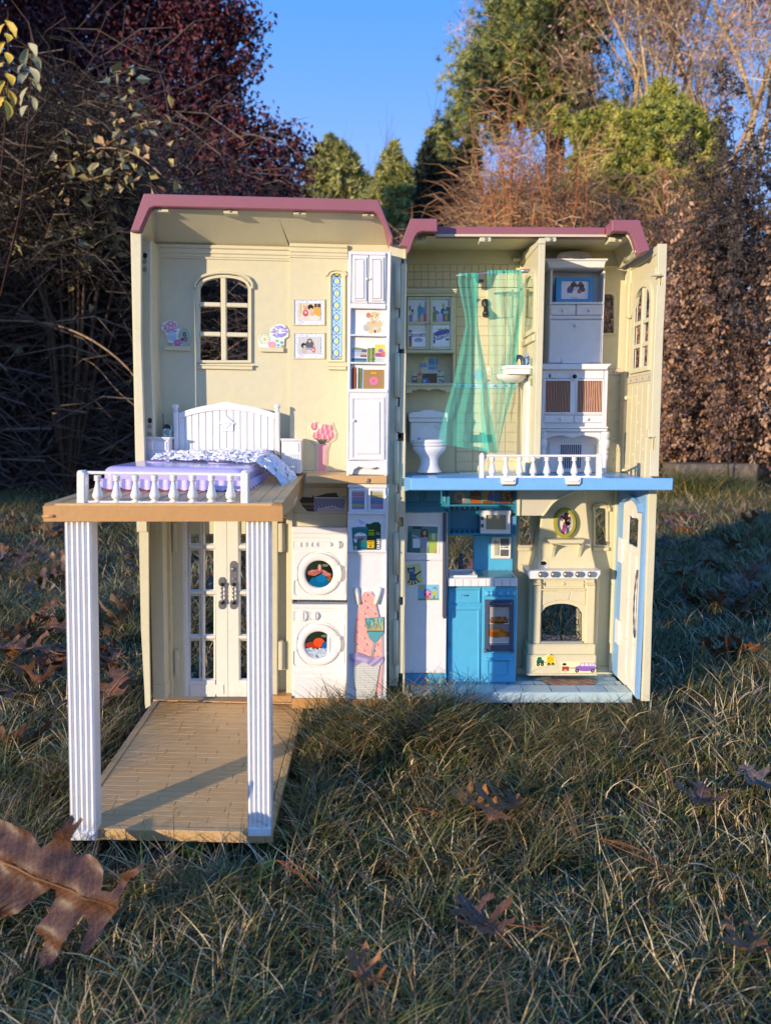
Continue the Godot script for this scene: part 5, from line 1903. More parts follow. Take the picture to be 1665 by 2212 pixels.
func balcony() -> void:
	full()
	# floor slab of the balcony, a solid with a raised rim
	var zf := -.775
	var zr := -1.108
	var fl := px(97, 1090, zf); var fr := px(609, 1090, zf)
	var bl := px(316, 1027, zr); var br := px(657, 1026, zr)
	bl.x = fl.x - .004
	var th := Vector3(0, -.0155, 0)
	var st := stool()
	hexa(st, [fl, fr, br, bl], [fl + th, fr + th, br + th, bl + th])
	var slab_ := part(house, "balcony_floor", st, M.tan)
	var right := (br - fr).normalized()
	var across := (fr - fl).normalized()
	var up := Vector3(0, .0012, 0)
	for s in [[fr, br, -across, .0105], [fl, fr, right, .010], [fl, bl, across, .0105]]:
		st = stool()
		var a: Vector3 = s[0]; var b: Vector3 = s[1]; var w: Vector3 = s[2] * s[3]
		hexa(st, [a + up, b + up, b + w + up, a + w + up], [a - up, b - up, b + w - up, a + w - up])
		part(slab_, "rim", st, M.tan)
	st = stool()
	hexa(st, [fl + Vector3(-.001, -.0012, .002), fr + Vector3(.001, -.0012, .002), fr + Vector3(.001, -.0012, -.0), fl + Vector3(-.001, -.0012, 0)],
		[fl + th + Vector3(-.001, -.002, .002), fr + th + Vector3(.001, -.002, .002), fr + th + Vector3(.001, -.002, -.006), fl + th + Vector3(-.001, -.002, -.006)])
	part(slab_, "front_edge", st, M.tan_trim)
	# floor boards of the balcony
	var n := 14
	for i in n:
		var t0 := (i + .06) / n * .90 + .055
		var t1 := (i + .94) / n * .90 + .055
		st = stool()
		var a := fl.lerp(fr, t0) + right * .012
		var b := fl.lerp(fr, t1) + right * .012
		var c := bl.lerp(br, t1) - right * .002
		var d := bl.lerp(br, t0) - right * .002
		var e := Vector3(0, .0006, 0)
		hexa(st, [a + e, b + e, c + e, d + e], [a - e, b - e, c - e, d - e])
		part(slab_, "floor_board", st, M.tan)
	# bracket under the slab at the right, and the tan storey beam running to the hinge
	z6()
	st = stool()
	pz(st, [362, 42, 1118, 44, 1118, 120, 362, 112], -1.028, .085, .001)
	var beam := part(house, "storey_beam", st, M.tan)
	st = stool(); bx(st, 920, 72, 960, 118, -1.0272, .002); part(beam, "screw_recess", st, M.tan_dark)
	screw(beam, at(940, 86, -1.0268), .0028)
	st = stool()
	var k0 := fr + th + Vector3(-.012, 0, -.004); var k1 := br + th + Vector3(-.012, 0, 0)
	hexa(st, [k0, k1, k1 + Vector3(.011, 0, 0), k0 + Vector3(.011, 0, 0)], [k0.lerp(k1, .55) + Vector3(0, -.010, 0), k1 + Vector3(0, -.016, 0), k1 + Vector3(.011, -.016, 0), k0.lerp(k1, .55) + Vector3(.011, -.010, 0)])
	part(slab_, "bracket", st, M.tan)
	z5()
	st = stool()
	tube(st, [at(52, 345, -.774), at(112, 341, -.772), at(122, 339, -.774)], [.0016], 8)
	part(slab_, "latch_peg", st, M.tan_trim)
	# railing with eight turned balusters
	var zr2 := -.782
	st = stool()
	bx(st, 288, 86, 1206, 104, zr2, .004); bx(st, 288, 258, 1206, 270, zr2 + .001, .006)
	var rail := part(house, "balcony_railing", st, M.gloss_white)
	for s in [[248, 296, 82, 268], [1200, 1246, 84, 272]]:
		st = stool()
		pz(st, [s[0], s[3], s[0], s[2] + 8, s[0] + 8, s[2] - 6, s[0] + 32, s[2] - 6, s[0] + 38, s[2] + 4, s[1], s[2] + 10, s[1], s[3]], zr2 + .004, .011, .001)
		part(rail, "railing_post", st, M.gloss_white)
	for k in 8:
		st = stool()
		baluster(st, at(371 + 110.1 * k, 258, zr2 - .002), at(371 + 110.1 * k, 104, zr2 - .002))
		part(rail, "baluster", st, M.gloss_white)

func baluster(st: SurfaceTool, foot: Vector3, top: Vector3) -> void:
	var h := (top - foot).length()
	var p := [.0, .155, .05, .155, .055, .10, .10, .095, .12, .15, .20, .19, .28, .185, .40, .15, .58, .105, .74, .078, .79, .085, .805, .14, .83, .145, .84, .10, .88, .13, .94, .125, .96, .135, 1.0, .11]
	var q := []
	for i in p.size(): q.append(p[i] * h)
	lathe(st, foot, top - foot, q, 16)

func porch() -> void:
	# ramp-like floor: its own slanted axes, planks laid across
	full()
	W = Transform3D.IDENTITY
	var bl := px(335, 1513, -1.10); var br := px(657, 1521, -1.10)
	var fl := px(149, 1790, -.775); var fr := px(606, 1800, -.775)
	var ex := (br - bl + fr - fl).normalized()
	var ez := ((fl + fr) / 2 - (bl + br) / 2)
	var long := ez.length()
	ez = ez.normalized()
	ez = (ez - ex * ex.dot(ez)).normalized()
	var ey := ez.cross(ex)
	var wide := ((br - bl).length() + (fr - fl).length()) / 2
	W = Transform3D(Basis(ex, ey, ez), (bl + br) / 2)
	var hw := wide / 2
	var st := stool()
	box(st, Vector3(-hw, -.013, 0), Vector3(hw, -.0012, long), .001)
	var floor_ := part(house, "porch_floor", st, M.tan_dark)
	for s in [[-hw, -hw + .009], [hw - .009, hw]]:
		st = stool(); box(st, Vector3(s[0], -.012, .004), Vector3(s[1], .0016, long + .0005), .001); part(floor_, "rim", st, M.tan)
	st = stool(); box(st, Vector3(-hw + .009, -.0125, long - .006), Vector3(hw - .009, .0012, long + .001), .0008); part(floor_, "rim", st, M.tan)
	rng.seed = 77
	var rows := 31
	var m2 = M.tan.duplicate(); m2.albedo_color = Color(.795, .645, .44)
	var m3 = M.tan.duplicate(); m3.albedo_color = Color(.82, .67, .465)
	for r in rows:
		var z0 := .006 + (long - .012) * r / rows
		var z1_ := .006 + (long - .012) * (r + 1) / rows - .0004
		var x := -hw + .0098
		var first := true
		while x < hw - .0105:
			var w := rng.randf_range(.05, .085) if not first else rng.randf_range(.02, .08)
			first = false
			var x1 := minf(x + w, hw - .0098)
			if hw - .0098 - x1 < .014: x1 = hw - .0098
			st = stool()
			box(st, Vector3(x, -.0014, z0), Vector3(x1 - .0005, .0006 + rng.randf() * .00015, z1_), .0003)
			part(floor_, "plank", st, [M.tan, m2, m3][rng.randi() % 3])
			x = x1
	st = stool(); box(st, Vector3(-hw - .002, -.012, -.05), Vector3(hw, .0008, -.0004), .0006); part(floor_, "threshold", st, M.tan)
	st = stool()
	for s in [[-.085, -.035]]:
		box(st, Vector3(s[0], .0004, .004), Vector3(s[1], .0013, .0095), .0003)
	part(floor_, "hinge_strip", st, M.tan_dark)
	W = WL
	# sill strip under the laundry units
	z6()
	st = stool()
	bx(st, 40, 2084, 240, 2140, -1.086, .03)
	bx(st, 240, 2108, 750, 2200, -1.086, .03)
	bx(st, 750, 2116, 1112, 2215, -1.030, .08)
	part(house, "base_strip", st, M.tan_trim)
	# two fluted columns
	for s in [[175, 333, 362, 2210], [1228, 1371, 362, 2200]]:
		z5()
		var top := (at(s[0], s[2] - 6, -.779) + at(s[1], s[2] - 6, -.779)) / 2
		var w: float = (at(s[1], s[2], -.779) - at(s[0], s[2], -.779)).x
		full()
		var foot := px(180 if s[0] < 500 else 561, 1815 if s[0] < 500 else 1806, -.779)
		st = stool()
		fluted(st, foot, top, w)
		var col := part(house, "column", st, M.white)
		st = stool()
		box(st, foot + Vector3(-w / 2, 0, -.016), foot + Vector3(w / 2, .0105, .0016), .001)
		part(col, "column_foot", st, M.white)
	# cream jambs on the left of the doors
	z5()
	st = stool()
	pz(st, [608, 340, 664, 340, 668, 1000, 676, 1440, 648, 1460, 622, 1000], -1.05, .005)
	part(house, "wall_rim", st, M.cream_pale)
	st = stool()
	hexa(st, [at(608, 340, -1.055), at(645, 1440, -1.055), at(645, 1440, -1.055) + Vector3(0, 0, -.07), at(608, 340, -1.055) + Vector3(0, 0, -.07)],
		[at(616, 340, -1.055), at(652, 1440, -1.055), at(652, 1440, -1.055) + Vector3(0, 0, -.07), at(616, 340, -1.055) + Vector3(0, 0, -.07)])
	part(house, "side_wall", st, M.cream)
	st = stool(); pz(st, [666, 340, 748, 340, 764, 1400, 690, 1400], -1.076, .03, .001); part(house, "pillar", st, M.cream)
	st = stool(); pz(st, [690, 1320, 766, 1320, 768, 1402, 690, 1404], -1.074, .03, .001); part(house, "pillar_foot", st, M.cream)
	st = stool(); pz(st, [745, 340, 790, 340, 806, 1395, 762, 1395], -1.098, .02, .001); part(house, "jamb", st, M.cream)
	st = stool(); pz(st, [780, 340, 864, 340, 876, 1392, 798, 1392], -1.106, .012, .001); part(house, "jamb", st, M.cream)
	for yy in [[380, 552], [1120, 1270]]:
		st = stool(); bx(st, 806 + (12 if yy[0] > 1000 else 0), yy[0], 828 + (12 if yy[0] > 1000 else 0), yy[1], -1.102, .004); part(house, "door_hinge", st, M.cream_pale)
	st = stool(); pz(st, [858, 340, 884, 340, 896, 1390, 872, 1390], -1.108, .012, .0008); part(house, "jamb", st, M.white)
	# double door
	b7()
	for k in 2:
		var zd := -1.112
		var x0 := 16.0 if k == 0 else 566.0
		var x1 := 564.0 if k == 0 else 1150.0
		var cols := [[62, 218], [250, 408]] if k == 0 else [[708, 862], [900, 1056]]
		var rows2 := [[-330, -100], [-10, 164], [212, 764], [802, 1342], [1380, 1918]]
		var door := Node3D.new()
		st = stool()
		var drop := .0
		# stiles and rails around the lights
		bx(st, x0, -330, cols[0][0], 2132, zd, .007)
		bx(st, cols[0][1], -330, cols[1][0], 1918, zd, .007)
		bx(st, cols[1][1], -330, x1, 2132, zd, .007)
		for c in cols:
			bx(st, c[0], 164, c[1], 212, zd, .0068); bx(st, c[0], 764, c[1], 802, zd, .0068); bx(st, c[0], 1342, c[1], 1380, zd, .0068)
		bx(st, cols[0][0], 1918, cols[0][1], 2132, zd, .0068); bx(st, cols[0][1], 1918, cols[1][1], 2132, zd, .0068)
		var dm := part(house, "entry_door", st, M.ivory)
		for c in cols:
			for rr in [[-330, 164], [212, 764], [802, 1342], [1380, 1918]]:
				st = stool()
				bevel_frame(st, c[0], rr[0], c[1], rr[1], 24.0, zd + .0002, zd - .0055)
				part(dm, "window_bead", st, M.ivory)
		st = stool()
		bx(st, x0 + 60, 1975, x1 - 50, 2100, zd + .0012, .002)
		part(dm, "kick_panel", st, M.ivory)
		# handle plates, beaded pull and lock
		var hx := 490.0 if k == 0 else 638.0
		var t0 := 582.0 if k == 0 else 372.0
		st = stool()
		pz(st, [hx - 48, t0 + 36, hx - 24, t0, hx + 22, t0, hx + 48, t0 + 34, hx + 48, 670, hx + 24, 705, hx - 24, 705, hx - 48, 670], zd + .002, .002, .0008)
		pz(st, [hx - 48, 905, hx - 30, 880, hx + 30, 880, hx + 48, 905, hx + 48, 965, hx + 20, 998, hx - 20, 998, hx - 46, 970], zd + .002, .002, .0008)
		var hd := part(dm, "door_handle", st, M.silver)
		st = stool()
		var h := (at(hx, 685, zd) - at(hx, 905, zd)).length()
		var pr := []
		for i in 31:
			var u := i / 30.0
			pr.append_array([u * h, .0011 + .0013 * pow(absf(sin(u * PI * 4.0)), .7)])
		lathe(st, at(hx, 905, zd + .0052), Vector3(0, 1, 0), pr, 12)
		for yy in [672, 912]: lathe(st, at(hx, yy, zd + .002), Vector3(0, 0, 1), [.0, .0022, .0035, .0022, .0045, .0014, .0046, .0], 10)
		hang_part(dm, "pull_bar", st, M.silver)
		for yy in [672, 912]:
			st = stool()
			lathe(st, at(hx, yy, zd + .0062), Vector3(0, 0, 1), [.0, .0026, .0006, .0026, .0006, .0], 14)
			hang_part(dm, "screw", st, M.black)
		if k == 1:
			st = stool()
			lathe(st, at(635, 474, zd + .002), Vector3(0, 0, 1), [.0, .004, .0012, .0038, .0014, .0026, .0022, .0022, .0022, .0], 18)
			tube(st, [at(612, 604, zd + .003), at(660, 604, zd + .003)], [.0009], 6)
			hang_part(dm, "lock", st, M.silver)
	# jamb right of the doors with the two hinge leaves
	z6()
	st = stool(); pz(st, [-150, 440, 58, 440, 62, 2080, -150, 2080], -1.106, .012, .001); part(house, "jamb", st, M.white)
	st = stool(); pz(st, [48, 440, 108, 440, 104, 2090, 52, 2090], -1.094, .02, .001); part(house, "jamb", st, M.cream)
	st = stool(); pz(st, [104, 440, 190, 440, 190, 2060, 104, 2060], -1.112, .01, .001); part(house, "jamb", st, M.cream)
	st = stool(); pz(st, [186, 380, 246, 340, 246, 2070, 186, 2060], -1.10, .02, .001); part(house, "jamb", st, M.cream)
	for yy in [[485, 752], [1580, 1845]]:
		st = stool(); bx(st, 112, yy[0], 150, yy[1], -1.092, .012); bx(st, 150, yy[0] + 2, 184, yy[1] - 4, -1.102, .006); part(house, "door_hinge", st, M.cream_pale)

func hang_part(parent: Node3D, called: String, st: SurfaceTool, m: Material) -> void:
	part(parent, called, st, m)

func bevel_frame(st: SurfaceTool, x0: float, y0: float, x1: float, y1: float, w: float, za: float, zb: float) -> void:   # sloping bead around an opening
	var a := [at(x0, y0, za), at(x1, y0, za), at(x1, y1, za), at(x0, y1, za)]
	var b := [at(x0 + w, y0 + w, zb), at(x1 - w, y0 + w, zb), at(x1 - w, y1 - w, zb), at(x0 + w, y1 - w, zb)]
	for i in 4:
		var j := (i + 1) % 4
		facing(st, [a[i], a[j], b[j], b[i]], Vector3(0, 0, 1))
		facing(st, [a[i], a[j], b[j] + Vector3(0, 0, -.001), b[i] + Vector3(0, 0, -.001)], Vector3(0, 0, -1))

func fluted(st: SurfaceTool, foot: Vector3, top: Vector3, w: float) -> void:
	# cross section with five rounded ribs, swept from foot to top
	var sec := []
	var n := 5
	sec.append(Vector2(-w / 2, -.018))
	sec.append(Vector2(-w / 2, -.001))
	for k in n:
		for i in 7:
			var t := i / 6.0
			var x := -w / 2 + w * (k + .06 + .88 * t) / n
			sec.append(Vector2(x, -.0032 + .0034 * pow(sin(PI * clampf(t, .02, .98)), .45)))
	sec.append(Vector2(w / 2, -.001))
	sec.append(Vector2(w / 2, -.018))
	for i in sec.size():
		var j := (i + 1) % sec.size()
		var a := Vector3(sec[i].x, 0, sec[i].y)
		var b := Vector3(sec[j].x, 0, sec[j].y)
		var e: Vector2 = sec[j] - sec[i]
		facing(st, [foot + a, foot + b, top + b, top + a], Vector3(-e.y, 0, e.x))

func laundry() -> void:
	var zw := -1.106
	z6()
	var st := stool()
	bx(st, 240, 60, 752, 560, zw, .008)
	part(house, "laundry_wall", st, M.cream)
	st = stool()
	bx(st, 246, 150, 750, 160, zw + .0012, .002); bx(st, 246, 392, 745, 404, zw + .0015, .002)
	part(house, "wall_moulding", st, M.cream)
	sticker(house, "basket_sticker", [298, 244, 330, 240, 430, 244, 420, 208, 440, 240, 560, 208, 650, 202, 668, 240, 740, 240, 726, 300, 712, 378, 470, 378, 380, 372, 330, 320], zw + .001, print_laundry_shelf(), "sticker of brown cloths and a lined white basket above the washers")
	# narrow white laundry tower
	var zf := -1.032
	var t := thing("laundry_cupboard", "tall white toy cupboard with folded towels, product bags, ironing board, broom and basket", "cabinet", at(935, 2110, zf - .01))
	st = stool()
	bx(st, 752, 120, 1116, 2115, zf - .003, .068)
	bx(st, 752, 120, 1118, 156, zf, .004); bx(st, 752, 382, 1118, 402, zf + .0008, .005)
	bx(st, 752, 402, 768, 745, zf, .004); bx(st, 1094, 402, 1114, 745, zf, .004); bx(st, 752, 740, 1116, 756, zf + .0012, .006)
	ring(st, [752, 760, 1112, 760, 1112, 2115, 752, 2115], [770, 774, 1094, 774, 1094, 2100, 770, 2100], zf - .001, .002)
	part(t, "carcass", st, M.white)
	for s in [[772, 930, 792, 908], [946, 1104, 964, 1082]]:
		st = stool()
		ring(st, [s[0], 160, s[1], 160, s[1], 378, s[0], 378], [s[2], 182, s[3], 182, s[3], 356, s[2], 356], zf, .004)
		var d := part(t, "cupboard_door", st, M.white)
		sticker(d, "towel_print", [s[2], 182, s[3], 182, s[3], 356, s[2], 356], zf - .0022, print_towels(s[0] < 800), "print of folded towels")
		for yy in [224, 320]:
			st = stool(); bx(st, s[0] - 8 if s[0] < 800 else s[1] - 2, yy, s[0] + 2 if s[0] < 800 else s[1] + 8, yy + 24, zf + .0012, .002); part(d, "hinge", st, M.white)
	sticker(t, "bag_print", [790, 522, 840, 518, 834, 460, 865, 436, 925, 480, 955, 492, 1028, 458, 1062, 500, 1058, 728, 806, 730], zf - .0022, print_bags(), "print of a teal bag and a dark green pet food bag")
	lettering(t, "bag_lettering", "Pampers", 872, 612, 30, zf - .0018, M.ink_navy, .06, "Droid Sans", .85)
	lettering(t, "bag_lettering", "IAMS", 1038, 672, 28, zf - .0018, M.ink_white, PI / 2, "Droid Sans", 1.05)
	# ironing board, broom and wicker basket in relief
	for s in [[826, 1080, 862, 1230], [1056, 1080, 1012, 1230]]:
		st = stool()
		tube(st, [at(s[0], s[1], zf - .001), at(s[2], s[3], zf - .001)], [.0038], 10)
		part(t, "ironing_board_leg", st, M.ivory)
	st = stool()
	var ib := [815, 1690, 812, 1500, 838, 1340, 868, 1230, 876, 1165, 900, 1125, 935, 1118, 975, 1125, 1000, 1165, 1012, 1230, 1040, 1350, 1072, 1500, 1075, 1800, 1064, 2060, 1010, 2064, 1000, 1900]
	var grow := []
	for i in range(0, ib.size(), 2): grow.append_array([935 + (ib[i] - 935) * 1.10, 1580 + (ib[i + 1] - 1580) * 1.028])
	pz(st, grow, zf - .0012, .002, .001)
	part(t, "ironing_board_rim", st, M.white)
	sticker(t, "ironing_board_cover", ib, zf - .0004, print_ironing_cloth(), "pink ironing board cover with small flower sprigs")
	sticker(t, "broom_print", [912, 1362, 1086, 1350, 1086, 1500, 1064, 1525, 1030, 1570, 1010, 1588, 985, 1720, 968, 1720, 990, 1585, 950, 1545, 935, 1480, 925, 1470], zf + .0004, print_broom(), "print of a teal broom standing head up")
	sticker(t, "basket_print", [795, 1760, 775, 1745, 770, 1700, 850, 1680, 960, 1720, 1084, 1722, 1082, 1760, 1050, 1800, 1002, 2100, 838, 2100], zf + .0010, print_white_wicker(), "print of a white wicker laundry basket with lilac cloth")
	# dryer above, washing machine below
	appliance("tumble_dryer", "upper white toy dryer with round glass door showing pink and blue laundry", 240, 524, 748, 1196, 0)
	appliance("washing_machine", "lower white toy washing machine with round door showing orange laundry and suds", 240, 1240, 748, 2106, 1)

func appliance(called: String, label: String, x0: float, y0: float, x1: float, y1: float, kind: int) -> void:
	var zf := -1.090
	z6()
	var t := thing(called, label, "dryer" if kind == 0 else "washing machine", at((x0 + x1) / 2, y1, zf - .012))
	var st := stool()
	bx(st, x0, y0, x1, y1, zf, .022, .0012)
	part(t, "body", st, M.white)
	st = stool()
	if kind == 0:
		bx(st, x0 - 2, y0 - 4, x1 + 2, 580, zf + .0025, .006, .001)
		bx(st, x0, 582, x1, 622, zf + .0012, .004)
		part(t, "top_ledge", st, M.white)
		st = stool()
		bevel_frame(st, 250, 646, 730, 716, 12.0, zf + .0008, zf - .0002)
		bx(st, 262, 656, 718, 706, zf + .0006, .002)
		var cp := part(t, "control_panel", st, M.white)
		for k in 4:
			st = stool()
			bx(st, 292 + 50 * k, 658, 332 + 50 * k, 704, zf + .002, .003, .0012)
			bx(st, 304 + 50 * k, 666, 322 + 50 * k, 696, zf + .003, .003, .0012)
			part(cp, "button", st, M.white)
		st = stool(); lathe(st, at(590, 678, zf + .0005), Vector3(0, 0, 1), [.0, .0036, .002, .003, .0024, .0], 16); part(cp, "button", st, M.white)
		st = stool()
		lathe(st, at(668, 680, zf + .0005), Vector3(0, 0, 1), [.0, .006, .0022, .0056, .0024, .0], 20)
		box(st, at(668, 680, zf + .002) + Vector3(-.0014, -.005, 0), at(668, 680, zf + .005) + Vector3(.0014, .005, 0), .0006)
		part(cp, "dial", st, M.white)
	else:
		bx(st, x0 - 2, y0 - 4, x1 + 2, 1274, zf + .002, .006, .001)
		part(t, "top_ledge", st, M.white)
		st = stool()
		bevel_frame(st, 254, 1296, 730, 1390, 10.0, zf + .001, zf)
		var cp := part(t, "control_panel", st, M.white)
		st = stool(); bx(st, 294, 1302, 486, 1384, zf + .0006, .002); part(cp, "dial_plate", st, plastic(Color(.80, .80, .80), .4))
		for s in [[338, 1340, .0088], [452, 1340, .0066]]:
			st = stool(); lathe(st, at(s[0], s[1], zf + .0006), Vector3(0, 0, 1), [.0, s[2], .002, s[2] * .94, .0024, s[2] * .5, .0022, .0], 22)
			box(st, at(s[0], s[1], zf + .002) + Vector3(-.001, -s[2] * .6, 0), at(s[0], s[1], zf + .0042) + Vector3(.001, s[2] * .6, 0), .0005)
			part(cp, "dial", st, M.white)
		st = stool(); bx(st, 388, 1310, 408, 1374, zf + .0014, .002); part(cp, "button", st, M.white)
		st = stool(); pz(st, [540, 1312, 724, 1304, 726, 1380, 540, 1384], zf + .0014, .002, .0008); part(cp, "detergent_drawer", st, M.white)
		st = stool(); bx(st, x0, 1850, x1, 1882, zf + .001, .003); part(t, "plinth_ledge", st, M.white)
		for k in 8:
			st = stool(); bx(st, 256, 1908 + 23 * k, 730, 1922 + 23 * k, zf + .0014, .002, .0008); part(t, "vent_slat", st, M.white)
	# round door
	var cx := 492.0 if kind == 0 else 486.0
	var cy := 952.0 if kind == 0 else 1606.0
	var r := (at(cx + 200, cy, zf) - at(cx, cy, zf)).length()
	for s in [[-1, -1], [1, -1], [1, 1], [-1, 1]]:   # raised corner fields beside the door
		var o := []
		for i in 9:
			var a := PI / 2 * (.12 + .76 * i / 8.0)
			o.append_array([cx + s[0] * 212 * cos(a), cy + s[1] * 212 * sin(a)])
		o.append_array([cx + s[0] * 70, cy + s[1] * 200, cx + s[0] * 215, cy + s[1] * 200, cx + s[0] * 236, cy + s[1] * 180, cx + s[0] * 236, cy + s[1] * 66])
		st = stool(); pz(st, o, zf + .0014, .002, .0)
		part(t, "corner_panel", st, M.white)
	st = stool()
	lathe(st, at(cx, cy, zf), Vector3(0, 0, 1), [.0, r, .0025, r * .99, .004, r * .95, .0045, r * .88, .0045, r * .72, .0035, r * .66, .002, r * .645, .0012, r * .63, .0012, r * .55], 44)
	var door := part(t, "door", st, M.white)
	sticker(door, "laundry_print", disc(cx, cy, 128, 126, 32), zf + .0016, print_drum(kind), "print of laundry behind the round glass", .12)
	st = stool(); bx(st, cx - 228, cy - 60, cx - 196, cy + 62, zf + .0042, .004, .001); part(door, "hinge", st, M.white)
	st = stool()
	var hd := []
	for i in 9:
		var a := -.38 + .76 * i / 8.0
		hd.append_array([cx + 206 * cos(a), cy + 206 * sin(a)])
	for i in 9:
		var a := .38 - .76 * i / 8.0
		hd.append_array([cx + 160 * cos(a), cy + 160 * sin(a)])
	pz(st, hd, zf + .0065, .006, .001)
	part(door, "handle", st, M.white)
	if kind == 1:
		st = stool(); bx(st, 580, 1520, 590, 1715, zf + .003, .0016, .0004); part(door, "seal", st, M.white)

# ------------------------------------------------------------------ the dollhouse, right wing: bathroom and study above, kitchen below

const ZB := -1.16

func right_wing() -> void:
	W = Transform3D.IDENTITY
	var st: SurfaceTool
	z3()
	# back walls of the upper storey
	st = stool()
	wall(st, 100, 180, 775, 1520, ZB, .006, [])
	var bath := part(house, "bathroom_wall", st, M.cream)
	st = stool()
	wall(st, 770, 180, 1400, 1520, ZB - .0003, .006, [[1226, 1294, 522, 504, 728]])
	var study := part(house, "study_wall", st, M.linen_wall)
	# tiles: three rows of small squares, then the shower field
	full()
	st = stool(); bx(st, 878, 570, 1128, 622, ZB + .0006, .001); bx(st, 984, 620, 1128, 1019, ZB + .0006, .001)
	part(bath, "grout_field", st, M.wall_grout)
	rng.seed = 5
	for r in 3:
		for c in 16:
			st = stool()
			bx(st, 879 + c * 15.5, 571.5 + r * 16.6, 879 + c * 15.5 + 14.3, 571.5 + r * 16.6 + 15.4, ZB + .0015 + rng.randf() * .0002, .0015, .0004)
			part(bath, "wall_tile", st, M.cream)
	for r in 19:
		for c in 4:
			st = stool()
			var w := 35.6
			bx(st, 985 + c * w, 622 + r * 20.85, 985 + c * w + w - 1.3, 622 + r * 20.85 + 19.6, ZB + .0015 + rng.randf() * .0002, .0015, .0004)
			part(bath, "wall_tile", st, M.cream)
	z4()
	sticker(house, "tile_border", [390, 238, 760, 240, 760, 268, 390, 268], ZB + .0024, print_border(12, Color(.80, .86, .90), Color(.34, .56, .72)), "pale blue printed tile border behind the curtain")
	sticker(house, "bath_sticker", [498, 235, 500, 180, 520, 150, 545, 165, 570, 160, 582, 140, 598, 150, 600, 235], ZB + .0026, print_bath_things(), "sticker of a blue sponge and a bottle behind the curtain")
	st = stool()   # tap plate
	bx(st, 487, 530, 600, 574, ZB + .004, .004); bx(st, 530, 518, 558, 530, ZB + .004, .004)
	part(house, "tap_plate", st, plastic(Color(.30, .38, .40), .4))
	z3()
	st = stool()   # shower head
	lathe(st, at(562, 545, ZB + .004), Vector3(.05, -1, .5), [.0, .0, .0, .0055, .006, .006, .010, .0032, .016, .0034, .022, .006, .026, .006, .026, .0], 16)
	part(house, "shower_head", st, plastic(Color(.16, .17, .20), .35))
	st = stool()
	bx(st, 570, 475, 716, 640, ZB + .005, .005, .001)
	part(house, "soap_alcove", st, M.cream)
	medicine_cabinet()
	roof_right()
	# side flange next to the hinge, and the inner left wall of the wing
	st = stool()
	box(st, Vector3(.0255, .09, ZB), Vector3(.0285, .737, -1.0535), .0005)
	part(house, "side_wall", st, M.cream)
	partition()
	right_wall()
	study_details(study)
	upper_floor()
	kitchen_shell()
	toilet()
	pedestal_sink()
	shower_curtain()
	hutch()
	kitchen_units()
	fireplace()

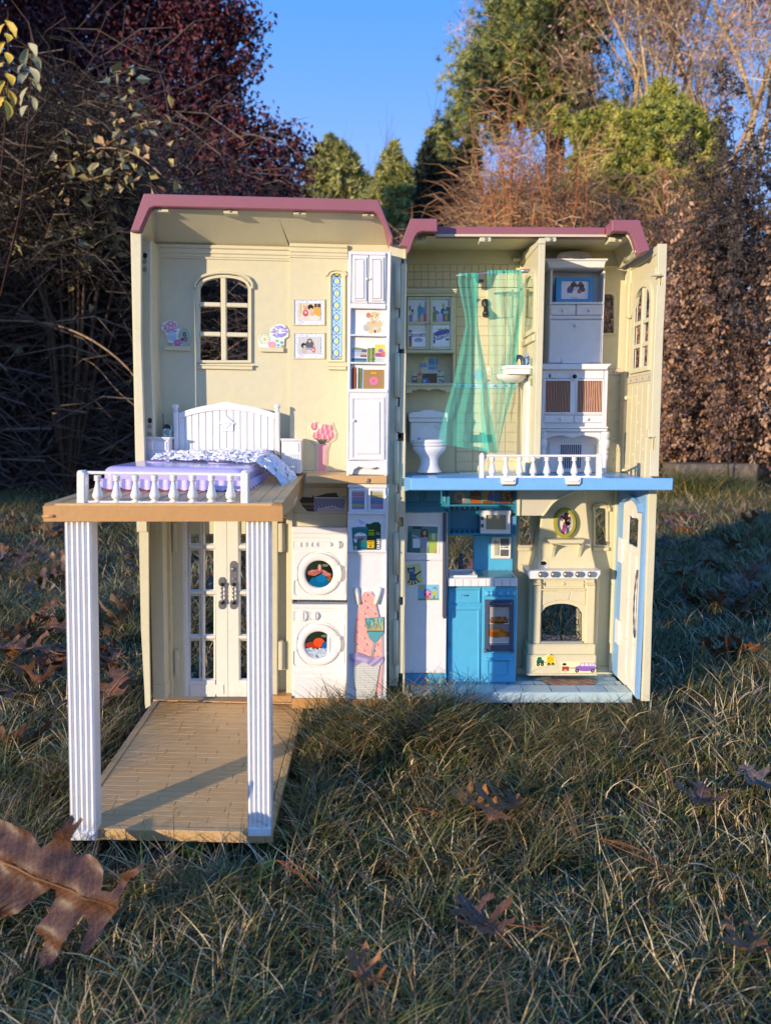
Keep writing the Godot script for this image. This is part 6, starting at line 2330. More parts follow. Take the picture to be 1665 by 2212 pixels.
func roof_right() -> void:
	z3()
	var st := stool()
	pz(st, [82, 232, 140, 78, 293, 78, 293, 152, 205, 150, 180, 160, 165, 182, 134, 268, 120, 275, 119, 238], -1.034, .012, .001)
	part(house, "roof_edge", st, M.mauve)
	st = stool()
	pz(st, [286, 122, 1244, 128, 1244, 188, 286, 181], -1.062, .01, .001)
	part(house, "roof_edge", st, M.mauve)
	st = stool()
	pz(st, [1283, 85, 1440, 85, 1498, 256, 1432, 281, 1400, 190, 1386, 165, 1366, 152, 1283, 150], -1.034, .012, .001)
	part(house, "roof_edge", st, M.mauve)
	st = stool()
	var a := at(1240, 128, -1.066); var b := at(1285, 86, -1.036); var c := at(1285, 149, -1.036); var d := at(1240, 187, -1.066)
	hexa(st, [a, b, c, d], [a + Vector3(.004, 0, -.004), b + Vector3(.004, 0, -.004), c + Vector3(.004, 0, -.004), d + Vector3(.004, 0, -.004)])
	var a2 := at(291, 80, -1.036); var d2 := at(291, 150, -1.036)
	hexa(st, [a2, a2 + Vector3(0, 0, -.03), d2 + Vector3(0, 0, -.03), d2], [a2 + Vector3(-.003, 0, 0), a2 + Vector3(-.003, 0, -.03), d2 + Vector3(-.003, 0, -.03), d2 + Vector3(-.003, 0, 0)])
	part(house, "roof_edge", st, M.mauve)
	for s in [[140, 84, 292, 84, -1.045], [288, 126, 1242, 131, -1.07], [1284, 90, 1440, 90, -1.045]]:
		st = stool()
		var e := at(s[0], s[1], s[4]); var f := at(s[2], s[3], s[4])
		var k := Vector3(0, -.001, -.125 - (1.07 + s[4]) + .0)
		hexa(st, [e, f, f + k, e + k], [e + Vector3(0, -.003, 0), f + Vector3(0, -.003, 0), f + k + Vector3(0, -.003, 0), e + k + Vector3(0, -.003, 0)])
		part(house, "roof_panel", st, M.mauve)
	for s in [[84, 232, 142, 80], [1496, 254, 1438, 88]]:
		st = stool()
		var e := at(s[0], s[1], -1.045); var f := at(s[2], s[3], -1.045)
		var k := Vector3(0, 0, -.11)
		var i := Vector3(.003 if s[0] < 500 else -.003, -.001, 0)
		hexa(st, [e, f, f + k, e + k], [e + i, f + i, f + k + i, e + k + i])
		part(house, "roof_panel", st, M.mauve)
		st = stool()
		var i2 := i * 2.2
		hexa(st, [e + i, f + i, f + k + i, e + k + i], [e + i2, f + i2, f + k + i2, e + k + i2])
		part(house, "roof_lining", st, M.cream)
	# cream ceiling cove under the roof
	st = stool()
	var c0 := at(170, 178, -1.06); var c1 := at(1385, 182, -1.06)
	var r0 := at(118, 256, ZB + .0005); var r1 := at(1400, 262, ZB + .0005)
	hexa(st, [c0, c1, r1, r0], [c0 + Vector3(0, .003, 0), c1 + Vector3(0, .003, 0), r1 + Vector3(0, .003, 0), r0 + Vector3(0, .003, 0)])
	part(house, "ceiling", st, M.cream)
	for s in [[168, 172, 232, 204, 198, 191], [532, 184, 598, 208, 567, 195], [902, 184, 968, 208, 936, 196], [1266, 180, 1340, 210, 1306, 197]]:
		st = stool()
		bx(st, s[0], s[1], s[2], s[3], -1.06, .02)
		var tab := part(house, "screw_tab", st, M.cream_pale)
		screw(tab, at(s[4], s[5], -1.0598), .0026)
		if s[0] < 200 or s[0] > 1200:
			st = stool(); bx(st, s[0] + 10, s[1] - 14, s[2] - 10, s[1] - 2, -1.0605, .01); part(tab, "slot", st, M.tan_dark)
	# sloped cream rib at the upper right corner
	st = stool()
	var g := [at(1368, 158, -1.046), at(1392, 188, -1.046), at(1425, 270, -1.046), at(1390, 300, -1.08), at(1360, 320, -1.12)]
	tube(st, g, [.0042], 8)
	part(house, "corner_rib", st, M.cream)
	screw(house, at(1424, 264, -1.040), .0034)

func medicine_cabinet() -> void:
	b2()
	var zf := -1.128
	var st := stool()
	bx(st, 0, 190, 1000, 1340, zf - .004, .028)
	var cab := part(house, "medicine_cabinet", st, M.cream)
	st = stool()
	bx(st, -6, 40, 1030, 78, zf + .008, .03, .001); bx(st, -6, 78, 1022, 112, zf + .006, .03, .001); bx(st, -6, 112, 1012, 136, zf + .004, .03, .001); bx(st, -6, 136, 1005, 190, zf + .002, .03, .001)
	part(cab, "cornice", st, M.cream)
	for s in [[20, 464, [52, 408, 252, 706], [48, 404, 768, 1214], 0], [472, 950, [532, 888, 258, 706], [528, 884, 768, 1216], 1]]:
		st = stool()
		var u: Array = s[2]
		var l: Array = s[3]
		bx(st, s[0], 205, u[0], 1278, zf, .004); bx(st, u[1], 205, s[1], 1278, zf, .004)
		bx(st, u[0], 205, u[1], u[2], zf - .0002, .004); bx(st, u[0], u[3], u[1], l[2], zf - .0002, .004); bx(st, u[0], l[3], u[1], 1278, zf - .0002, .004)
		var door := part(cab, "cabinet_door", st, M.cream)
		sticker(door, "bottles_print", [u[0], u[2], u[1], u[2], u[1], u[3], u[0], u[3]], zf - .0028, print_bottles(s[4]), "print of bath bottles and brushes" if s[4] == 0 else "print of shampoo bottles and jars", .12)
		sticker(door, "products_print", [l[0], l[2], l[1], l[2], l[1], l[3], l[0], l[3]], zf - .0028, print_soap() if s[4] == 0 else print_paper_rolls(), "print of a wrapped soap pack" if s[4] == 0 else "print of wrapped toilet paper rolls", .12)
		if s[4] == 0: lettering(door, "soap_lettering", "IVORY", 250, 985, 62, zf - .0024, M.ink_navy, .05, "Droid Serif", 1.0)
		else:
			lettering(door, "paper_lettering", "Charmin", 712, 1000, 78, zf - .0024, M.ink_white, .22, "Droid Sans", .92)
			lettering(door, "paper_lettering", "ultra", 768, 1042, 30, zf - .0023, M.ink_white, .15, "Droid Sans", 1.0)
		st = stool()
		lathe(st, at(425 if s[4] == 0 else 500, 735, zf), Vector3(0, 0, 1), [.0, .0016, .002, .0022, .0032, .0014, .0036, .0], 12)
		part(door, "knob", st, M.cream)
	st = stool(); bx(st, 0, 1282, 948, 1336, zf + .0015, .006); part(cab, "lower_rail", st, M.cream)
	# open niche, shelf and scalloped apron
	st = stool()
	bx(st, 940, 1340, 985, 2010, zf - .006, .026)
	bx(st, 0, 1955, 950, 2005, zf + .002, .03, .001)
	var ap := [0, 2008, 945, 2008, 945, 2090, 900, 2120, 800, 2150]
	for i in 13:
		var t := i / 12.0
		ap.append_array([lerpf(790, 130, t), 2090 + 30 * absf(sin(t * PI * 2.0)) * (-.6 if t > .1 and t < .9 else 1.0) + (14 if i == 6 else 0)])
	ap.append_array([110, 2150, 0, 2150])
	pz(st, ap, zf - .004, .02)
	part(cab, "shelf", st, M.cream)
	sticker(house, "bath_basket_sticker", [118, 1945, 120, 1800, 200, 1740, 270, 1730, 300, 1660, 275, 1520, 340, 1510, 380, 1420, 640, 1420, 645, 1500, 612, 1660, 620, 1740, 700, 1670, 772, 1740, 770, 1945], ZB + .0022, print_bath_basket(), "sticker of a basket with blue towels, jar, flower pot and tissues")

func partition() -> void:
	z3()
	# dividing wall between bathroom and study, seen edge on with an arched mirror on its left face
	var x0 := .2055
	var x1 := .2123
	full()
	var top := px(1171, 517, -1.022).y
	var low := px(1160, 1024, -1.022).y
	var topb := px(1125, 548, -1.158).y
	var st := stool()
	hexa(st, [Vector3(x0, top, -1.022), Vector3(x1, top, -1.022), Vector3(x1, topb, -1.159), Vector3(x0, topb, -1.159)], [Vector3(x0, low, -1.022), Vector3(x1, low, -1.022), Vector3(x1, low, -1.159), Vector3(x0, low, -1.159)])
	var pw := part(house, "dividing_wall", st, M.cream)
	st = stool()
	box(st, Vector3(x0 - .0016, top - .006, -1.158), Vector3(x1 + .0008, top + .0014, -1.0205), .0006)
	box(st, Vector3(x0 - .0012, low, -1.0275), Vector3(x1 + .0006, top - .006, -1.0215), .0006)
	part(pw, "edge_strip", st, M.cream_pale)
	W = Transform3D(Basis(Vector3(0, 0, 1), Vector3.UP, Vector3(-1, 0, 0)), Vector3(x0, 0, 0))
	b3()
	var bl := at(868, 720, 0); var br := at(1022, 620, 0)
	z3()
	var tp := at(848, 380, 0)
	raw = true
	var l := -1.118
	var r := -1.046
	var b := -(bl.y + br.y) / 2
	var t := -tp.y
	st = stool()
	var o := [l - .006, b + .006]; o.append_array(arch(l - .006, r + .006, t + .02, t - .006, 14)); o.append_array([r + .006, b + .006])
	var i := [l, b]; i.append_array(arch(l, r, t + .022, t, 14)); i.append_array([r, b])
	ring(st, o, i, .003, .003)
	var mf := part(pw, "mirror_frame", st, M.cream)
	st = stool(); pz(st, i, .0012, .001); part(mf, "mirror_glass", st, flatmat(Color(.72, .82, .80), .06, .95))
	st = stool(); bx(st, l - .008, b + .010, r + .008, b + .018, .004, .004); part(mf, "mirror_ledge", st, M.cream)
	# toothbrush holder and tumbler relief above the basin
	st = stool(); bx(st, -1.098, b + .030, -1.086, b + .075, .003, .003); part(pw, "towel_relief", st, M.powder_blue)
	for k in 3:
		st = stool(); bx(st, -1.062 + .002 * k, b + .040 + .014 * k, -1.056 + .002 * k, b + .050 + .014 * k, .002, .002); part(pw, "leaf_relief", st, plastic(Color(.45, .60, .50), .5))
	raw = false
	W = Transform3D.IDENTITY

func right_wall() -> void:
	var xp := .366
	full()
	W = Transform3D(Basis(Vector3(0, 0, 1), Vector3.UP, Vector3(-1, 0, 0)), Vector3(xp, 0, 0))
	b4()
	var tf := at(455, 112, 0).y                # top of the wall at its front
	var wbl := at(272, 1236, 0); var wbr := at(410, 1192, 0); var wtp := at(372, 470, 0)
	full()
	var low := .096
	var mid := px(1400, 1035, 0).y
	raw = true
	var zf := -1.026
	var zb := -1.159
	var l := -1.112
	var r := zf - .022
	var wb := -(wbl.y + wbr.y) / 2
	var wt := -wtp.y
	var st := stool()
	wall(st, zb, -tf, zf, -mid + .004, .0, .003, [[l, r, wt + .024, wt, wb]])
	var w := part(house, "end_wall", st, M.cream)
	st = stool()
	var o := [l - .007, wb]; o.append_array(arch(l - .007, r + .007, wt + .024, wt - .007, 14)); o.append_array([r + .007, wb])
	var i := [l, wb - .001]; i.append_array(arch(l, r, wt + .024, wt, 14)); i.append_array([r, wb - .001])
	ring(st, o, i, .0028, .004)
	bx(st, l - .009, wb, r + .009, wb + .006, .0042, .005)
	var win := part(house, "window", st, M.cream_pale)
	st = stool(); bx(st, (l + r) / 2 - .0035, wt + .001, (l + r) / 2 + .0035, wb, .002, .006); part(win, "mullion", st, M.cream_pale)
	for k in 2:
		var y := lerpf(wt + .012, wb, .36 + .32 * k)
		for s in [[l, (l + r) / 2 - .0035], [(l + r) / 2 + .0035, r]]:
			st = stool(); bx(st, s[0], y - .003, s[1], y + .003, .0016, .005); part(win, "glazing_bar", st, M.cream_pale)
	# dado border, boards and raised garland below the window
	sticker(w, "border_print", [zb + .02, wb + .010, zf - .012, wb + .010, zf - .012, wb + .020, zb + .02, wb + .020], .0008, print_border(8, Color(.80, .76, .66), Color(.62, .60, .62)))
	for k in 4:
		st = stool(); bx(st, zb + .028 + .022 * k, wb + .024, zb + .0488 + .022 * k, -mid, .0012, .002, .0006); part(w, "dado_board", st, M.cream)
	rng.seed = 8
	for k in 16:
		st = stool(); lathe(st, Vector3(rng.randf_range(-1.125, -1.05), -(wb + .04 + .15 * k / 16.0), .001), Vector3(0, 0, 1), [.0, .0018, .0012, .0012, .0014, .0], 8); part(w, "garland_bead", st, M.cream)
	# stop rail at the back, rim with latches at the front
	st = stool(); bx(st, zb, -tf + .03, zb + .022, -mid, .004, .004, .0015); part(w, "corner_post", st, M.cream)
	for y in [.08, .20, .31]:
		st = stool(); lathe(st, Vector3(zb + .022, tf - y, .003), Vector3(1, 0, 0), [.0, .0, .0, .002, .008, .0035, .010, .003, .010, .0], 10); part(w, "peg", st, M.cream)
	st = stool(); bx(st, zb + .018, -tf + .002, zf, -tf + .012, .002, .007); part(w, "top_rail", st, M.cream)
	raw = false
	W = Transform3D.IDENTITY
	# rim facing the lens
	b4()
	st = stool()
	pz(st, [455, 104, 535, 104, 522, 500, 500, 900, 470, 1740, 458, 2200, 376, 2200, 384, 1960, 424, 1960, 428, 1860, 388, 1850, 392, 1740, 414, 1100, 442, 480, 488, 480, 490, 380, 448, 380], -1.022, .006, .0006)
	part(house, "wall_rim", st, M.cream_pale)
	st = stool(); bx(st, 402, 380, 486, 392, -1.018, .008); bx(st, 428, 316, 444, 380, -1.024, .01); bx(st, 348, 1838, 426, 1848, -1.02, .008); bx(st, 364, 1776, 380, 1840, -1.026, .01)
	part(house, "latch", st, M.cream)
	# lower half: blue framed side door
	z8()
	st = stool()
	pz(st, [1366, 90, 1446, 90, 1420, 800, 1400, 1250, 1376, 2130, 1300, 2130, 1318, 1700, 1340, 1000, 1352, 700], -1.022, .006, .0006)
	part(house, "wall_rim", st, M.cream_pale)
	var xd := .362
	W = Transform3D(Basis(Vector3(0, 0, 1), Vector3.UP, Vector3(-1, 0, 0)), Vector3(xd, 0, 0))
	var dtl := at(1120, 262, 0); var dbl := at(1088, 1880, 0); var dtr := at(1318, 285, 0); var dap := at(1225, 198, 0)
	var fl := at(1030, 1890, 0)
	var gl := at(1192, 300, 0); var gb := at(1186, 636, 0); var h1 := at(1110, 690, 0); var h2 := at(1085, 1470, 0)
	raw = true
	var floor_y := -.106
	var top_y := -dtl.y
	st = stool()
	var dl := -1.122
	var dr := -1.040
	wall(st, -1.159, -mid, -1.028, floor_y, .0, .004, [[dl, dr, top_y, top_y - .014, floor_y + .002]])
	var fw := part(house, "door_surround", st, M.powder_blue)
	st = stool()
	var ao := arch(dl - .004, dr + .004, top_y, top_y - .020, 12); ao.append_array(arch(dr, dl, top_y + .002, top_y - .014, 12))
	pz(st, ao, .006, .008); part(fw, "arched_hood", st, M.powder_blue)
	var gl0 := -1.100
	var gm := -1.079
	var gr := -1.054
	var gt := top_y + .010
	var gy := -gb.y
	st = stool()
	wall(st, dl + .001, top_y - .0, dr - .001, floor_y, -.0005, .003, [[gl0, gm - .003, gt + .004, gt + .002, gy], [gm + .003, gr, gt + .004, gt + .002, gy]])
	var ah := arch(dl + .001, dr - .001, top_y, top_y - .0135, 12)
	pz(st, ah, -.0005, .003)
	var sd := part(house, "side_door", st, M.ivory)
	for s in [[.02, .36], [.38, .66], [.68, .93]]:
		for c in [[dl + .014, gm - .004], [gm + .004, dr - .014]]:
			st = stool()
			var y0 := lerpf(gy + .008, floor_y - .006, s[0])
			var y1 := lerpf(gy + .008, floor_y - .006, s[1])
			bx(st, c[0], y0, c[1], y1, .0008, .002, .0009)
			part(sd, "door_panel", st, M.ivory)
	for y in [-h1.y, -h2.y]:
		st = stool(); bx(st, dl - .008, y - .019, dl + .010, y + .019, .0035, .004, .001); part(sd, "door_hinge", st, M.white)
	st = stool()
	var pts := []
	for k in 13: pts.append(Vector3(dr - .004, -(gy + .03) - .10 * k / 12.0, .002 + .0025 * sin(PI * k / 12.0)))
	tube(st, pts, [.0010, .0016, .0008, .0014, .0008, .0014, .0008, .0014, .0008, .0014, .0008, .0016, .0010], 8)
	part(sd, "door_handle", st, M.slate)
	raw = false
	W = Transform3D.IDENTITY

func study_details(study: Node3D) -> void:
	z3()
	var st := stool()
	var o := [1216, 736]; o.append_array(arch(1216, 1304, 520, 490, 10)); o.append_array([1304, 736])
	var i := [1227, 728]; i.append_array(arch(1227, 1293, 522, 505, 10)); i.append_array([1293, 728])
	ring(st, o, i, ZB + .003, .004)
	part(house, "window", st, M.cream)
	st = stool(); bx(st, 1225, 345, 1372, 352, ZB + .003, .004); part(study, "moulding", st, M.cream)
	st = stool(); bx(st, 1338, 352, 1346, 1500, ZB + .002, .003); bx(st, 1352, 352, 1372, 1500, ZB + .012, .012, .002); part(study, "moulding", st, M.cream)
	st = stool(); bx(st, 1365, 340, 1398, 1500, ZB + .022, .022, .003); part(study, "corner_post", st, M.cream)
	z4()
	sticker(study, "border_print", [1255, 155, 1345, 155, 1345, 192, 1255, 192], ZB + .001, print_border(4, Color(.80, .74, .62), Color(.60, .58, .60)))
	rng.seed = 9
	for k in 9:
		st = stool(); lathe(st, at(rng.randf_range(1270, 1320), 230 + 55 * k, ZB), Vector3(0, 0, 1), [.0, .0022, .001, .0014, .0012, .0], 9); part(study, "wallpaper_bead", st, M.cream)
	z3()
	st = stool(); bx(st, 720, 300, 768, 316, ZB + .01, .01); bx(st, 752, 316, 770, 1500, ZB + .012, .012, .002); bx(st, 774, 380, 790, 1500, ZB + .02, .02, .002); part(house, "corner_post", st, M.cream)

func upper_floor() -> void:
	full()
	var zf := -.985
	var fl := px(888, 1034, zf); var fr := px(1451, 1034, zf)
	var y := (fl.y + fr.y) / 2
	var bl := Vector3(.0275, px(980, 1020, ZB).y, ZB); var br := Vector3(.376, bl.y, ZB)
	fl.y = y; fr.y = y
	var th := Vector3(0, -.0145, 0)
	var st := stool()
	hexa(st, [fl, fr, Vector3(fr.x, bl.y, -1.016), Vector3(fl.x, bl.y, -1.016)], [fl + th, fr + th, Vector3(fr.x, bl.y - .014, -1.016), Vector3(fl.x, bl.y - .014, -1.016)])
	hexa(st, [Vector3(fl.x, bl.y - .0004, -1.0155), Vector3(.3655, bl.y - .0004, -1.0155), Vector3(.3655, bl.y, ZB), Vector3(fl.x - .006, bl.y, ZB)], [Vector3(fl.x, bl.y - .013, -1.0155), Vector3(.3655, bl.y - .013, -1.0155), Vector3(.3655, bl.y - .013, ZB), Vector3(fl.x - .006, bl.y - .013, ZB)])
	var slab_ := part(house, "bathroom_floor", st, M.sky_blue)
	st = stool()
	box(st, fl + Vector3(-.001, -.0155, -.003), fr + Vector3(.001, .0006, .002), .0012)
	part(slab_, "front_edge", st, M.sky_blue)
	st = stool()
	hexa(st, [fl + Vector3(-.001, .0006, -.003), fl + Vector3(.004, .0006, -.003), Vector3(.031, bl.y + .0006, -1.05), Vector3(.026, bl.y + .0006, -1.05)], [fl + Vector3(-.001, -.015, -.003), fl + Vector3(.004, -.015, -.003), Vector3(.031, bl.y - .02, -1.05), Vector3(.026, bl.y - .02, -1.05)])
	part(slab_, "side_edge", st, M.sky_blue)
	rng.seed = 15
	for r in 4:
		for c in 9:
			st = stool()
			var x0 := lerpf(fl.x + .005, .362, c / 9.0)
			var x1 := lerpf(fl.x + .005, .362, (c + 1) / 9.0) - .0012
			var z0 := lerpf(-1.157, zf - .006, r / 4.0)
			var z1_ := lerpf(-1.157, zf - .006, (r + 1) / 4.0) - .0012
			box(st, Vector3(x0, bl.y - .0006, z0), Vector3(x1, bl.y + .0009 + rng.randf() * .0002, z1_), .0004)
			part(slab_, "floor_tile", st, M.sky_blue)
	# railing
	z4()
	st = stool()
	bx(st, 555, 643, 1210, 656, -.990, .004); bx(st, 555, 764, 1210, 776, -.989, .006)
	var rail := part(house, "balcony_railing", st, M.gloss_white)
	for s in [[533, 560], [1202, 1228]]:
		st = stool()
		pz(st, [s[0], 778, s[0], 652, s[0] + 5, 640, s[0] + 12, 634, s[1] - 8, 634, s[1], 646, s[1], 778], -.986, .011, .001)
		part(rail, "railing_post", st, M.gloss_white)
	for k in 8:
		st = stool()
		baluster(st, at(603 + 77.4 * k, 766, -.992), at(603 + 77.4 * k, 656, -.992))
		part(rail, "baluster", st, M.gloss_white)
	for x in [697.0, 1064.0]:
		st = stool()
		pz(st, [x - 44, 774, x + 44, 774, x + 42, 806, x + 34, 813, x - 34, 813, x - 42, 806], -.979, .008, .001)
		bx(st, x - 32, 784, x + 32, 798, -.9775, .003)
		part(rail, "railing_clip", st, M.gloss_white)
		st = stool(); bx(st, x - 36, 812, x + 36, 820, -.9815, .002); part(rail, "clip_slot", st, M.slate)

func kitchen_shell() -> void:
	z8()
	var st := stool()
	wall(st, -975, 60, 1080, 1890, ZB, .005, [[-548, -304, 556, 556, 916], [140, 244, 365, 365, 642], [338, 728, 1290, 1200, 1562], [857, 959, 305, 288, 642]])
	var kw := part(house, "kitchen_wall", st, M.cream)
	for s in [[857, 959, 305, 288, 642, 832, 988], [140, 244, 367, 363, 642, 120, 270]]:
		st = stool()
		var o := [s[0] - 18, s[4] + 10]; o.append_array(arch(s[0] - 18, s[1] + 18, s[2] - 4, s[3] - 16, 10)); o.append_array([s[1] + 18, s[4] + 10])
		var i := [s[0], s[4]]; i.append_array(arch(s[0], s[1], s[2], s[3], 10)); i.append_array([s[1], s[4]])
		ring(st, o, i, ZB + .003, .004)
		var w := part(house, "window", st, M.cream)
		st = stool(); bx(st, s[5], 662, s[6], 698, ZB + .005, .005); part(w, "sill", st, M.cream)
		if s[0] > 500:
			st = stool()
			var ho := [832, 318]; ho.append_array(arch(832, 1000, 280, 242, 10)); ho.append_array([1000, 320, 984, 320]); ho.append_array(arch(984, 846, 286, 258, 10)); ho.append_array([846, 318])
			pz(st, ho, ZB + .006, .006, .0006)
			part(w, "hood_mould", st, M.cream)
	st = stool()
	bx(st, 860, 1812, 1022, 1880, ZB + .006, .006); bx(st, 100, 1812, 215, 1880, ZB + .006, .006); bx(st, 870, 1806, 1022, 1814, ZB + .008, .008)
	part(kw, "skirting", st, M.cream)
	st = stool(); bx(st, 1018, 90, 1050, 1870, ZB + .012, .012, .002); part(kw, "corner_post", st, M.cream)
	st = stool(); bx(st, 780, 124, 1030, 132, ZB + .003, .003); part(kw, "moulding", st, M.cream)
	# curved cream flap hanging down in front of the fireplace breast
	st = stool()
	var fp := [112, 90, 700, 90, 676, 122, 600, 150, 540, 178, 490, 208, 450, 240, 420, 275, 395, 312, 370, 345, 350, 362, 112, 362]
	pz(st, fp, -1.085, .004, .0008)
	part(house, "folding_flap", st, plastic(Color(.80, .78, .72), .45))
	st = stool()
	var e0: Array = []
	for k in range(4, fp.size() - 2, 2): e0.append(at(fp[k], fp[k + 1], -1.0845))
	tube(st, e0, [.0016], 6)
	bx(st, 130, 110, 142, 362, -1.082, .006)
	part(house, "flap_rim", st, M.cream_pale)
	# tiled floor
	full()
	var yb := px(1300, 1458, ZB).y
	var yf := px(1250, 1497, -1.05).y
	st = stool()
	hexa(st, [Vector3(.029, yf, -1.05), Vector3(.362, yf, -1.05), Vector3(.362, yb, ZB), Vector3(.029, yb, ZB)], [Vector3(.029, yf - .013, -1.05), Vector3(.362, yf - .013, -1.05), Vector3(.362, yb - .013, ZB), Vector3(.029, yb - .013, ZB)])
	var fl := part(house, "kitchen_floor", st, M.grout)
	st = stool(); box(st, Vector3(.027, yf - .0145, -1.053), Vector3(.3625, yf + .0014, -1.048), .001); part(fl, "front_edge", st, M.floor_tile_pale)
	rng.seed = 17
	for r in 4:
		for c in 9:
			st = stool()
			var sh := .018 * ((r % 2) - .5)
			var x0 := clampf(lerpf(.03, .361, c / 8.0) + sh, .030, .361)
			var x1 := clampf(lerpf(.03, .361, (c + 1) / 8.0) + sh - .0012, .030, .361)
			if x1 - x0 < .004: continue
			var t0 := r / 4.0
			var t1 := (r + 1) / 4.0
			var z0 := lerpf(-1.158, -1.053, t0)
			var z1_ := lerpf(-1.158, -1.053, t1) - .0012
			var y0 := lerpf(yb, yf, t1)
			box(st, Vector3(x0, y0 - .001, z0), Vector3(x1, y0 + .0012 + rng.randf() * .0002, z1_), .0004)
			part(fl, "floor_tile", st, M.floor_tile if rng.randf() < .6 else M.floor_tile_pale)
	# half round hearth rug printed on the tiles
	var tl := px(1091.2 + .22666 * 298, 1462, -1.14)
	var tr := px(1091.2 + .22666 * 806, 1462, -1.14)
	var poly := PackedVector2Array()
	for k in 21:
		var a := PI * k / 20.0
		poly.append(Vector2((tl.x + tr.x) / 2 - (tr.x - tl.x) / 2 * cos(a), .045 * sin(a)))
	st = stool()
	var ix := Geometry2D.triangulate_polygon(poly)
	for k in range(0, ix.size(), 3):
		var tp := [poly[ix[k]], poly[ix[k + 1]], poly[ix[k + 2]]]
		if (tp[1] - tp[0]).cross(tp[2] - tp[0]) < 0: tp.reverse()
		for p in tp:
			st.set_uv(Vector2((p.x - tl.x) / (tr.x - tl.x), p.y / .045))
			st.add_vertex(Vector3(p.x, yf + .0022 + (yb - yf) * .2, -1.112 + p.y * .9))
	var m := StandardMaterial3D.new()
	m.albedo_texture = ImageTexture.create_from_image(print_rug())
	m.roughness = .5
	m.cull_mode = BaseMaterial3D.CULL_DISABLED
	part(fl, "hearth_rug", st, m, "half round braided rug print in rust and tan")

func toilet() -> void:
	z4()
	var t := thing("toilet", "white toy toilet against the bathroom wall, left of the green curtain", "toilet", at(245, 742, -1.12))
	var st := stool()
	pz(st, [138, 455, 345, 455, 340, 580, 138, 580], -1.118, .04, .002)
	part(t, "tank", st, M.white)
	st = stool()
	pz(st, [128, 420, 132, 404, 190, 398, 215, 389, 268, 389, 292, 398, 350, 404, 355, 420, 353, 436, 131, 436], -1.112, .046, .0015)
	bx(st, 131, 434, 352, 458, -1.1145, .042, .001)
	part(t, "tank_lid", st, M.white)
	st = stool()
	tube(st, [at(320, 474, -1.116), at(308, 484, -1.113), at(296, 486, -1.113), at(283, 478, -1.113)], [.0016, .0014, .0014, .0018], 8)
	part(t, "flush_lever", st, M.white)
	st = stool(); bx(st, 182, 548, 194, 570, -1.1165, .002); part(t, "slot", st, M.slate)
	# bowl: oval lathe, seat and foot
	var c := at(246, 590, -1.098)
	var rx: float = (at(345, 590, -1.098) - at(246, 590, -1.098)).x
	var h: float = c.y - at(246, 742, -1.098).y
	st = stool()
	lathe(st, c - Vector3(0, h, 0), Vector3.UP, [.0, rx * .70, h * .04, rx * .70, h * .10, rx * .62, h * .30, rx * .50, h * .52, rx * .52, h * .62, rx * .62, h * .74, rx * .82, h * .86, rx * .95, h * .97, rx * .97, h * .97, rx * .7, h * .9, .0], 32, .72)
	part(t, "bowl", st, M.white)
	st = stool()
	lathe(st, c - Vector3(0, .0008, 0), Vector3.UP, [.0, rx * .96, .0006, rx * 1.0, .0032, rx * 1.0, .0042, rx * .96, .0046, rx * .5, .0048, .0], 32, .72)
	part(t, "seat", st, M.white)
	st = stool()
	lathe(st, c + Vector3(0, .0040, 0), Vector3.UP, [.0, rx * .95, .0008, rx * .98, .003, rx * .97, .0045, rx * .88, .005, .0], 32, .70)
	part(t, "seat_cover", st, M.white)

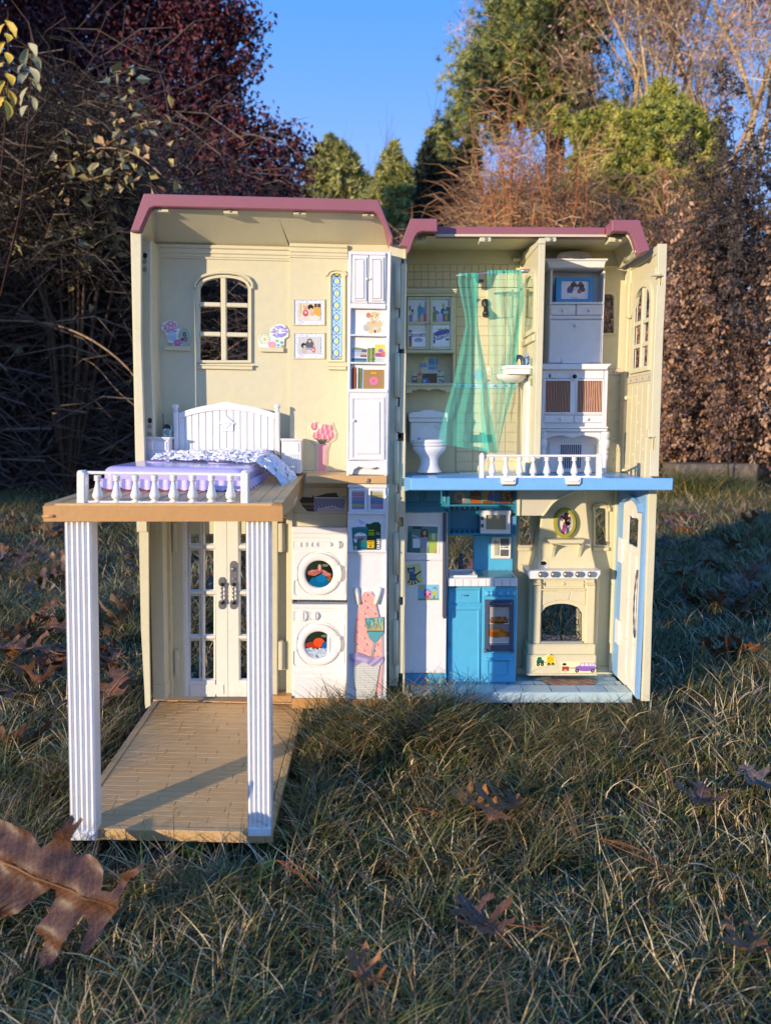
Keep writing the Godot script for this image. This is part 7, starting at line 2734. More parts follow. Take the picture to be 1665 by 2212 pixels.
func pedestal_sink() -> void:
	b3()
	var z := -1.060
	var t := thing("pedestal_sink", "white toy pedestal sink with dark grey tap beside the dividing wall", "sink", at(880, 2400, -1.08))
	var ytop := at(600, 1500, z).y
	var ymid := at(600, 1585, z).y
	var ybot := at(600, 1700, z).y
	var xl := at(215, 1620, -1.082).x
	var xc := at(355, 1620, z).x
	var xr := .2054
	var rows := [[ytop, .0], [ymid + .0008, .0], [ymid, -.0016], [ybot, -.0016]]
	var st := stool()
	var prev := []
	for r in rows:
		var i: float = r[1]
		var ringp := [Vector3(xl - i, r[0], -1.082), Vector3(xc - i * .7, r[0], z + i), Vector3(xr, r[0], z + i), Vector3(xr, r[0], -1.128), Vector3(xc - i * .7, r[0], -1.128), Vector3(xl - i, r[0], -1.106)]
		if prev:
			for k in 6:
				var l := (k + 1) % 6
				var mid: Vector3 = (ringp[k] + ringp[l]) / 2.0 - Vector3(.17, r[0], -1.095)
				facing(st, [prev[k], prev[l], ringp[l], ringp[k]], Vector3(mid.x, 0, mid.z))
		prev = ringp
	var topring := [Vector3(xl, ytop, -1.082), Vector3(xc, ytop, z), Vector3(xr, ytop, z), Vector3(xr, ytop, -1.128), Vector3(xc, ytop, -1.128), Vector3(xl, ytop, -1.106)]
	facing(st, topring, Vector3.UP)
	facing(st, prev.duplicate(), Vector3.DOWN)
	part(t, "basin", st, M.white)
	st = stool()   # splash back rising at the wall
	var s0 := at(855, 1500, z); var s1 := at(925, 1440, z); var s2 := at(985, 1385, z)
	var poly := PackedVector2Array([Vector2(s0.x, ytop - .001), Vector2(s1.x, s1.y), Vector2(s2.x, s2.y), Vector2(xr, s2.y), Vector2(xr, ytop - .001)])
	prism(st, poly, z - .001, .062, .0006)
	part(t, "splash_back", st, M.white)
	st = stool()   # rounded bowl below the basin
	lathe(st, Vector3(xr - .024, ybot + .0004, -1.092), Vector3.DOWN, [.0, .0235, .004, .0225, .008, .0185, .0105, .014, .012, .010], 28, 1.1)
	part(t, "bowl", st, M.ivory)
	var ped := at(880, 1880, -1.07)
	var base_y := px(1145, 1022, -1.07).y
	st = stool()
	box(st, Vector3(at(828, 1880, -1.066).x, base_y, -1.105), Vector3(at(935, 1880, -1.066).x, ybot - .010, -1.068), .003)
	part(t, "pedestal", st, M.ivory)
	# tap: arched spout, two cross handles
	var yb := ytop
	st = stool()
	var pts := []
	var x0 := at(735, 1500, -1.095).x
	var x1 := at(525, 1450, -1.095).x
	for i in 11:
		var a := PI * .93 * i / 10.0
		pts.append(Vector3(lerpf(x1, x0, (1 + cos(a)) / 2), yb + .015 * pow(sin(a), .85) + (.006 if i == 10 else .0), -1.095))
	tube(st, pts, [.0034, .0036, .0034, .0032, .003, .003, .003, .003, .0032, .0034, .002], 10)
	part(t, "spout", st, M.slate)
	for s in [[770.0, -1.112], [850.0, -1.078]]:
		st = stool()
		var p := Vector3(at(s[0] + 20, 1500, s[1]).x, yb, s[1])
		lathe(st, p, Vector3.UP, [.0, .005, .002, .0048, .005, .003, .009, .0022, .011, .0036, .0135, .0032, .0145, .0], 14)
		tube(st, [p + Vector3(-.0065, .0122, 0), p + Vector3(.0065, .0122, 0)], [.0013], 6)
		part(t, "tap_handle", st, M.slate)

func shower_curtain() -> void:
	z3()
	var t := thing("shower_curtain", "sheer turquoise toy shower curtain in two gathered panels on a rod", "shower curtain", at(590, 385, -1.09))
	var n := FastNoiseLite.new()
	n.seed = 12
	n.frequency = 1.3
	# [y in the upper view, left edge, right edge] of each panel, on the curtain's plane
	var left := [[387, 412, 524], [432, 408, 527], [520, 424, 526], [620, 446, 522], [690, 452, 524], [770, 434, 540], [860, 414, 558], [960, 394, 578], [1010, 384, 588], [1110, 352, 596], [1220, 322, 612], [1352, 296, 632]]
	var right := [[372, 576, 770], [415, 574, 776], [480, 576, 782], [560, 580, 786], [640, 584, 770], [740, 588, 756], [840, 592, 742], [940, 596, 736], [1030, 598, 732], [1120, 604, 706], [1220, 616, 676], [1320, 616, 652], [1406, 612, 636]]
	for k in 2:
		var tab: Array = left if k == 0 else right
		var grid := []
		var ny := 90
		var nx := 46
		for j in ny + 1:
			var v := float(j) / ny
			var f := v * (tab.size() - 1)
			var i0 := mini(int(f), tab.size() - 2)
			var t2 := f - i0
			var y := lerpf(tab[i0][0], tab[i0 + 1][0], t2)
			var xl := lerpf(tab[i0][1], tab[i0 + 1][1], t2)
			var xr := lerpf(tab[i0][2], tab[i0 + 1][2], t2)
			var row := []
			for i in nx + 1:
				var u := float(i) / nx
				var yy := y
				if k == 0: yy += v * v * 60.0 * u
				var folds := .0040 * sin(u * 17.0 + 2.4 * n.get_noise_2d(u, v * .9) + k) + .0022 * n.get_noise_2d(u * 3.0, v * 2.0) + .0012 * n.get_noise_2d(u * 9.0 + 5, v * 7.0) + .0007 * n.get_noise_2d(u * 24.0, v * 20.0 + 9) + (.0016 * sin(u * 60.0) if v < .05 else .0)
				var gather := .0
				if k == 0 and u > .68: gather = .010 * (u - .68)
				var z := -1.088 + (.006 if k == 1 else .0) + folds * (.6 + .7 * v) + gather
				row.append(at(lerpf(xl, xr, u), yy, z))
			grid.append(row)
		var st := stool()
		st.set_smooth_group(0)
		for j in ny:
			for i in nx:
				quad_uv(st, grid[j][i], grid[j][i + 1], grid[j + 1][i + 1], grid[j + 1][i])
		part(t, "curtain_panel", st, curtain_material(.38))
		# the rolled hem and doubled inner fold: a second layer of the same cloth
		st = stool()
		st.set_smooth_group(0)
		for j in ny:
			var w := 11 if k == 0 else 8
			for i in w:
				var a := nx - w + i if k == 0 else nx - w + i
				var o := Vector3(0, 0, -.0024)
				quad_uv(st, grid[j][a] + o, grid[j][a + 1] + o, grid[j + 1][a + 1] + o, grid[j + 1][a] + o)
		part(t, "folded_edge", st, curtain_material(.60))
		st = stool()
		st.set_smooth_group(0)
		for j in 4:
			for i in nx:
				var o := Vector3(0, 0, .0018)
				quad_uv(st, grid[j][i] + o, grid[j][i + 1] + o, grid[j + 1][i + 1] + o, grid[j + 1][i] + o)
		part(t, "top_hem", st, curtain_material(.5))
	var st2 := stool()
	tube(st2, [at(398, 402, -1.092), at(516, 393, -1.092), at(578, 386, -1.092), at(764, 376, -1.092)], [.0016], 10)
	tube(st2, [at(764, 376, -1.092), Vector3(.2054, at(764, 376, -1.092).y, -1.092)], [.003], 8)
	part(house, "curtain_rod", st2, flatmat(Color(.62, .60, .70), .3, .6))
	st2 = stool()
	bx(st2, 515, 424, 556, 438, ZB + .004, .004)
	part(house, "rod_bracket", st2, M.slate)

func quad_uv(st: SurfaceTool, a: Vector3, b: Vector3, c: Vector3, d: Vector3) -> void:
	for p in [a, b, c, a, c, d]:
		st.set_uv(Vector2(p.x, -p.y) * 14.0)
		st.add_vertex(p)

func curtain_material(alpha: float) -> StandardMaterial3D:
	if not T.has("gauze"):
		var im := Image.create(256, 256, false, Image.FORMAT_RGBA8)
		var r := RandomNumberGenerator.new()
		r.seed = 3
		for y in 256:
			for x in 256:
				var thread := .72 + .28 * (1.0 if (x % 3 == 0 or y % 3 == 0) else .35)
				var glint := r.randf() > .985
				var c := Color(.34, .88, .80).lerp(Color(.24, .78, .72), r.randf())
				if glint: c = Color(.72, .97, .92)
				im.set_pixel(x, y, Color(c.r, c.g, c.b, clampf(thread * (1.0 + .25 * (r.randf() - .5)), 0, 1)))
		T.gauze = ImageTexture.create_from_image(im)
	var m := StandardMaterial3D.new()
	m.albedo_texture = T.gauze
	m.albedo_color = Color(1, 1, 1, alpha)
	m.transparency = BaseMaterial3D.TRANSPARENCY_ALPHA
	m.roughness = .55
	m.backlight_enabled = true
	m.backlight = Color(.7, .7, .7)
	m.cull_mode = BaseMaterial3D.CULL_DISABLED
	return m

func hutch() -> void:
	z3()
	var zu := -1.128
	var zl := -1.098
	var t := thing("hutch_desk", "tall white toy hutch desk with curtained doors and turned legs in the study", "desk", at(1070, 1500, -1.10))
	var st := stool()
	bx(st, 928, 355, 1232, 900, zu - .026, .024)
	bx(st, 926, 355, 940, 900, zu, .03); bx(st, 1224, 355, 1236, 900, zu, .03)
	bx(st, 926, 640, 1226, 900, zu - .002, .03)
	part(t, "upper_carcass", st, M.white)
	st = stool()
	pz(st, [904, 305, 1258, 305, 1252, 316, 1246, 330, 1240, 356, 922, 356, 916, 332, 908, 316], zu + .012, .05, .001)
	bx(st, 902, 304, 1260, 316, zu + .0145, .054, .001)
	part(t, "cornice", st, M.white)
	st = stool()
	var cr := [970, 306]; cr.append_array(arch(970, 1165, 290, 262, 14)); cr.append_array([1165, 306])
	pz(st, cr, zu - .01, .01, .0008)
	var crest := part(t, "crest", st, M.white)
	for k in 15:
		st = stool()
		var x := 982 + 12.2 * k
		var top := 292 - 24 * sqrt(maxf(.0, 1 - pow((x - 1067) / 95.0, 2)))
		bx(st, x, top + 3, x + 7, 303, zu - .0085, .003, .0008)
		part(crest, "flute", st, M.white)
	for s in [[931, 1076, 1003], [1080, 1228, 1152]]:
		st = stool(); bx(st, s[0], 566, s[1], 626, zu + .001, .02, .0012)
		var d := part(t, "drawer_front", st, M.white)
		st = stool(); lathe(st, at(s[2], 600, zu + .001), Vector3(0, 0, 1), [.0, .0015, .0014, .0024, .003, .002, .0034, .0], 12); part(d, "knob", st, M.white)
	st = stool(); bx(st, 926, 550, 1234, 564, zu + .002, .03); bx(st, 926, 628, 1234, 648, zu + .0012, .03); part(t, "rail", st, M.white)
	st = stool(); bx(st, 926, 654, 1222, 896, zu + .0022, .004, .001)
	var fd := part(t, "fold_down_door", st, M.white)
	st = stool(); lathe(st, at(1073, 684, zu + .002), Vector3(0, 0, 1), [.0, .0018, .0014, .0028, .0034, .0022, .004, .0], 12); part(fd, "knob", st, M.white)
	st = stool(); bx(st, 996, 872, 1146, 900, zu + .004, .004, .001); part(fd, "hinge_strip", st, M.white)
	# lower part
	z4()
	st = stool()
	pz(st, [874, 127, 1280, 127, 1272, 140, 1262, 146, 1256, 160, 890, 160, 884, 146, 878, 138], zl + .007, .07, .001)
	part(t, "desk_top", st, M.white)
	st = stool(); bx(st, 888, 160, 1252, 486, zl - .002, .06); bx(st, 884, 164, 902, 486, zl + .002, .05); bx(st, 1236, 164, 1256, 486, zl + .002, .05); bx(st, 1052, 206, 1080, 412, zl + .0015, .05); bx(st, 902, 160, 1236, 212, zl + .0008, .05); bx(st, 902, 405, 1236, 418, zl + .0008, .05)
	part(t, "lower_carcass", st, M.white)
	st = stool(); bx(st, 922, 186, 936, 208, zl + .001, .002); part(t, "switch_recess", st, M.slate)
	st = stool(); bx(st, 934, 188, 952, 206, zl + .003, .004); part(t, "switch", st, M.white)
	st = stool(); lathe(st, at(1069, 200, zl), Vector3(0, 0, 1), [.0, .0062, .003, .006, .003, .0036, .002, .0], 16); var eye := part(t, "keyhole_boss", st, M.white)
	st = stool(); lathe(st, at(1069, 200, zl + .002), Vector3(0, 0, 1), [.0, .0036, .0014, .0032, .002, .0], 16); part(eye, "keyhole", st, M.black)
	var ci := print_curtain()
	for s in [[900, 1052], [1081, 1234]]:
		st = stool(); ring(st, [s[0] - 3, 214, s[1] + 3, 214, s[1] + 3, 410, s[0] - 3, 410], [s[0] + 6, 224, s[1] - 6, 224, s[1] - 8, 402, s[0] + 2, 402], zl + .0024, .003)
		var d := part(t, "cupboard_door", st, M.white)
		st = stool()                            # gathered cloth behind the frame, folded in relief
		st.set_smooth_group(0)
		var m := 60
		for i in m:
			for j in 8:
				var q := []
				for e in [[0, 0], [1, 0], [1, 1], [0, 1]]:
					var u := float(i + e[0]) / m
					var v := float(j + e[1]) / 8
					q.append(at(lerpf(s[0] + 4, s[1] - 4, u), lerpf(221, 404, v), zl + .0012 + .0011 * sin(u * 66.0 + 1.6 * sin(v * 3.0 + u * 9.0))))
				quad(st, q[0], q[1], q[2], q[3])
		var cm := plastic(Color(.66, .50, .42), .6)
		part(d, "cloth_panel", st, cm, "gathered brown cloth panel")
	for s in [[890, 1066, 990], [1068, 1240, 1140]]:
		st = stool(); bx(st, s[0], 420, s[1], 462, zl + .002, .01, .001)
		var d := part(t, "drawer_front", st, M.white)
		st = stool(); lathe(st, at(s[2], 442, zl + .002), Vector3(0, 0, 1), [.0, .0015, .0014, .0024, .003, .002, .0034, .0], 12); part(d, "knob", st, M.white)
	st = stool(); bx(st, 868, 484, 1260, 494, zl + .008, .06, .001); bx(st, 872, 494, 1256, 512, zl + .005, .06, .001); part(t, "ledge", st, M.white)
	st = stool()
	var ap := [896, 512, 1218, 512, 1218, 572]
	for i in 21:
		var u := i / 20.0
		ap.append_array([lerpf(1214, 900, u), 562 - 30.0 * pow(sin(PI * u), .5) + 9.0 * pow(maxf(.0, 1.0 - absf(u - .5) * 5.0), 1.0) * 2.0])
	ap.append_array([896, 572])
	pz(st, ap, zl - .002, .01, .001)
	part(t, "apron", st, M.white)
	st = stool(); bx(st, 890, 520, 1222, 746, zl - .03, .03); part(t, "back_panel", st, M.white)
	st = stool(); ring(st, [925, 575, 1200, 575, 1200, 740, 925, 740], [936, 586, 1189, 586, 1189, 736, 936, 736], zl - .0285, .003); part(t, "panel_frame", st, M.white)
	for k in 10:
		st = stool(); bx(st, 992 + 12 * k, 574, 998 + 12 * k, 720, zl - .0287, .002, .0006); part(t, "vent_slat", st, M.slate)
	for x in [880.0, 1233.0]:
		st = stool()
		var foot := at(x, 748, zl - .004)
		var h: float = at(x, 512, zl - .004).y - foot.y
		lathe(st, foot, Vector3.UP, [.0, .003, h * .05, .0042, h * .3, .0046, h * .42, .006, h * .46, .0044, h * .52, .0064, h * .58, .0042, h * .62, .007, h * .78, .0074, h * .84, .005, h * .86, .0066, h, .0066], 16)
		part(t, "leg", st, M.white)
	# framed family photograph standing in the open compartment
	z3()
	var f := thing("photo_frame", "bright blue toy photo frame with a family picture inside the white hutch", "picture frame", at(1070, 550, -1.108))
	st = stool()
	ring(st, [966, 410, 1178, 410, 1174, 551, 964, 551], [996, 430, 1153, 430, 1150, 534, 994, 534], zu - .001, .010)
	part(f, "frame", st, M.frame_blue)
	sticker(f, "photograph", [994, 428, 1154, 428, 1152, 536, 992, 536], zu - .004, print_family(0), "photograph of a family of six on white", .25)

func kitchen_units() -> void:
	z7()
	var st: SurfaceTool
	# fridge
	var zf := -1.086
	var t := thing("refrigerator", "tall white toy refrigerator with long grey handle, photo and two child drawings", "refrigerator", at(380, 1970, zf - .02))
	st = stool()
	bx(st, 172, 330, 583, 1866, zf - .004, .06, .001)
	part(t, "body", st, M.white)
	st = stool(); bx(st, 174, 332, 580, 786, zf, .004, .0014); part(t, "freezer_door", st, M.white)
	st = stool(); bx(st, 174, 794, 580, 1862, zf, .004, .0014); part(t, "fridge_door", st, M.white)
	st = stool()
	pz(st, [546, 350, 556, 332, 572, 332, 582, 350, 580, 1320, 570, 1345, 550, 1345, 540, 1325], zf + .006, .005, .0014)
	bx(st, 548, 480, 578, 506, zf + .0064, .006, .0008)
	part(t, "handle", st, M.slate)
	st = stool(); bx(st, 170, 1866, 580, 1972, zf - .003, .05, .001)
	var pl := part(t, "plinth", st, M.teal)
	for k in 6:
		st = stool(); bx(st, 172, 1872 + 16 * k, 578, 1881 + 16 * k, zf - .0018, .002, .0006); part(pl, "vent_slat", st, M.teal)
	st = stool(); ring(st, [200, 446, 512, 446, 506, 730, 192, 726], [210, 458, 496, 466, 488, 722, 200, 712], zf + .0008, .001); part(t, "photo_border", st, M.wallpaper)
	sticker(t, "fridge_photo", [209, 457, 497, 465, 489, 723, 199, 713], zf + .0006, print_fridge_photo(), "photo of a person standing in a teal kitchen")
	sticker(t, "cat_drawing", [178, 842, 325, 812, 354, 998, 208, 1032], zf + .0006, print_child_cat(), "child's drawing of a striped blue cat on yellow paper")
	sticker(t, "house_drawing", [307, 1018, 502, 1018, 504, 1166, 307, 1168], zf + .0006, print_child_house(), "child's drawing of a pink house and tree on blue paper")
	# teal cupboards above the fridge
	var zc := -1.108
	var c := thing("wall_cupboard", "teal toy wall cupboard with two panelled doors above the white fridge", "cupboard", at(384, 326, zc - .02))
	st = stool(); bx(st, 176, 60, 592, 326, zc, .05, .001); part(c, "carcass", st, M.teal_deep)
	for s in [[180, 356], [364, 586]]:
		st = stool(); bx(st, s[0], 64, s[1], 250, zc + .0016, .002, .0008)
		bevel_frame(st, s[0] + 18, 76, s[1] - 18, 238, 14.0, zc + .003, zc + .0016)
		part(c, "cupboard_door", st, M.teal_deep)
	st = stool(); bx(st, 178, 262, 590, 276, zc + .0016, .002); part(c, "moulding", st, M.teal_deep)
	# shelf unit with pantry print, plate rack and microwave
	var zs := -1.090
	var s2 := thing("kitchen_shelf", "teal toy wall shelf with pantry goods above and empty plate rack", "shelf", at(920, 548, zs - .02))
	st = stool()
	bx(st, 592, 100, 1248, 548, zs - .028, .03)
	bx(st, 592, 110, 612, 545, zs, .05, .0008); bx(st, 1232, 110, 1250, 545, zs, .05, .0008)
	bx(st, 612, 256, 1232, 274, zs, .05, .0008); bx(st, 612, 528, 1232, 548, zs, .05, .0008); bx(st, 896, 274, 910, 528, zs - .002, .03); bx(st, 910, 274, 1232, 312, zs - .003, .03)
	part(s2, "carcass", st, M.teal_deep)
	sticker(s2, "pantry_print", [614, 112, 1230, 112, 1230, 255, 614, 255], zs - .02, print_pantry(), "print of a plate, jars, boxes and packets")
	lettering(s2, "jar_lettering", "MO MOTTI", 852, 186, 20, zs - .0194, M.ink_black, .0, "Droid Sans", .9)
	for k in 5:
		st = stool()
		tube(st, [at(654 + 50 * k, 276, zs - .004), at(650 + 50 * k, 300, zs - .014), at(648 + 50 * k, 306, zs - .026)], [.0009], 6)
		tube(st, [at(654 + 50 * k, 528, zs - .004), at(646 + 50 * k, 496, zs - .014), at(640 + 50 * k, 484, zs - .026)], [.0009], 6)
		part(s2, "rack_rod", st, M.teal)
	for k in 3:
		st = stool(); bx(st, 930, 280 + 10 * k, 1228, 286 + 10 * k, zs - .0018, .002, .0005); part(s2, "vent_slat", st, M.teal_deep)
	var mw := thing("microwave", "white toy microwave with beige window in the teal wall shelf", "microwave", at(1060, 530, zs - .01))
	st = stool(); bx(st, 905, 312, 1240, 528, zs - .002, .026); part(mw, "body", st, plastic(Color(.12, .46, .62), .4))
	st = stool(); ring(st, [904, 314, 1190, 314, 1186, 532, 902, 530], [956, 354, 1146, 354, 1144, 494, 954, 494], zs + .002, .005)
	var md := part(mw, "door", st, M.white)
	st = stool(); bx(st, 954, 352, 1148, 496, zs - .001, .001); part(md, "window", st, plastic(Color(.62, .60, .50), .25))
	st = stool(); bx(st, 1168, 350, 1182, 496, zs + .004, .003, .0008); part(md, "handle", st, M.white)
	for y in [370, 440]:
		st = stool(); bx(st, 906, y, 932, y + 34, zs + .0026, .002); part(md, "hinge_slot", st, M.slate)
	st = stool(); bx(st, 1196, 336, 1234, 360, zs + .0, .002); part(mw, "display", st, M.black)
	for r in 5:
		for k in 3:
			st = stool(); bx(st, 1196 + 13 * k, 374 + 17 * r, 1206 + 13 * k, 386 + 17 * r, zs - .0006, .002, .0004); part(mw, "key", st, M.powder_blue)
	# teal splash wall with a cream coffee machine in relief
	st = stool()
	bx(st, 836, 548, 1212, 960, ZB + .010, .010, .001)
	bx(st, 586, 548, 592, 930, ZB + .012, .012)
	var sp := part(house, "splash_wall", st, M.teal)
	for k in 6:
		st = stool(); bx(st, 852 + 60 * k, 868, 908 + 60 * k, 926, ZB + .0114, .002, .0006); part(sp, "wall_tile", st, M.teal)
	var cf := thing("coffee_machine", "cream toy coffee machine panel on the teal splash wall under the microwave", "coffee machine", at(1098, 772, ZB + .012))
	st = stool(); bx(st, 1006, 566, 1194, 772, ZB + .014, .005, .001); part(cf, "body", st, M.ivory)
	st = stool(); pz(st, [1032, 610, 1042, 606, 1042, 582, 1050, 582, 1050, 604, 1078, 604, 1076, 740, 1034, 740], ZB + .0155, .003, .0008); part(cf, "jug", st, plastic(Color(.70, .70, .62), .3))
	st = stool(); bx(st, 1092, 578, 1174, 648, ZB + .0145, .001); bx(st, 1092, 684, 1170, 746, ZB + .0145, .001); part(cf, "screen", st, plastic(Color(.36, .38, .40), .35))
	for k in 3:
		st = stool(); lathe(st, at(1100 + 26 * k, 662, ZB + .014), Vector3(0, 0, 1), [.0, .0015, .001, .0013, .0012, .0], 10); part(cf, "button", st, M.slate if k == 2 else M.powder_blue)
	# counter with sink, cupboard beneath
	var zk := -1.098
	var k2 := thing("kitchen_counter", "bright teal toy kitchen base cupboard under a white tiled counter with sink", "kitchen cabinet", at(750, 1955, zk - .02))
	st = stool()
	bx(st, 588, 1036, 912, 1955, zk, .06, .001)
	part(k2, "carcass", st, M.teal)
	st = stool(); bx(st, 598, 1046, 906, 1200, zk + .0018, .003, .001); bevel_frame(st, 612, 1062, 892, 1184, 12.0, zk + .0032, zk + .0018)
	var dr := part(k2, "drawer_front", st, M.teal)
	st = stool(); tube(st, [at(724, 1118, zk + .002), at(732, 1124, zk + .005), at(768, 1124, zk + .005), at(776, 1118, zk + .002)], [.0009], 8); part(dr, "handle", st, M.silver)
	st = stool(); bx(st, 594, 1218, 906, 1948, zk + .0018, .003, .001); bevel_frame(st, 624, 1252, 888, 1918, 14.0, zk + .0034, zk + .0018)
	var cd := part(k2, "cupboard_door", st, M.teal)
	st = stool(); tube(st, [at(600, 1560, zk + .002), at(602, 1568, zk + .005), at(602, 1606, zk + .005), at(600, 1612, zk + .002)], [.0009], 8); part(cd, "handle", st, M.silver)
	# worktop slab
	var y0 := at(900, 966, -1.086).y
	var x0 := at(588, 1000, -1.086).x
	var x1 := at(1256, 1000, -1.086).x
	st = stool()
	var yb := at(900, 1036, -1.086).y
	box(st, Vector3(x0, yb + .0005, ZB + .008), Vector3(x1, y0, -1.0865), .0008)
	var top := part(k2, "worktop", st, M.grout)
	for k in 9:
		st = stool()
		bx(st, 590 + 74.2 * k, 968, minf(1254, 590 + 74.2 * (k + 1) - 3), 1034, -1.0852, .002, .0005)
		part(top, "counter_tile", st, M.white)
	st = stool()
	box(st, Vector3(x0, y0 - .0005, ZB + .009), Vector3(x1, y0 + .0012, -1.0855), .0005)
	part(top, "worktop_skin", st, M.white)
	st = stool()
	box(st, Vector3(at(880, 950, -1.11).x, y0, ZB + .014), Vector3(x1 - .004, y0 + .0018, -1.090), .0004)
	part(top, "hob_plate", st, plastic(Color(.50, .60, .62), .25))
	st = stool()   # sink: raised rim round a sunk dish
	var sx0 := at(596, 940, -1.11).x
	var sx1 := at(862, 940, -1.11).x
	for s in [[sx0, sx1, -1.096, -1.092], [sx0, sx1, -1.142, -1.138], [sx0, sx0 + .004, -1.138, -1.096], [sx1 - .004, sx1, -1.138, -1.096]]: box(st, Vector3(s[0], y0 + .0008, s[2]), Vector3(s[1], y0 + .0045, s[3]), .001)
	part(k2, "sink", st, M.white)
	st = stool(); tube(st, [Vector3(at(712, 920, -1.146).x, y0, -1.146), Vector3(at(712, 920, -1.146).x, y0 + .022, -1.146), Vector3(at(712, 920, -1.146).x, y0 + .027, -1.140), Vector3(at(712, 920, -1.146).x, y0 + .026, -1.126)], [.0042, .0034, .0036, .003], 10); part(k2, "tap", st, M.slate)
	# oven
	var zo := -1.094
	var ov := thing("oven", "bright teal toy oven with dark glass door showing pie and roast chicken", "oven", at(1080, 1955, zo - .02))
	st = stool(); bx(st, 914, 1036, 1246, 1956, zo, .06, .001); part(ov, "body", st, M.teal)
	st = stool(); bx(st, 930, 1060, 1240, 1136, zo + .0016, .003, .0008)
	var cp := part(ov, "control_panel", st, M.teal)
	for x in [968, 1014, 1088, 1160, 1208]:
		st = stool(); lathe(st, at(x, 1102, zo + .0016), Vector3(0, 0, 1), [.0, .0044, .0022, .0038, .0034, .002, .0036, .0], 16); part(cp, "knob", st, M.teal)
	st = stool(); ring(st, [946, 1166, 1218, 1166, 1214, 1656, 942, 1654], [978, 1232, 1180, 1232, 1178, 1600, 976, 1598], zo + .005, .006)
	var od := part(ov, "oven_door", st, M.slate)
	sticker(od, "oven_print", [976, 1230, 1181, 1230, 1179, 1602, 974, 1600], zo + .0026, print_oven(), "print of a pie above a roast chicken", .15)
	st = stool()
	var hp := []
	for i in 9: hp.append(at(970 + 29 * i, 1196 + 8 * sin(PI * i / 8.0), zo + .006 + .005 * sin(PI * i / 8.0)))
	tube(st, hp, [.0020, .0024, .0026, .0026, .0026, .0026, .0026, .0024, .0020], 8)
	part(od, "handle", st, M.slate)
	for x in [950, 1206]:
		st = stool(); tube(st, [at(x - 14, 1648, zo + .006), at(x + 14, 1648, zo + .006)], [.0028], 10); part(od, "hinge", st, M.slate)
	st = stool(); bx(st, 936, 1672, 1236, 1948, zo + .0012, .002, .001)
	bevel_frame(st, 974, 1746, 1164, 1878, 8.0, zo + .0030, zo + .0012)
	pz(st, [946, 1740, 960, 1722, 1070, 1716, 1180, 1718, 1206, 1734, 1196, 1746, 1070, 1738, 960, 1746], zo + .005, .004, .001)
	part(ov, "drawer_front", st, M.teal)

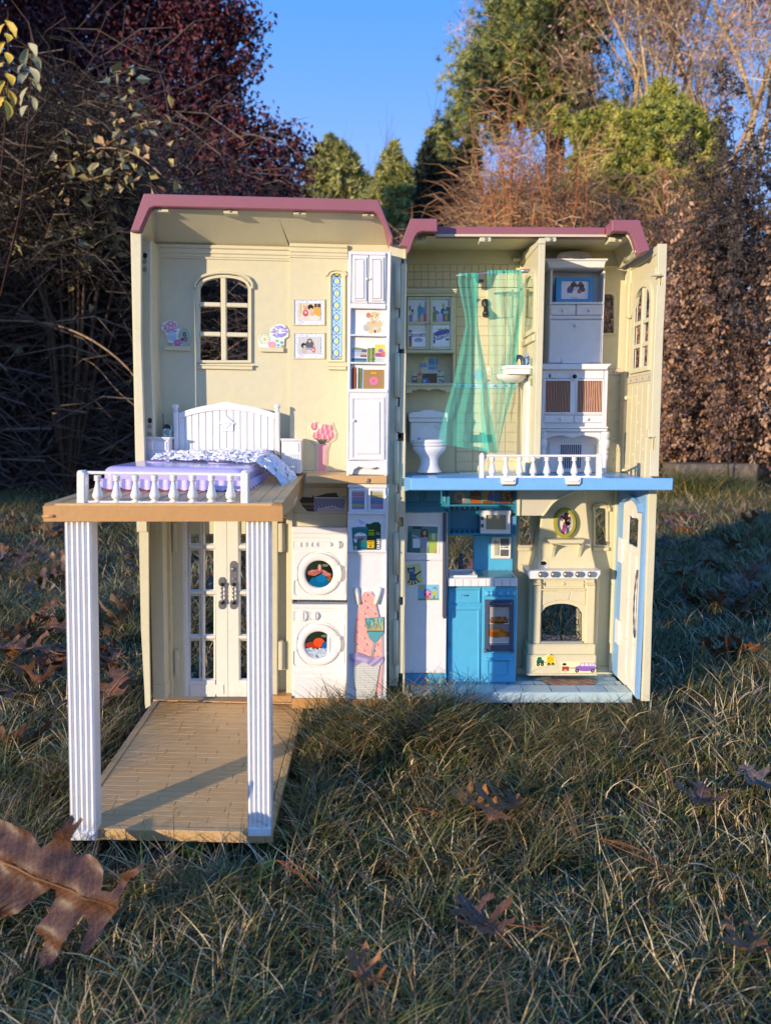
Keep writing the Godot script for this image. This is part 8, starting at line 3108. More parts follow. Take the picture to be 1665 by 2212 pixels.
func fireplace() -> void:
	z8()
	var zp := -1.128
	var st := stool()
	pz(st, [350, 90, 765, 90, 778, 300, 796, 500, 826, 700, 868, 886, 238, 886, 276, 760, 306, 640, 330, 470, 345, 360], zp, .03, .0016)
	var fp := part(house, "chimney_breast", st, M.cream)
	# surround with the arched fire opening
	st = stool()
	wall(st, 262, 960, 852, 1600, zp + .004, .034, [[340, 727, 1290, 1198, 1562]])
	var su := part(house, "fireplace", st, M.cream)
	for s in [[266, 340], [768, 850]]:
		st = stool(); bx(st, s[0], 1026, s[1], 1582, zp + .009, .006, .0012); bx(st, s[0] - 6, 1006, s[1] + 6, 1022, zp + .013, .01, .0012); bx(st, s[0] - 2, 970, s[1] + 2, 1006, zp + .010, .008, .0012)
		part(su, "pilaster", st, M.cream)
		st = stool(); bx(st, s[0] - (40 if s[0] < 500 else -84), 960, s[0] - (0 if s[0] < 500 else -118), 1590, zp - .004, .02, .002); part(su, "pilaster", st, M.cream)
	st = stool(); ring(st, [362, 978, 746, 978, 746, 1048, 362, 1048], [374, 990, 734, 990, 734, 1036, 374, 1036], zp + .006, .003); pz(st, [552, 994, 576, 1012, 552, 1030, 528, 1012], zp + .006, .002, .0006); part(su, "frieze_frame", st, M.cream)
	st = stool(); bx(st, 345, 1060, 765, 1076, zp + .008, .005, .001); part(su, "moulding", st, M.cream)
	st = stool(); pz(st, [474, 1088, 624, 1088, 602, 1168, 492, 1168], zp + .0055, .002, .0008); part(su, "keystone", st, M.cream)
	st = stool(); pz(st, [345, 1080, 480, 1080, 492, 1172, 430, 1186, 345, 1222], zp + .0052, .002, .0008); pz(st, [628, 1080, 765, 1080, 765, 1222, 680, 1190, 606, 1172], zp + .0052, .002, .0008); part(su, "spandrel", st, M.cream)
	st = stool(); bx(st, 330, 1560, 740, 1584, zp + .007, .03, .001); part(su, "hearth_sill", st, plastic(Color(.60, .60, .60), .4))
	st = stool(); bx(st, 214, 1588, 862, 1690, zp + .012, .04, .002); bx(st, 206, 1690, 868, 1882, zp + .015, .045, .002); bx(st, 200, 1866, 876, 1886, zp + .018, .045, .001); part(su, "plinth", st, M.cream)
	# wrought iron screen in the opening: bars and scrolls
	var zg := zp + .001
	st = stool()
	var arc := []
	for i in 15:
		var u := i / 14.0
		arc.append(at(lerpf(346, 721, u), 1288 - 84 * sqrt(maxf(.0, 1 - pow(2 * u - 1, 2))), zg))
	tube(st, arc, [.0014], 6)
	tube(st, [at(344, 1560, zg), at(344, 1290, zg)], [.0014], 6); tube(st, [at(723, 1560, zg), at(723, 1290, zg)], [.0014], 6); tube(st, [at(344, 1556, zg), at(723, 1556, zg)], [.0014], 6); tube(st, [at(527, 1556, zg), at(527, 1204, zg)], [.0012], 6)
	var gr := part(su, "fire_screen", st, M.black)
	for s in [[440, 1300, 1], [615, 1300, -1], [400, 1380, -1], [655, 1380, 1], [450, 1440, 1], [605, 1440, -1], [400, 1500, 1], [655, 1500, -1], [470, 1520, -1], [590, 1520, 1]]:
		st = stool()
		var pts := []
		for i in 22:
			var a = .55 * i * s[2] + (1.2 if s[2] > 0 else PI - 1.2)
			var r := 62.0 * (1.0 - i / 26.0)
			pts.append(at(s[0] + r * cos(a), s[1] + r * sin(a) * .85, zg))
		tube(st, pts, [.0008], 5)
		part(gr, "scroll", st, M.black)
	# white mantel with five knobs
	var zm := zp + .024
	st = stool()
	pz(st, [205, 886, 908, 886, 910, 918, 892, 944, 880, 966, 232, 966, 222, 940, 206, 918], zm, .05, .0014)
	var mt := part(house, "mantelpiece", st, M.white)
	for x in [334, 452, 570, 684, 800]:
		st = stool(); lathe(st, at(x, 908, zm), Vector3(-.05, -.1, 1), [.0, .0022, .003, .0018, .005, .0044, .0075, .0048, .0095, .003, .010, .0], 14); part(mt, "knob", st, M.silver)
	# oval picture, bracket shelf
	st = stool()
	ring(st, disc(574, 432, 112, 147, 40), disc(572, 432, 96, 130, 40), zp + .006, .007)
	ring(st, disc(572, 432, 98, 132, 40), disc(571, 433, 76, 107, 40), zp + .009, .005)
	var ofr := part(house, "oval_frame", st, M.olive)
	sticker(ofr, "family_photograph", disc(571, 433, 78, 109, 36), zp + .004, print_family(1), "oval photograph of a family group", .2)
	st = stool(); pz(st, [404, 590, 756, 590, 752, 606, 744, 616, 736, 628, 432, 628, 424, 616, 408, 604], zp + .022, .022, .0008)
	var sh := part(house, "bracket_shelf", st, M.cream)
	for s in [[440, 466], [690, 716]]:
		st = stool()
		var p0 := at(s[0], 628, zp); var p1 := at(s[1], 628, zp); var p2 := at(s[0], 756, zp)
		var dx: float = p1.x - p0.x
		var side := []
		for i in 9:
			var u := i / 8.0
			side.append(Vector2(.019 * (1.0 - u) * (1.0 - .35 * sin(u * PI)), p0.y + (p2.y - p0.y) * u))
		for i in 8:
			var a := Vector3(p0.x, side[i].y, zp + side[i].x); var b := Vector3(p0.x, side[i + 1].y, zp + side[i + 1].x)
			var x := Vector3(dx, 0, 0)
			facing(st, [a, a + x, b + x, b], Vector3(0, -.3, 1))
			facing(st, [a, b, Vector3(p0.x, b.y, zp), Vector3(p0.x, a.y, zp)], Vector3(-1, 0, 0))
			facing(st, [a + x, b + x, Vector3(p0.x + dx, b.y, zp), Vector3(p0.x + dx, a.y, zp)], Vector3(1, 0, 0))
		part(sh, "bracket", st, M.cream)
	sticker(fp, "monitor_sticker", [304, 880, 308, 820, 318, 790, 314, 700, 330, 684, 346, 700, 344, 784, 372, 772, 396, 790, 406, 830, 406, 880], zp + .0008, print_monitor(), "sticker of a baby monitor with antenna")
	sticker(su, "toy_truck_sticker", [284, 1790, 286, 1720, 320, 1696, 372, 1706, 384, 1694, 412, 1680, 444, 1692, 478, 1716, 478, 1784, 300, 1796], zp + .0158, print_toy_truck(), "sticker of a green and yellow toy truck")
	sticker(su, "toy_van_sticker", [528, 1752, 846, 1748, 860, 1790, 862, 1856, 530, 1860], zp + .0158, print_toy_van(), "sticker of a purple van with a small red cart")

# ------------------------------------------------------------------ what is printed on the stickers

func print_pot_and_portrait() -> Image:
	var im := canvas(128, 128, Color(.88, .88, .84))
	rng.seed = 11
	for i in 70:
		var a := rng.randf() * TAU
		var r := sqrt(rng.randf())
		blot(im, .32 + .26 * r * cos(a), .27 + .22 * r * sin(a), .035, .035, Color(.85, .52, .62).lerp(Color(.72, .66, .88), rng.randf()), .5)
	blot(im, .36, .62, .16, .20, Color(.62, .75, .85)); slab(im, .22, .5, .50, .62, Color(.66, .78, .87))
	blot(im, .28, .93, .14, .05, Color(.55, .66, .42))
	blot(im, .77, .63, .20, .33, Color(.60, .68, .42)); blot(im, .77, .63, .15, .28, Color(.55, .70, .72))
	blot(im, .78, .55, .06, .10, Color(.20, .13, .12)); blot(im, .80, .72, .08, .12, Color(.62, .40, .40)); blot(im, .78, .54, .03, .05, Color(.72, .52, .42)); blot(im, .70, .75, .04, .07, Color(.25, .16, .18))
	flower(im, .54, .88, .14, 12, Color(.72, .42, .70), Color(.86, .58, .25))
	return im

func print_clock_and_violets() -> Image:
	var im := canvas(128, 128, Color(.90, .89, .84))
	rng.seed = 12
	for i in 60:
		var a := rng.randf() * TAU
		var r := sqrt(rng.randf())
		blot(im, .70 + .27 * r * cos(a), .34 + .24 * r * sin(a), .04, .04, Color(.52, .52, .84).lerp(Color(.70, .66, .92), rng.randf()), .4)
	for i in 8: blot(im, .60 + .08 * (i % 4), .26 + .10 * (i / 4), .026, .026, Color(.95, .95, .97))
	slab(im, .56, .60, .84, 1.0, Color(.78, .88, .92))
	for s in [[.62, .72, .2], [.78, .78, .6], [.66, .9, .45], [.8, .92, .1]]: flower(im, s[0], s[1], .06, 5, Color.from_hsv(s[2], .6, .65), Color(.9, .8, .4))
	blot(im, .22, .66, .18, .24, Color(.55, .72, .52)); blot(im, .22, .66, .155, .21, Color(.93, .93, .9)); blot(im, .22, .66, .06, .08, Color(.92, .76, .25))
	for i in 12: blot(im, .22 + .12 * cos(TAU * i / 12), .66 + .16 * sin(TAU * i / 12), .014, .018, Color(.15, .2, .4))
	slab(im, .12, .88, .40, 1.0, Color(.92, .92, .9))
	flower(im, .46, .88, .14, 13, Color(.93, .60, .74), Color(.93, .75, .3))
	return im

func print_mat() -> Image:
	var im := canvas(64, 64, Color(.82, .85, .92))
	rng.seed = 13
	for i in 160: blot(im, rng.randf(), rng.randf(), .03, .012, Color(.74, .79, .90), .6)
	return im

func print_photo(k: int) -> Image:
	var im := canvas(128, 96, Color(.80, .76, .66) if k == 0 else Color(.74, .76, .78))
	rng.seed = 20 + k
	if k == 0:
		slab(im, .70, .2, 1.0, .75, Color(.80, .62, .22)); slab(im, .72, .05, 1.0, .25, Color(.25, .22, .18)); slab(im, .84, .0, .87, .3, Color(.8, .75, .6))
		slab(im, .1, .0, .14, .6, Color(.68, .62, .45))
		blot(im, .3, .9, .28, .2, Color(.90, .80, .78)); blot(im, .7, .85, .2, .2, Color(.85, .84, .80))
		blot(im, .33, .58, .12, .20, Color(.70, .30, .32)); blot(im, .33, .33, .07, .1, Color(.80, .55, .50)); blot(im, .33, .55, .06, .08, Color(.88, .70, .70)); blot(im, .26, .2, .02, .07, Color(.75, .45, .42)); blot(im, .38, .2, .02, .07, Color(.75, .45, .42))
		blot(im, .55, .25, .13, .17, Color(.09, .08, .09)); blot(im, .58, .42, .09, .13, Color(.84, .70, .60)); blot(im, .63, .62, .10, .12, Color(.80, .66, .58))
	else:
		for i in 6: slab(im, .08 + i * .16, .0, .10 + i * .16, 1.0, Color(.68, .70, .74))
		person_print(im, .51, .24, .21, Color(.82, .66, .58), Color(.08, .07, .08), Color(.30, .36, .44))
		slab(im, .36, .66, .66, .70, Color(.85, .86, .88))
		blot(im, .24, .52, .11, .15, Color(.10, .08, .09)); blot(im, .28, .58, .06, .09, Color(.82, .68, .60)); blot(im, .27, .82, .12, .16, Color(.72, .70, .68))
		blot(im, .69, .74, .08, .18, Color(.74, .36, .42)); blot(im, .72, .5, .05, .08, Color(.84, .66, .62)); blot(im, .68, .75, .04, .07, Color(.9, .75, .78))
	for i in 260: im.set_pixel(rng.randi() % 128, rng.randi() % 96, Color(.5, .48, .46))
	return im

func print_stained_glass() -> Image:
	var w := 48
	var h := 360
	var im := canvas(w, h, Color(.62, .78, .92))
	rng.seed = 31
	for y in h:
		for x in w:
			if rng.randf() < .25: im.set_pixel(x, y, Color(.70, .84, .95))
	var lead := Color(.06, .16, .36)
	slab(im, .2, 0, .24, 1, lead); slab(im, .76, 0, .80, 1, lead)
	for k in 7:                                # chain of lens shapes and diamonds
		var c := (k + .62) / 7.3 + .005
		for y in range(int((c - .052) * h), int((c + .052) * h)):
			var u := (float(y) / h - c) / .052
			var half := .26 * cos(u * PI / 2)
			for s in [-1.0, 1.0]:
				for d in 3:
					var x := int((.5 + s * half) * w) + d - 1
					if x >= 0 and x < w and y >= 0 and y < h: im.set_pixel(x, y, lead)
			var inner := .11 * (1.0 - absf(u) * 1.6)
			if inner > 0:
				for x in range(int((.5 - inner) * w), int((.5 + inner) * w) + 1): im.set_pixel(x, y, Color(.90, .78, .30) if absf(u) < .45 else Color(.10, .26, .55))
		for y in range(int((c + .052) * h), int((c + .085) * h)):
			var u := (float(y) / h - (c + .0685)) / .0165
			var half := .22 * (1.0 - absf(u))
			for s in [-1.0, 1.0]:
				var x := int((.5 + s * half) * w)
				if y < h: im.set_pixel(clampi(x, 0, w - 1), y, lead); im.set_pixel(clampi(x + 1, 0, w - 1), y, lead)
		if k % 2 == 0: slab(im, 0, c + .06, 1, c + .064, lead)
	slab(im, 0, 0, .05, 1, lead); slab(im, .95, 0, 1, 1, lead); slab(im, 0, 0, 1, .008, lead); slab(im, 0, .985, 1, 1, lead)
	slab(im, 0, .955, 1, .96, lead); slab(im, .05, .96, .22, .985, Color(.88, .76, .3)); slab(im, .78, .96, .95, .985, Color(.88, .76, .3))
	slab(im, .06, .01, .94, .04, Color(.78, .72, .25)); stroke(im, .5, .04, .2, .01, .05, lead); stroke(im, .5, .04, .8, .01, .05, lead); slab(im, 0, .04, 1, .046, lead)
	return im

func print_tulips() -> Image:
	var im := canvas(96, 160, Color(.90, .86, .72))
	rng.seed = 33
	for s in [[.18, .07], [.58, .10], [.78, .11], [.42, .19], [.62, .22], [.82, .24], [.25, .26], [.5, .30], [.70, .32]]:
		blot(im, s[0], s[1] + .01, .13, .075, Color(.66, .34, .44), .5)
		for k in 3: blot(im, s[0] - .07 + .07 * k, s[1] - .012 * (k % 2), .048, .07, [Color(.84, .50, .58), Color(.92, .70, .74), Color(.78, .44, .54)][k], .4)
	for i in 9: stroke(im, .28 + i * .05, .34, .44 + .015 * i, .43, .02, Color(.26, .32, .20))
	slab(im, .27, .43, .70, 1.0, Color(.86, .60, .64)); slab(im, .27, .43, .36, 1.0, Color(.91, .72, .74))
	return im

func print_teddy() -> Image:
	var im := canvas(128, 144, Color(.93, .92, .90))
	rng.seed = 34
	var f := Color(.86, .80, .62)
	blot(im, .22, .72, .17, .15, Color(.76, .76, .74), .3)
	blot(im, .58, .60, .24, .24, f, .25); blot(im, .85, .55, .12, .16, f, .3); blot(im, .32, .56, .11, .12, f, .3)
	blot(im, .58, .25, .24, .20, f, .2); blot(im, .82, .11, .09, .08, f, .2); blot(im, .30, .2, .11, .11, Color(.86, .52, .46), .5)
	blot(im, .47, .24, .028, .024, Color(.06, .05, .05)); blot(im, .70, .19, .028, .024, Color(.06, .05, .05)); blot(im, .63, .31, .10, .07, Color(.92, .88, .76)); blot(im, .64, .29, .03, .02, Color(.2, .12, .1))
	blot(im, .56, .49, .10, .045, Color(.88, .62, .62), .3)
	blot(im, .45, .84, .14, .13, f, .3); blot(im, .84, .84, .14, .13, Color(.84, .78, .58), .3); blot(im, .64, .74, .10, .07, Color(.88, .86, .82), .3); slab(im, .60, .80, .70, .93, Color(.42, .22, .16))
	return im

func print_stacked_books() -> Image:
	var im := canvas(160, 84, Color(.92, .92, .94))
	rng.seed = 35
	slab(im, .0, .80, .46, .90, Color(.12, .30, .56)); slab(im, .0, .90, .46, 1.0, Color(.30, .55, .46)); slab(im, .0, .70, .46, .80, Color(.80, .84, .86))
	slab(im, .0, .50, .28, .68, Color(.72, .76, .84)); slab(im, .27, .62, .46, .72, Color(.52, .16, .20)); slab(im, .27, .50, .46, .62, Color(.74, .70, .60))
	slab(im, .0, .34, .30, .50, Color(.62, .68, .82)); slab(im, .30, .30, .46, .48, Color(.36, .36, .38)); blot(im, .2, .27, .18, .08, Color(.55, .60, .36), .6)
	for i in 9: slab(im, .0, .36 + .07 * i, .46, .368 + .07 * i, Color(.5, .52, .58))
	slab(im, .47, .24, .58, 1.0, Color(.44, .52, .26)); slab(im, .59, .22, .70, 1.0, Color(.30, .46, .30))
	for i in 50: blot(im, .47 + rng.randf() * .23, .3 + rng.randf() * .7, .012, .03, Color(.62, .62, .30), .5)
	slab(im, .69, .04, 1.0, .48, Color(.86, .80, .34)); slab(im, .71, .48, 1.0, .70, Color(.78, .30, .34)); blot(im, .86, .36, .08, .1, Color(.55, .45, .80)); blot(im, .95, .52, .08, .12, Color(.88, .45, .30)); slab(im, .72, .58, .9, .68, Color(.36, .42, .75)); slab(im, .71, .70, 1.0, 1.0, Color(.78, .84, .80))
	for i in 10: slab(im, .72 + .028 * i, .78, .728 + .028 * i, 1.0, Color(.55, .58, .62))
	return im

func print_standing_books() -> Image:
	var im := canvas(72, 140, Color(.86, .86, .88))
	var c := [Color(.62, .45, .10), Color(.16, .10, .06), Color(.72, .26, .12), Color(.78, .42, .26), Color(.36, .10, .08), Color(.82, .82, .86), Color(.20, .34, .16), Color(.48, .56, .22), Color(.16, .30, .52), Color(.80, .84, .90)]
	var x := .0
	for i in 10:
		var w: float = [.05, .07, .14, .08, .10, .14, .12, .12, .11, .09][i]
		var top: float = [.14, .1, .06, .0, .08, .34, .09, .1, .12, .06][i]
		slab(im, x, top, x + w + .01, 1.0, c[i]); slab(im, x, top, x + .012, 1.0, c[i].darkened(.5)); slab(im, x + .02, top + .12, x + w - .01, top + .135, c[i].lightened(.4))
		x += w
	return im

func weave(im: Image, c: Color, dark: Color, n: int) -> void:
	var w := im.get_width()
	var h := im.get_height()
	for y in h:
		for x in w:
			var u := float(x) / w * n
			var v := float(y) / h * n
			var k := (int(u) + int(v)) % 2
			var e := absf(fmod(u, 1.0) - .5) if k == 0 else absf(fmod(v, 1.0) - .5)
			im.set_pixel(x, y, c.lerp(dark, clampf(e * 1.7 - .1 + (rng.randf() - .5) * .3, 0, 1)))

func print_wicker(daisy: bool) -> Image:
	var im := canvas(128, 120, Color.WHITE)
	rng.seed = 36
	weave(im, Color(.74, .60, .40), Color(.42, .30, .16), 22)
	if daisy:
		slab(im, .31, .10, .69, .28, Color(.55, .42, .22)); slab(im, .34, .12, .66, .26, Color(.80, .62, .16))
		flower(im, .49, .58, .21, 16, Color(.86, .48, .66), Color(.80, .46, .18))
	return im

func print_laundry_shelf() -> Image:
	var im := canvas(160, 72, Color(.20, .14, .10))
	rng.seed = 37
	for i in 30: blot(im, rng.randf() * .5, rng.randf(), .08, .03, Color(.30, .22, .15).lerp(Color(.12, .08, .06), rng.randf()), .5)
	slab(im, .0, .55, .36, .68, Color(.50, .44, .30)); slab(im, .05, .75, .4, .85, Color(.36, .30, .20))
	var w := im.get_width()
	for y in range(18, 72):
		for x in range(int(w * .33), w):
			var f := .5 + .5 * sin(x * .55 + y * .12 + 2.0 * sin(y * .2))
			im.set_pixel(x, y, Color(.58, .60, .76).lerp(Color(.36, .36, .50), f * .8))
	for y in range(56, 72):
		for x in range(int(w * .40), w): im.set_pixel(x, y, Color(.80, .80, .82) if (x / 3 + y / 3) % 2 == 0 else Color(.58, .58, .62))
	slab(im, .34, .24, 1.0, .30, Color(.84, .84, .88)); stroke(im, .55, .78, .72, .70, .02, Color(.78, .78, .84)); stroke(im, .72, .70, .86, .84, .02, Color(.78, .78, .84))
	return im

func print_towels(first: bool) -> Image:
	var im := canvas(72, 110, Color(.55, .56, .58))
	rng.seed = 38 + int(first)
	var c := [Color(.70, .48, .54), Color(.74, .52, .58), Color(.42, .52, .68), Color(.36, .46, .62), Color(.66, .64, .38), Color(.50, .50, .66)]
	if not first: c = [Color(.62, .62, .42), Color(.58, .56, .36), Color(.38, .48, .66), Color(.34, .46, .64), Color(.74, .50, .58), Color(.46, .54, .68)]
	slab(im, 0, 0, 1, .10, Color(.75, .75, .78))
	for i in 6:
		var y := .10 + .15 * i
		slab(im, 0, y, 1, y + .15, c[i]); slab(im, 0, y + .075, 1, y + .09, c[i].lightened(.25)); slab(im, 0, y, 1, y + .018, c[i].darkened(.45))
	return im

func print_bags() -> Image:
	var im := canvas(160, 160, Color(.86, .87, .92))
	rng.seed = 40
	for i in 6: stroke(im, .34, .2, .2 + .05 * i, .02 + .02 * i, .012, Color(.70, .72, .80))
	slab(im, .0, .27, .56, 1.0, Color(.05, .42, .46)); slab(im, .0, .27, .56, .33, Color(.12, .52, .56)); slab(im, .02, .92, .5, 1.0, Color(.04, .32, .36))
	blot(im, .30, .58, .22, .13, Color(.94, .95, .96)); blot(im, .14, .66, .06, .11, Color(.94, .95, .96)); blot(im, .33, .68, .16, .045, Color(.40, .36, .34), .3); blot(im, .34, .47, .04, .03, Color(.85, .78, .4)); blot(im, .14, .92, .05, .05, Color(.86, .74, .36))
	slab(im, .56, .12, 1.0, 1.0, Color(.03, .22, .12)); blot(im, .72, .22, .25, .10, Color(.03, .27, .13), .3); slab(im, .54, .40, .60, 1.0, Color(.02, .14, .08))
	slab(im, .57, .36, .78, .41, Color(.60, .70, .16)); slab(im, .57, .43, .78, .55, Color(.45, .62, .14)); slab(im, .54, .70, .78, .94, Color(.86, .68, .12)); slab(im, .57, .73, .75, .76, Color(.2, .16, .05)); slab(im, .57, .80, .75, .82, Color(.2, .16, .05)); slab(im, .63, .86, .69, .91, Color(.1, .1, .05))
	for s in [[.86, .44], [.89, .49], [.92, .45], [.84, .49], [.94, .50]]: blot(im, s[0], s[1], .014, .016, Color(.9, .93, .9))
	return im

func print_ironing_cloth() -> Image:
	var im := canvas(128, 320, Color(.90, .66, .62))
	rng.seed = 41
	for k in 12: stroke(im, -.2, k * .12 - .15, 1.2, k * .12 + .18, .008, Color(.94, .78, .74))
	for r in 17:
		for c in 6:
			var x := .1 + c * .18 + (.09 if r % 2 else .0)
			var y := .03 + r * .06
			if r % 2 == c % 2:
				for i in 3: blot(im, x + .022 * cos(i * 2.1), y + .009 * sin(i * 2.1), .013, .005, Color(.32, .28, .44))
				blot(im, x, y, .008, .0035, Color(.8, .3, .4))
	return im

func print_broom() -> Image:
	var im := canvas(96, 200, Color(.62, .62, .62))
	rng.seed = 42
	slab(im, 0, 0, 1, .25, Color(.30, .62, .66)); slab(im, 0, .16, 1, .36, Color(.78, .66, .40))
	for i in 120:
		var x := rng.randf()
		var y := rng.randf() * .2
		stroke(im, x, y, x + .02, y + .13, .012, [Color(.22, .52, .58), Color(.42, .72, .74), Color(.86, .76, .50), Color(.30, .40, .36)][rng.randi() % 4])
	slab(im, 0, .34, 1, .64, Color(.36, .62, .66)); slab(im, 0, .34, 1, .38, Color(.22, .46, .50))
	slab(im, 0, .64, 1, 1.0, Color(.66, .66, .66)); stroke(im, .45, .62, .36, 1.0, .02, Color(.35, .35, .37))
	return im

func print_white_wicker() -> Image:
	var im := canvas(128, 180, Color.WHITE)
	rng.seed = 43
	weave(im, Color(.90, .90, .88), Color(.50, .52, .48), 26)
	for y in range(0, 62):
		for x in 128:
			var f := .5 + .5 * sin(x * .13 + 3.0 * sin(y * .09 + x * .03))
			if y < 46 + 8 * sin(x * .09): im.set_pixel(x, y, Color(.72, .66, .80).lerp(Color(.52, .47, .62), f * .8))
	return im

func print_drum(kind: int) -> Image:
	var im := canvas(128, 128, Color(.10, .12, .10))
	rng.seed = 44 + kind
	blot(im, .35, .25, .3, .25, Color(.16, .20, .16), .5)
	if kind == 0:
		for i in 24: blot(im, .10 + rng.randf() * .75, .38 + rng.randf() * .16, .10, .07, Color(.80, .52, .48).lerp(Color(.66, .36, .36), rng.randf()), .3)
		blot(im, .5, .26, .06, .12, Color(.84, .60, .56))
		blot(im, .5, .82, .36, .26, Color(.03, .38, .58)); blot(im, .56, .66, .18, .16, Color(.05, .44, .66)); stroke(im, .3, .62, .6, .46, .03, Color(.05, .08, .10)); blot(im, .86, .66, .08, .1, Color(.56, .32, .12))
	else:
		blot(im, .3, .52, .3, .12, Color(.66, .22, .14)); blot(im, .50, .42, .20, .17, Color(.86, .32, .16)); blot(im, .74, .52, .14, .14, Color(.16, .34, .62))
		for i in 160: blot(im, rng.randf(), .64 + rng.randf() * .36, .045, .04, Color(.84, .88, .92).lerp(Color(.52, .66, .82), rng.randf() * .8), .5)
		slab(im, .80, .1, 1.0, .9, Color(.88, .88, .90))
	blot(im, .70, .18, .12, .05, Color(.40, .46, .42))
	return im

func print_bottles(k: int) -> Image:
	var im := canvas(96, 120, Color(.78, .83, .84))
	rng.seed = 50 + k
	if k == 0:
		slab(im, .0, .72, .22, 1.0, Color(.42, .45, .72)); blot(im, .06, .4, .04, .13, Color(.05, .06, .1)); blot(im, .2, .5, .06, .07, Color(.05, .06, .1)); stroke(im, .17, .55, .1, .75, .03, Color(.2, .2, .25)); stroke(im, .3, .55, .2, .75, .02, Color(.55, .35, .3))
		slab(im, .56, .16, .68, .32, Color(.62, .70, .35)); blot(im, .62, .48, .15, .2, Color(.10, .52, .72)); slab(im, .5, .6, .74, 1.0, Color(.12, .46, .64)); slab(im, .78, .35, .98, 1.0, Color(.40, .50, .76)); slab(im, .9, .1, 1.0, .5, Color(.5, .62, .7))
		slab(im, .64, .78, .84, 1.0, Color(.85, .62, .62)); slab(im, .64, .70, .84, .80, Color(.62, .76, .46)); slab(im, .84, .66, 1.0, 1.0, Color(.68, .32, .40)); slab(im, .42, .85, .56, 1.0, Color(.82, .74, .42))
	else:
		blot(im, .2, .75, .22, .26, Color(.35, .46, .26)); slab(im, .04, .32, .18, .52, Color(.42, .36, .62)); slab(im, .0, .55, .30, 1.0, Color(.36, .48, .30)); blot(im, .6, .28, .07, .12, Color(.50, .66, .25)); blot(im, .6, .55, .15, .16, Color(.12, .22, .58)); slab(im, .47, .55, .72, 1.0, Color(.14, .24, .60))
		slab(im, .86, .06, .96, .3, Color(.55, .52, .62)); slab(im, .76, .34, 1.0, 1.0, Color(.20, .38, .26)); slab(im, .62, .52, .90, .66, Color(.48, .76, .62)); slab(im, .64, .66, .88, 1.0, Color(.22, .40, .32)); blot(im, .76, .82, .09, .13, Color(.78, .52, .22))
		slab(im, .22, .72, .58, 1.0, Color(.62, .68, .90)); slab(im, .22, .66, .58, .76, Color(.74, .68, .88)); blot(im, .4, .88, .07, .09, Color(.85, .66, .5))
	return im

func print_soap() -> Image:
	var im := canvas(96, 112, Color(.82, .84, .84))
	rng.seed = 53
	slab(im, .0, .25, .18, .78, Color(.10, .22, .56)); slab(im, .0, .74, .18, 1.0, Color(.62, .20, .24)); slab(im, .2, .34, .96, 1.0, Color(.93, .94, .97))
	blot(im, .55, .70, .25, .10, Color(.55, .66, .86), .6); slab(im, .2, .78, .96, .8, Color(.8, .84, .9))
	stroke(im, .04, .4, .14, .36, .04, Color(.85, .9, .95)); stroke(im, .04, .5, .14, .46, .04, Color(.85, .9, .95))
	return im

func print_paper_rolls() -> Image:
	var im := canvas(128, 128, Color(.88, .90, .95))
	rng.seed = 54
	slab(im, .48, 0, .50, 1, Color(.70, .74, .84))
	for i in 10: slab(im, 0, .1 * i + .06, 1, .1 * i + .065, Color(.84, .86, .92))
	for x in 128:                               # slanted blue ribbon
		var u := x / 128.0
		var c := .56 - .22 * u
		var half := .13 + .08 * sin(u * PI)
		if u > .05 and u < .95:
			for y in range(int((c - half) * 128), int((c + half) * 128)): im.set_pixel(x, clampi(y, 0, 127), Color(.10, .22, .60))
	blot(im, .1, .74, .06, .12, Color(.10, .22, .60)); blot(im, .72, .18, .08, .05, Color(.85, .70, .30)); blot(im, .48, .22, .2, .04, Color(.55, .62, .30), .4)
	slab(im, .76, .63, .94, .72, Color(.16, .26, .36))
	return im

func print_bath_basket() -> Image:
	var im := canvas(150, 128, Color(.84, .84, .72))
	rng.seed = 55
	for s in [[.24, .24, .06, .30], [.34, .24, .05, .30], [.50, .05, .12, .5], [.72, .05, .10, .5]]:
		slab(im, s[0], s[1] + .04, s[0] + s[2] * 1.7, s[3] + .1, Color(.34, .56, .84)); blot(im, s[0] + s[2] * .85, s[1] + .05, s[2] * .85, .07, Color(.42, .64, .90))
	slab(im, .42, .30, .9, .40, Color(.55, .70, .90))
	slab(im, .26, .50, .78, .64, Color(.90, .91, .94))
	for i in 14: stroke(im, .28 + .035 * i, .52, .27 + .035 * i, .62, .008, Color(.6, .64, .74))
	for y in range(82, 128):
		for x in range(45, 116): im.set_pixel(x, y, Color(.40, .34, .20).lerp(Color(.22, .18, .10), rng.randf()))
	slab(im, .0, .74, .16, 1.0, Color(.38, .38, .46)); slab(im, .02, .80, .14, .9, Color(.70, .72, .76)); flower(im, .23, .68, .10, 9, Color(.84, .60, .56), Color(.62, .24, .22)); slab(im, .16, .82, .28, 1.0, Color(.74, .66, .30))
	blot(im, .40, .98, .13, .17, Color(.28, .48, .80), .4); blot(im, .38, .93, .05, .05, Color(.62, .76, .92))
	slab(im, .78, .74, 1.0, .80, Color(.36, .56, .20)); slab(im, .79, .80, 1.0, 1.0, Color(.80, .84, .84)); flower(im, .86, .9, .05, 5, Color(.42, .38, .46), Color(.7, .7, .5)); flower(im, .95, .94, .05, 5, Color(.42, .38, .46), Color(.7, .7, .5)); blot(im, .9, .66, .05, .08, Color(.82, .88, .93))
	return im

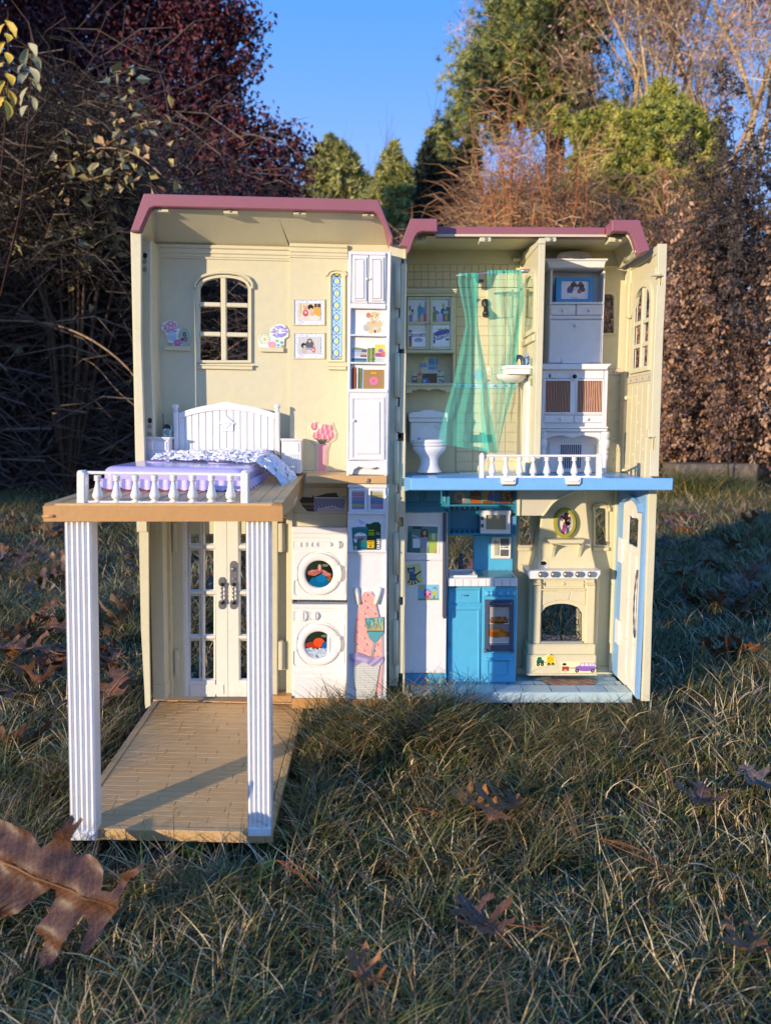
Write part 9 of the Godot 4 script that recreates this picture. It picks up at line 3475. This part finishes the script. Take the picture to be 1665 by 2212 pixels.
func print_border(n: int, back: Color, ink: Color) -> Image:
	var im := canvas(32 * n, 32, back)
	rng.seed = 56
	slab(im, 0, 0, 1, .12, ink); slab(im, 0, .88, 1, 1, ink)
	for i in n:
		var x := (i + .5) / n
		if i % 2 == 0:
			for k in 4: slab(im, x - .25 / n + .12 * k / n, .22, x - .25 / n + .12 * k / n + .05 / n, .78, ink)
		else:
			stroke(im, x - .3 / n, .7, x, .3, .1 / n, ink); stroke(im, x, .3, x + .3 / n, .7, .1 / n, ink); blot(im, x, .55, .1 / n, .12, ink)
	return im

func print_family(k: int) -> Image:
	var im := canvas(128, 96 if k == 0 else 150, Color(.90, .90, .95) if k == 0 else Color(.80, .74, .82))
	rng.seed = 57 + k
	if k == 0:
		person_print(im, .44, .13, .13, Color(.42, .27, .20), Color(.07, .06, .06), Color(.10, .10, .16)); person_print(im, .68, .17, .14, Color(.46, .30, .24), Color(.09, .06, .06), Color(.14, .12, .18)); person_print(im, .54, .30, .11, Color(.55, .38, .30), Color(.20, .10, .08), Color(.80, .80, .86)); person_print(im, .32, .36, .13, Color(.50, .34, .28), Color(.13, .08, .09), Color(.24, .30, .58)); person_print(im, .77, .40, .09, Color(.45, .3, .24), Color(.07, .06, .07), Color(.30, .18, .32)); person_print(im, .65, .48, .09, Color(.5, .34, .28), Color(.16, .09, .09), Color(.60, .34, .44))
		slab(im, .38, .88, .6, 1.0, Color(.8, .8, .88))
	else:
		person_print(im, .52, .16, .22, Color(.52, .34, .26), Color(.08, .05, .05), Color(.12, .10, .14)); person_print(im, .28, .28, .20, Color(.66, .42, .32), Color(.24, .10, .08), Color(.84, .82, .80)); person_print(im, .74, .30, .17, Color(.5, .33, .26), Color(.07, .05, .06), Color(.62, .60, .64)); person_print(im, .44, .52, .14, Color(.6, .42, .34), Color(.2, .1, .1), Color(.56, .24, .44))
		blot(im, .66, .5, .14, .1, Color(.08, .07, .1)); slab(im, .3, .72, .5, 1.0, Color(.62, .28, .48)); slab(im, .56, .68, .76, 1.0, Color(.30, .34, .42))
	return im

func print_curtain() -> Image:
	var im := canvas(128, 128, Color.WHITE)
	var n := FastNoiseLite.new()
	n.seed = 60
	n.frequency = .02
	for y in 128:
		for x in 128:
			var f := .5 + .5 * sin(x * .62 + 2.6 * n.get_noise_2d(x * 2.0, y * .9))
			im.set_pixel(x, y, Color(.74, .54, .46).lerp(Color(.45, .29, .24), f * .85))
	return im

func print_fridge_photo() -> Image:
	var im := canvas(128, 120, Color(.30, .52, .52))
	rng.seed = 61
	slab(im, .0, .2, .16, 1.0, Color(.20, .42, .42)); slab(im, .2, .46, .44, .8, Color(.86, .90, .93)); slab(im, .14, .8, .5, 1.0, Color(.20, .44, .46)); slab(im, .72, .28, 1.0, 1.0, Color(.62, .70, .34)); slab(im, .82, .28, .92, .52, Color(.85, .88, .80)); slab(im, .2, .0, .5, .12, Color(.12, .24, .26))
	blot(im, .56, .28, .12, .17, Color(.30, .17, .13)); blot(im, .57, .26, .06, .09, Color(.78, .58, .48)); blot(im, .57, .62, .14, .24, Color(.62, .66, .72), .3); slab(im, .44, .8, .66, 1.0, Color(.68, .64, .60)); stroke(im, .46, .48, .2, .34, .05, Color(.62, .66, .72)); slab(im, .9, .85, .98, 1.0, Color(.8, .5, .4))
	return im

func print_child_cat() -> Image:
	var im := canvas(96, 128, Color(.85, .82, .55))
	rng.seed = 62
	var k := Color(.07, .08, .14)
	blot(im, .36, .34, .20, .14, Color(.36, .52, .78)); blot(im, .45, .60, .19, .16, Color(.40, .56, .80))
	for i in 5: stroke(im, .28, .49 + .055 * i, .62, .48 + .055 * i, .03, k)
	stroke(im, .18, .22, .22, .36, .04, k); stroke(im, .18, .22, .3, .24, .04, k); stroke(im, .52, .18, .54, .34, .04, k); stroke(im, .52, .18, .42, .24, .04, k); stroke(im, .28, .42, .5, .42, .03, k)
	blot(im, .30, .33, .035, .03, Color(.9, .9, .9)); blot(im, .44, .31, .035, .03, Color(.9, .9, .9)); blot(im, .30, .33, .015, .015, k); blot(im, .44, .31, .015, .015, k)
	stroke(im, .62, .52, .92, .34, .05, k)
	for s in [[.32, .70, .22, .84], [.42, .74, .40, .92], [.54, .74, .60, .90], [.62, .68, .78, .82]]: stroke(im, s[0], s[1], s[2], s[3], .04, k); stroke(im, s[2] - .05, s[3], s[2] + .05, s[3], .04, k)
	return im

func print_child_house() -> Image:
	var im := canvas(128, 100, Color(.48, .74, .86))
	rng.seed = 63
	slab(im, 0, .86, 1, 1, Color(.42, .62, .40)); blot(im, .15, .18, .11, .13, Color(.90, .78, .20), .2)
	slab(im, .27, .5, .64, .88, Color(.82, .52, .70)); slab(im, .40, .68, .54, .88, Color(.74, .36, .22))
	for y in 20: slab(im, .24 + y * .010, .5 - y * .01, .66 - y * .010, .51 - y * .01, Color(.84, .56, .72))
	stroke(im, .24, .5, .45, .3, .012, Color(.3, .15, .3)); stroke(im, .45, .3, .66, .5, .012, Color(.3, .15, .3)); stroke(im, .35, .25, .35, .38, .02, Color(.1, .1, .2))
	slab(im, .30, .55, .38, .68, Color(.12, .18, .40)); slab(im, .55, .55, .62, .68, Color(.12, .18, .40))
	slab(im, .75, .66, .82, .9, Color(.62, .34, .20)); blot(im, .79, .52, .12, .17, Color(.74, .78, .30), .3)
	for s in [[.72, .2], [.8, .14], [.84, .24]]: stroke(im, s[0], s[1], s[0] + .03, s[1] + .05, .012, Color(.1, .1, .2)); stroke(im, s[0] + .03, s[1] + .05, s[0] + .06, s[1], .012, Color(.1, .1, .2))
	return im

func print_pantry() -> Image:
	var im := canvas(192, 44, Color(.30, .55, .58))
	rng.seed = 64
	blot(im, .14, .5, .12, .5, Color(.55, .50, .44)); blot(im, .14, .5, .085, .36, Color(.66, .62, .54)); blot(im, .14, .5, .04, .18, Color(.48, .50, .46), .5)
	slab(im, .31, .1, .48, 1.0, Color(.42, .16, .12)); slab(im, .31, .45, .48, .62, Color(.74, .60, .30)); slab(im, .31, .72, .48, 1.0, Color(.62, .34, .14)); slab(im, .36, .0, .43, .14, Color(.3, .12, .08))
	slab(im, .51, .0, .68, 1.0, Color(.70, .54, .18)); blot(im, .62, .5, .05, .4, Color(.30, .40, .66), .4); slab(im, .51, .75, .68, 1.0, Color(.44, .24, .10))
	slab(im, .69, .0, 1.0, 1.0, Color(.40, .26, .16)); blot(im, .73, .5, .05, .42, Color(.28, .38, .62), .4)
	for i in 90: blot(im, .78 + rng.randf() * .21, rng.randf(), .012, .06, [Color(.62, .44, .22), Color(.24, .14, .10), Color(.52, .22, .14), Color(.66, .60, .40)][rng.randi() % 4], .3)
	return im

func print_counter() -> Image:
	var im := canvas(128, 20, Color(.55, .66, .68))
	rng.seed = 65
	for i in 120: blot(im, rng.randf(), rng.randf(), .02, .08, Color(.36, .48, .50).lerp(Color(.72, .80, .82), rng.randf()), .6)
	return im

func print_oven() -> Image:
	var im := canvas(112, 200, Color(.62, .60, .58))
	rng.seed = 66
	slab(im, 0, .0, 1, .42, Color(.66, .64, .63)); slab(im, 0, .43, 1, .77, Color(.52, .50, .48)); slab(im, 0, .415, 1, .435, Color(.86, .85, .82)); slab(im, 0, .77, 1, .90, Color(.72, .72, .72)); slab(im, 0, .90, 1, .92, Color(.88, .88, .86)); slab(im, 0, .92, 1, 1.0, Color(.56, .55, .54))
	blot(im, .5, .34, .42, .10, Color(.62, .38, .16), .2)
	for i in 46: blot(im, .12 + rng.randf() * .76, .26 + rng.randf() * .14, .05, .018, Color(.80, .62, .36).lerp(Color(.40, .20, .10), rng.randf()), .4)
	slab(im, .1, .395, .9, .418, Color(.26, .13, .08))
	blot(im, .40, .66, .40, .13, Color(.74, .40, .12)); blot(im, .84, .70, .17, .075, Color(.66, .36, .12)); blot(im, .62, .71, .2, .06, Color(.80, .48, .18)); blot(im, .34, .60, .20, .05, Color(.84, .54, .24))
	return im

func print_rug() -> Image:
	var im := canvas(128, 64, Color(.62, .52, .42))
	rng.seed = 67
	for i in 260:
		var x := rng.randf()
		var y := rng.randf()
		stroke(im, x, y, x + .10, y + .20, .018, [Color(.66, .40, .26), Color(.60, .52, .28), Color(.44, .38, .44), Color(.72, .58, .42), Color(.40, .42, .40), Color(.58, .30, .30)][rng.randi() % 6])
	return im

func print_toy_truck() -> Image:
	var im := canvas(150, 80, Color(.90, .87, .68))
	rng.seed = 68
	slab(im, .06, .5, .42, .74, Color(.10, .30, .26)); blot(im, .2, .42, .12, .2, Color(.08, .42, .36)); slab(im, .4, .68, .56, .72, Color(.2, .2, .2)); slab(im, .56, .2, .94, .76, Color(.88, .74, .10)); blot(im, .72, .2, .10, .14, Color(.86, .74, .14))
	for s in [[.66, .34], [.8, .4], [.7, .55]]: blot(im, s[0], s[1], .03, .05, Color(.5, .5, .1))
	for x in [.14, .34, .66, .86]: blot(im, x, .84, .085, .14, Color(.08, .08, .10)); blot(im, x, .84, .04, .06, Color(.62, .56, .30))
	return im

func print_toy_van() -> Image:
	var im := canvas(192, 72, Color(.90, .87, .72))
	rng.seed = 69
	blot(im, .70, .58, .30, .26, Color(.52, .36, .66)); slab(im, .42, .45, .98, .78, Color(.54, .38, .68)); slab(im, .55, .12, .97, .5, Color(.58, .44, .72))
	for s in [[.57, .66], [.68, .78], [.80, .87], [.89, .95]]: slab(im, s[0], .18, s[1], .42, Color(.82, .84, .86))
	for x in [.46, .90]: blot(im, x, .80, .055, .16, Color(.10, .10, .16)); blot(im, x, .80, .028, .08, Color(.56, .58, .64))
	slab(im, .04, .45, .24, .85, Color(.66, .26, .18)); blot(im, .10, .25, .06, .10, Color(.08, .14, .18)); blot(im, .13, .82, .045, .13, Color(.85, .72, .60)); slab(im, .24, .55, .44, .62, Color(.45, .42, .5))
	return im

func print_monitor() -> Image:
	var im := canvas(64, 128, Color(.88, .84, .66))
	rng.seed = 70
	stroke(im, .30, .05, .32, .6, .03, Color(.46, .42, .36)); blot(im, .30, .06, .04, .03, Color(.4, .36, .3))
	blot(im, .58, .74, .32, .18, Color(.66, .72, .80)); blot(im, .56, .66, .27, .10, Color(.06, .09, .11)); blot(im, .56, .84, .22, .08, Color(.70, .76, .82)); blot(im, .54, .84, .10, .05, Color(.52, .56, .50)); slab(im, .3, .92, .86, 1.0, Color(.78, .80, .84))
	return im

func print_bath_things() -> Image:
	var im := canvas(96, 80, Color(.85, .83, .68))
	rng.seed = 71
	blot(im, .28, .55, .27, .42, Color(.62, .74, .86), .1); blot(im, .80, .6, .16, .4, Color(.80, .82, .78)); slab(im, .74, .05, .86, .25, Color(.85, .88, .85)); slab(im, .68, .55, .92, .7, Color(.80, .70, .42)); slab(im, .68, .8, .92, .95, Color(.55, .5, .72))
	return im
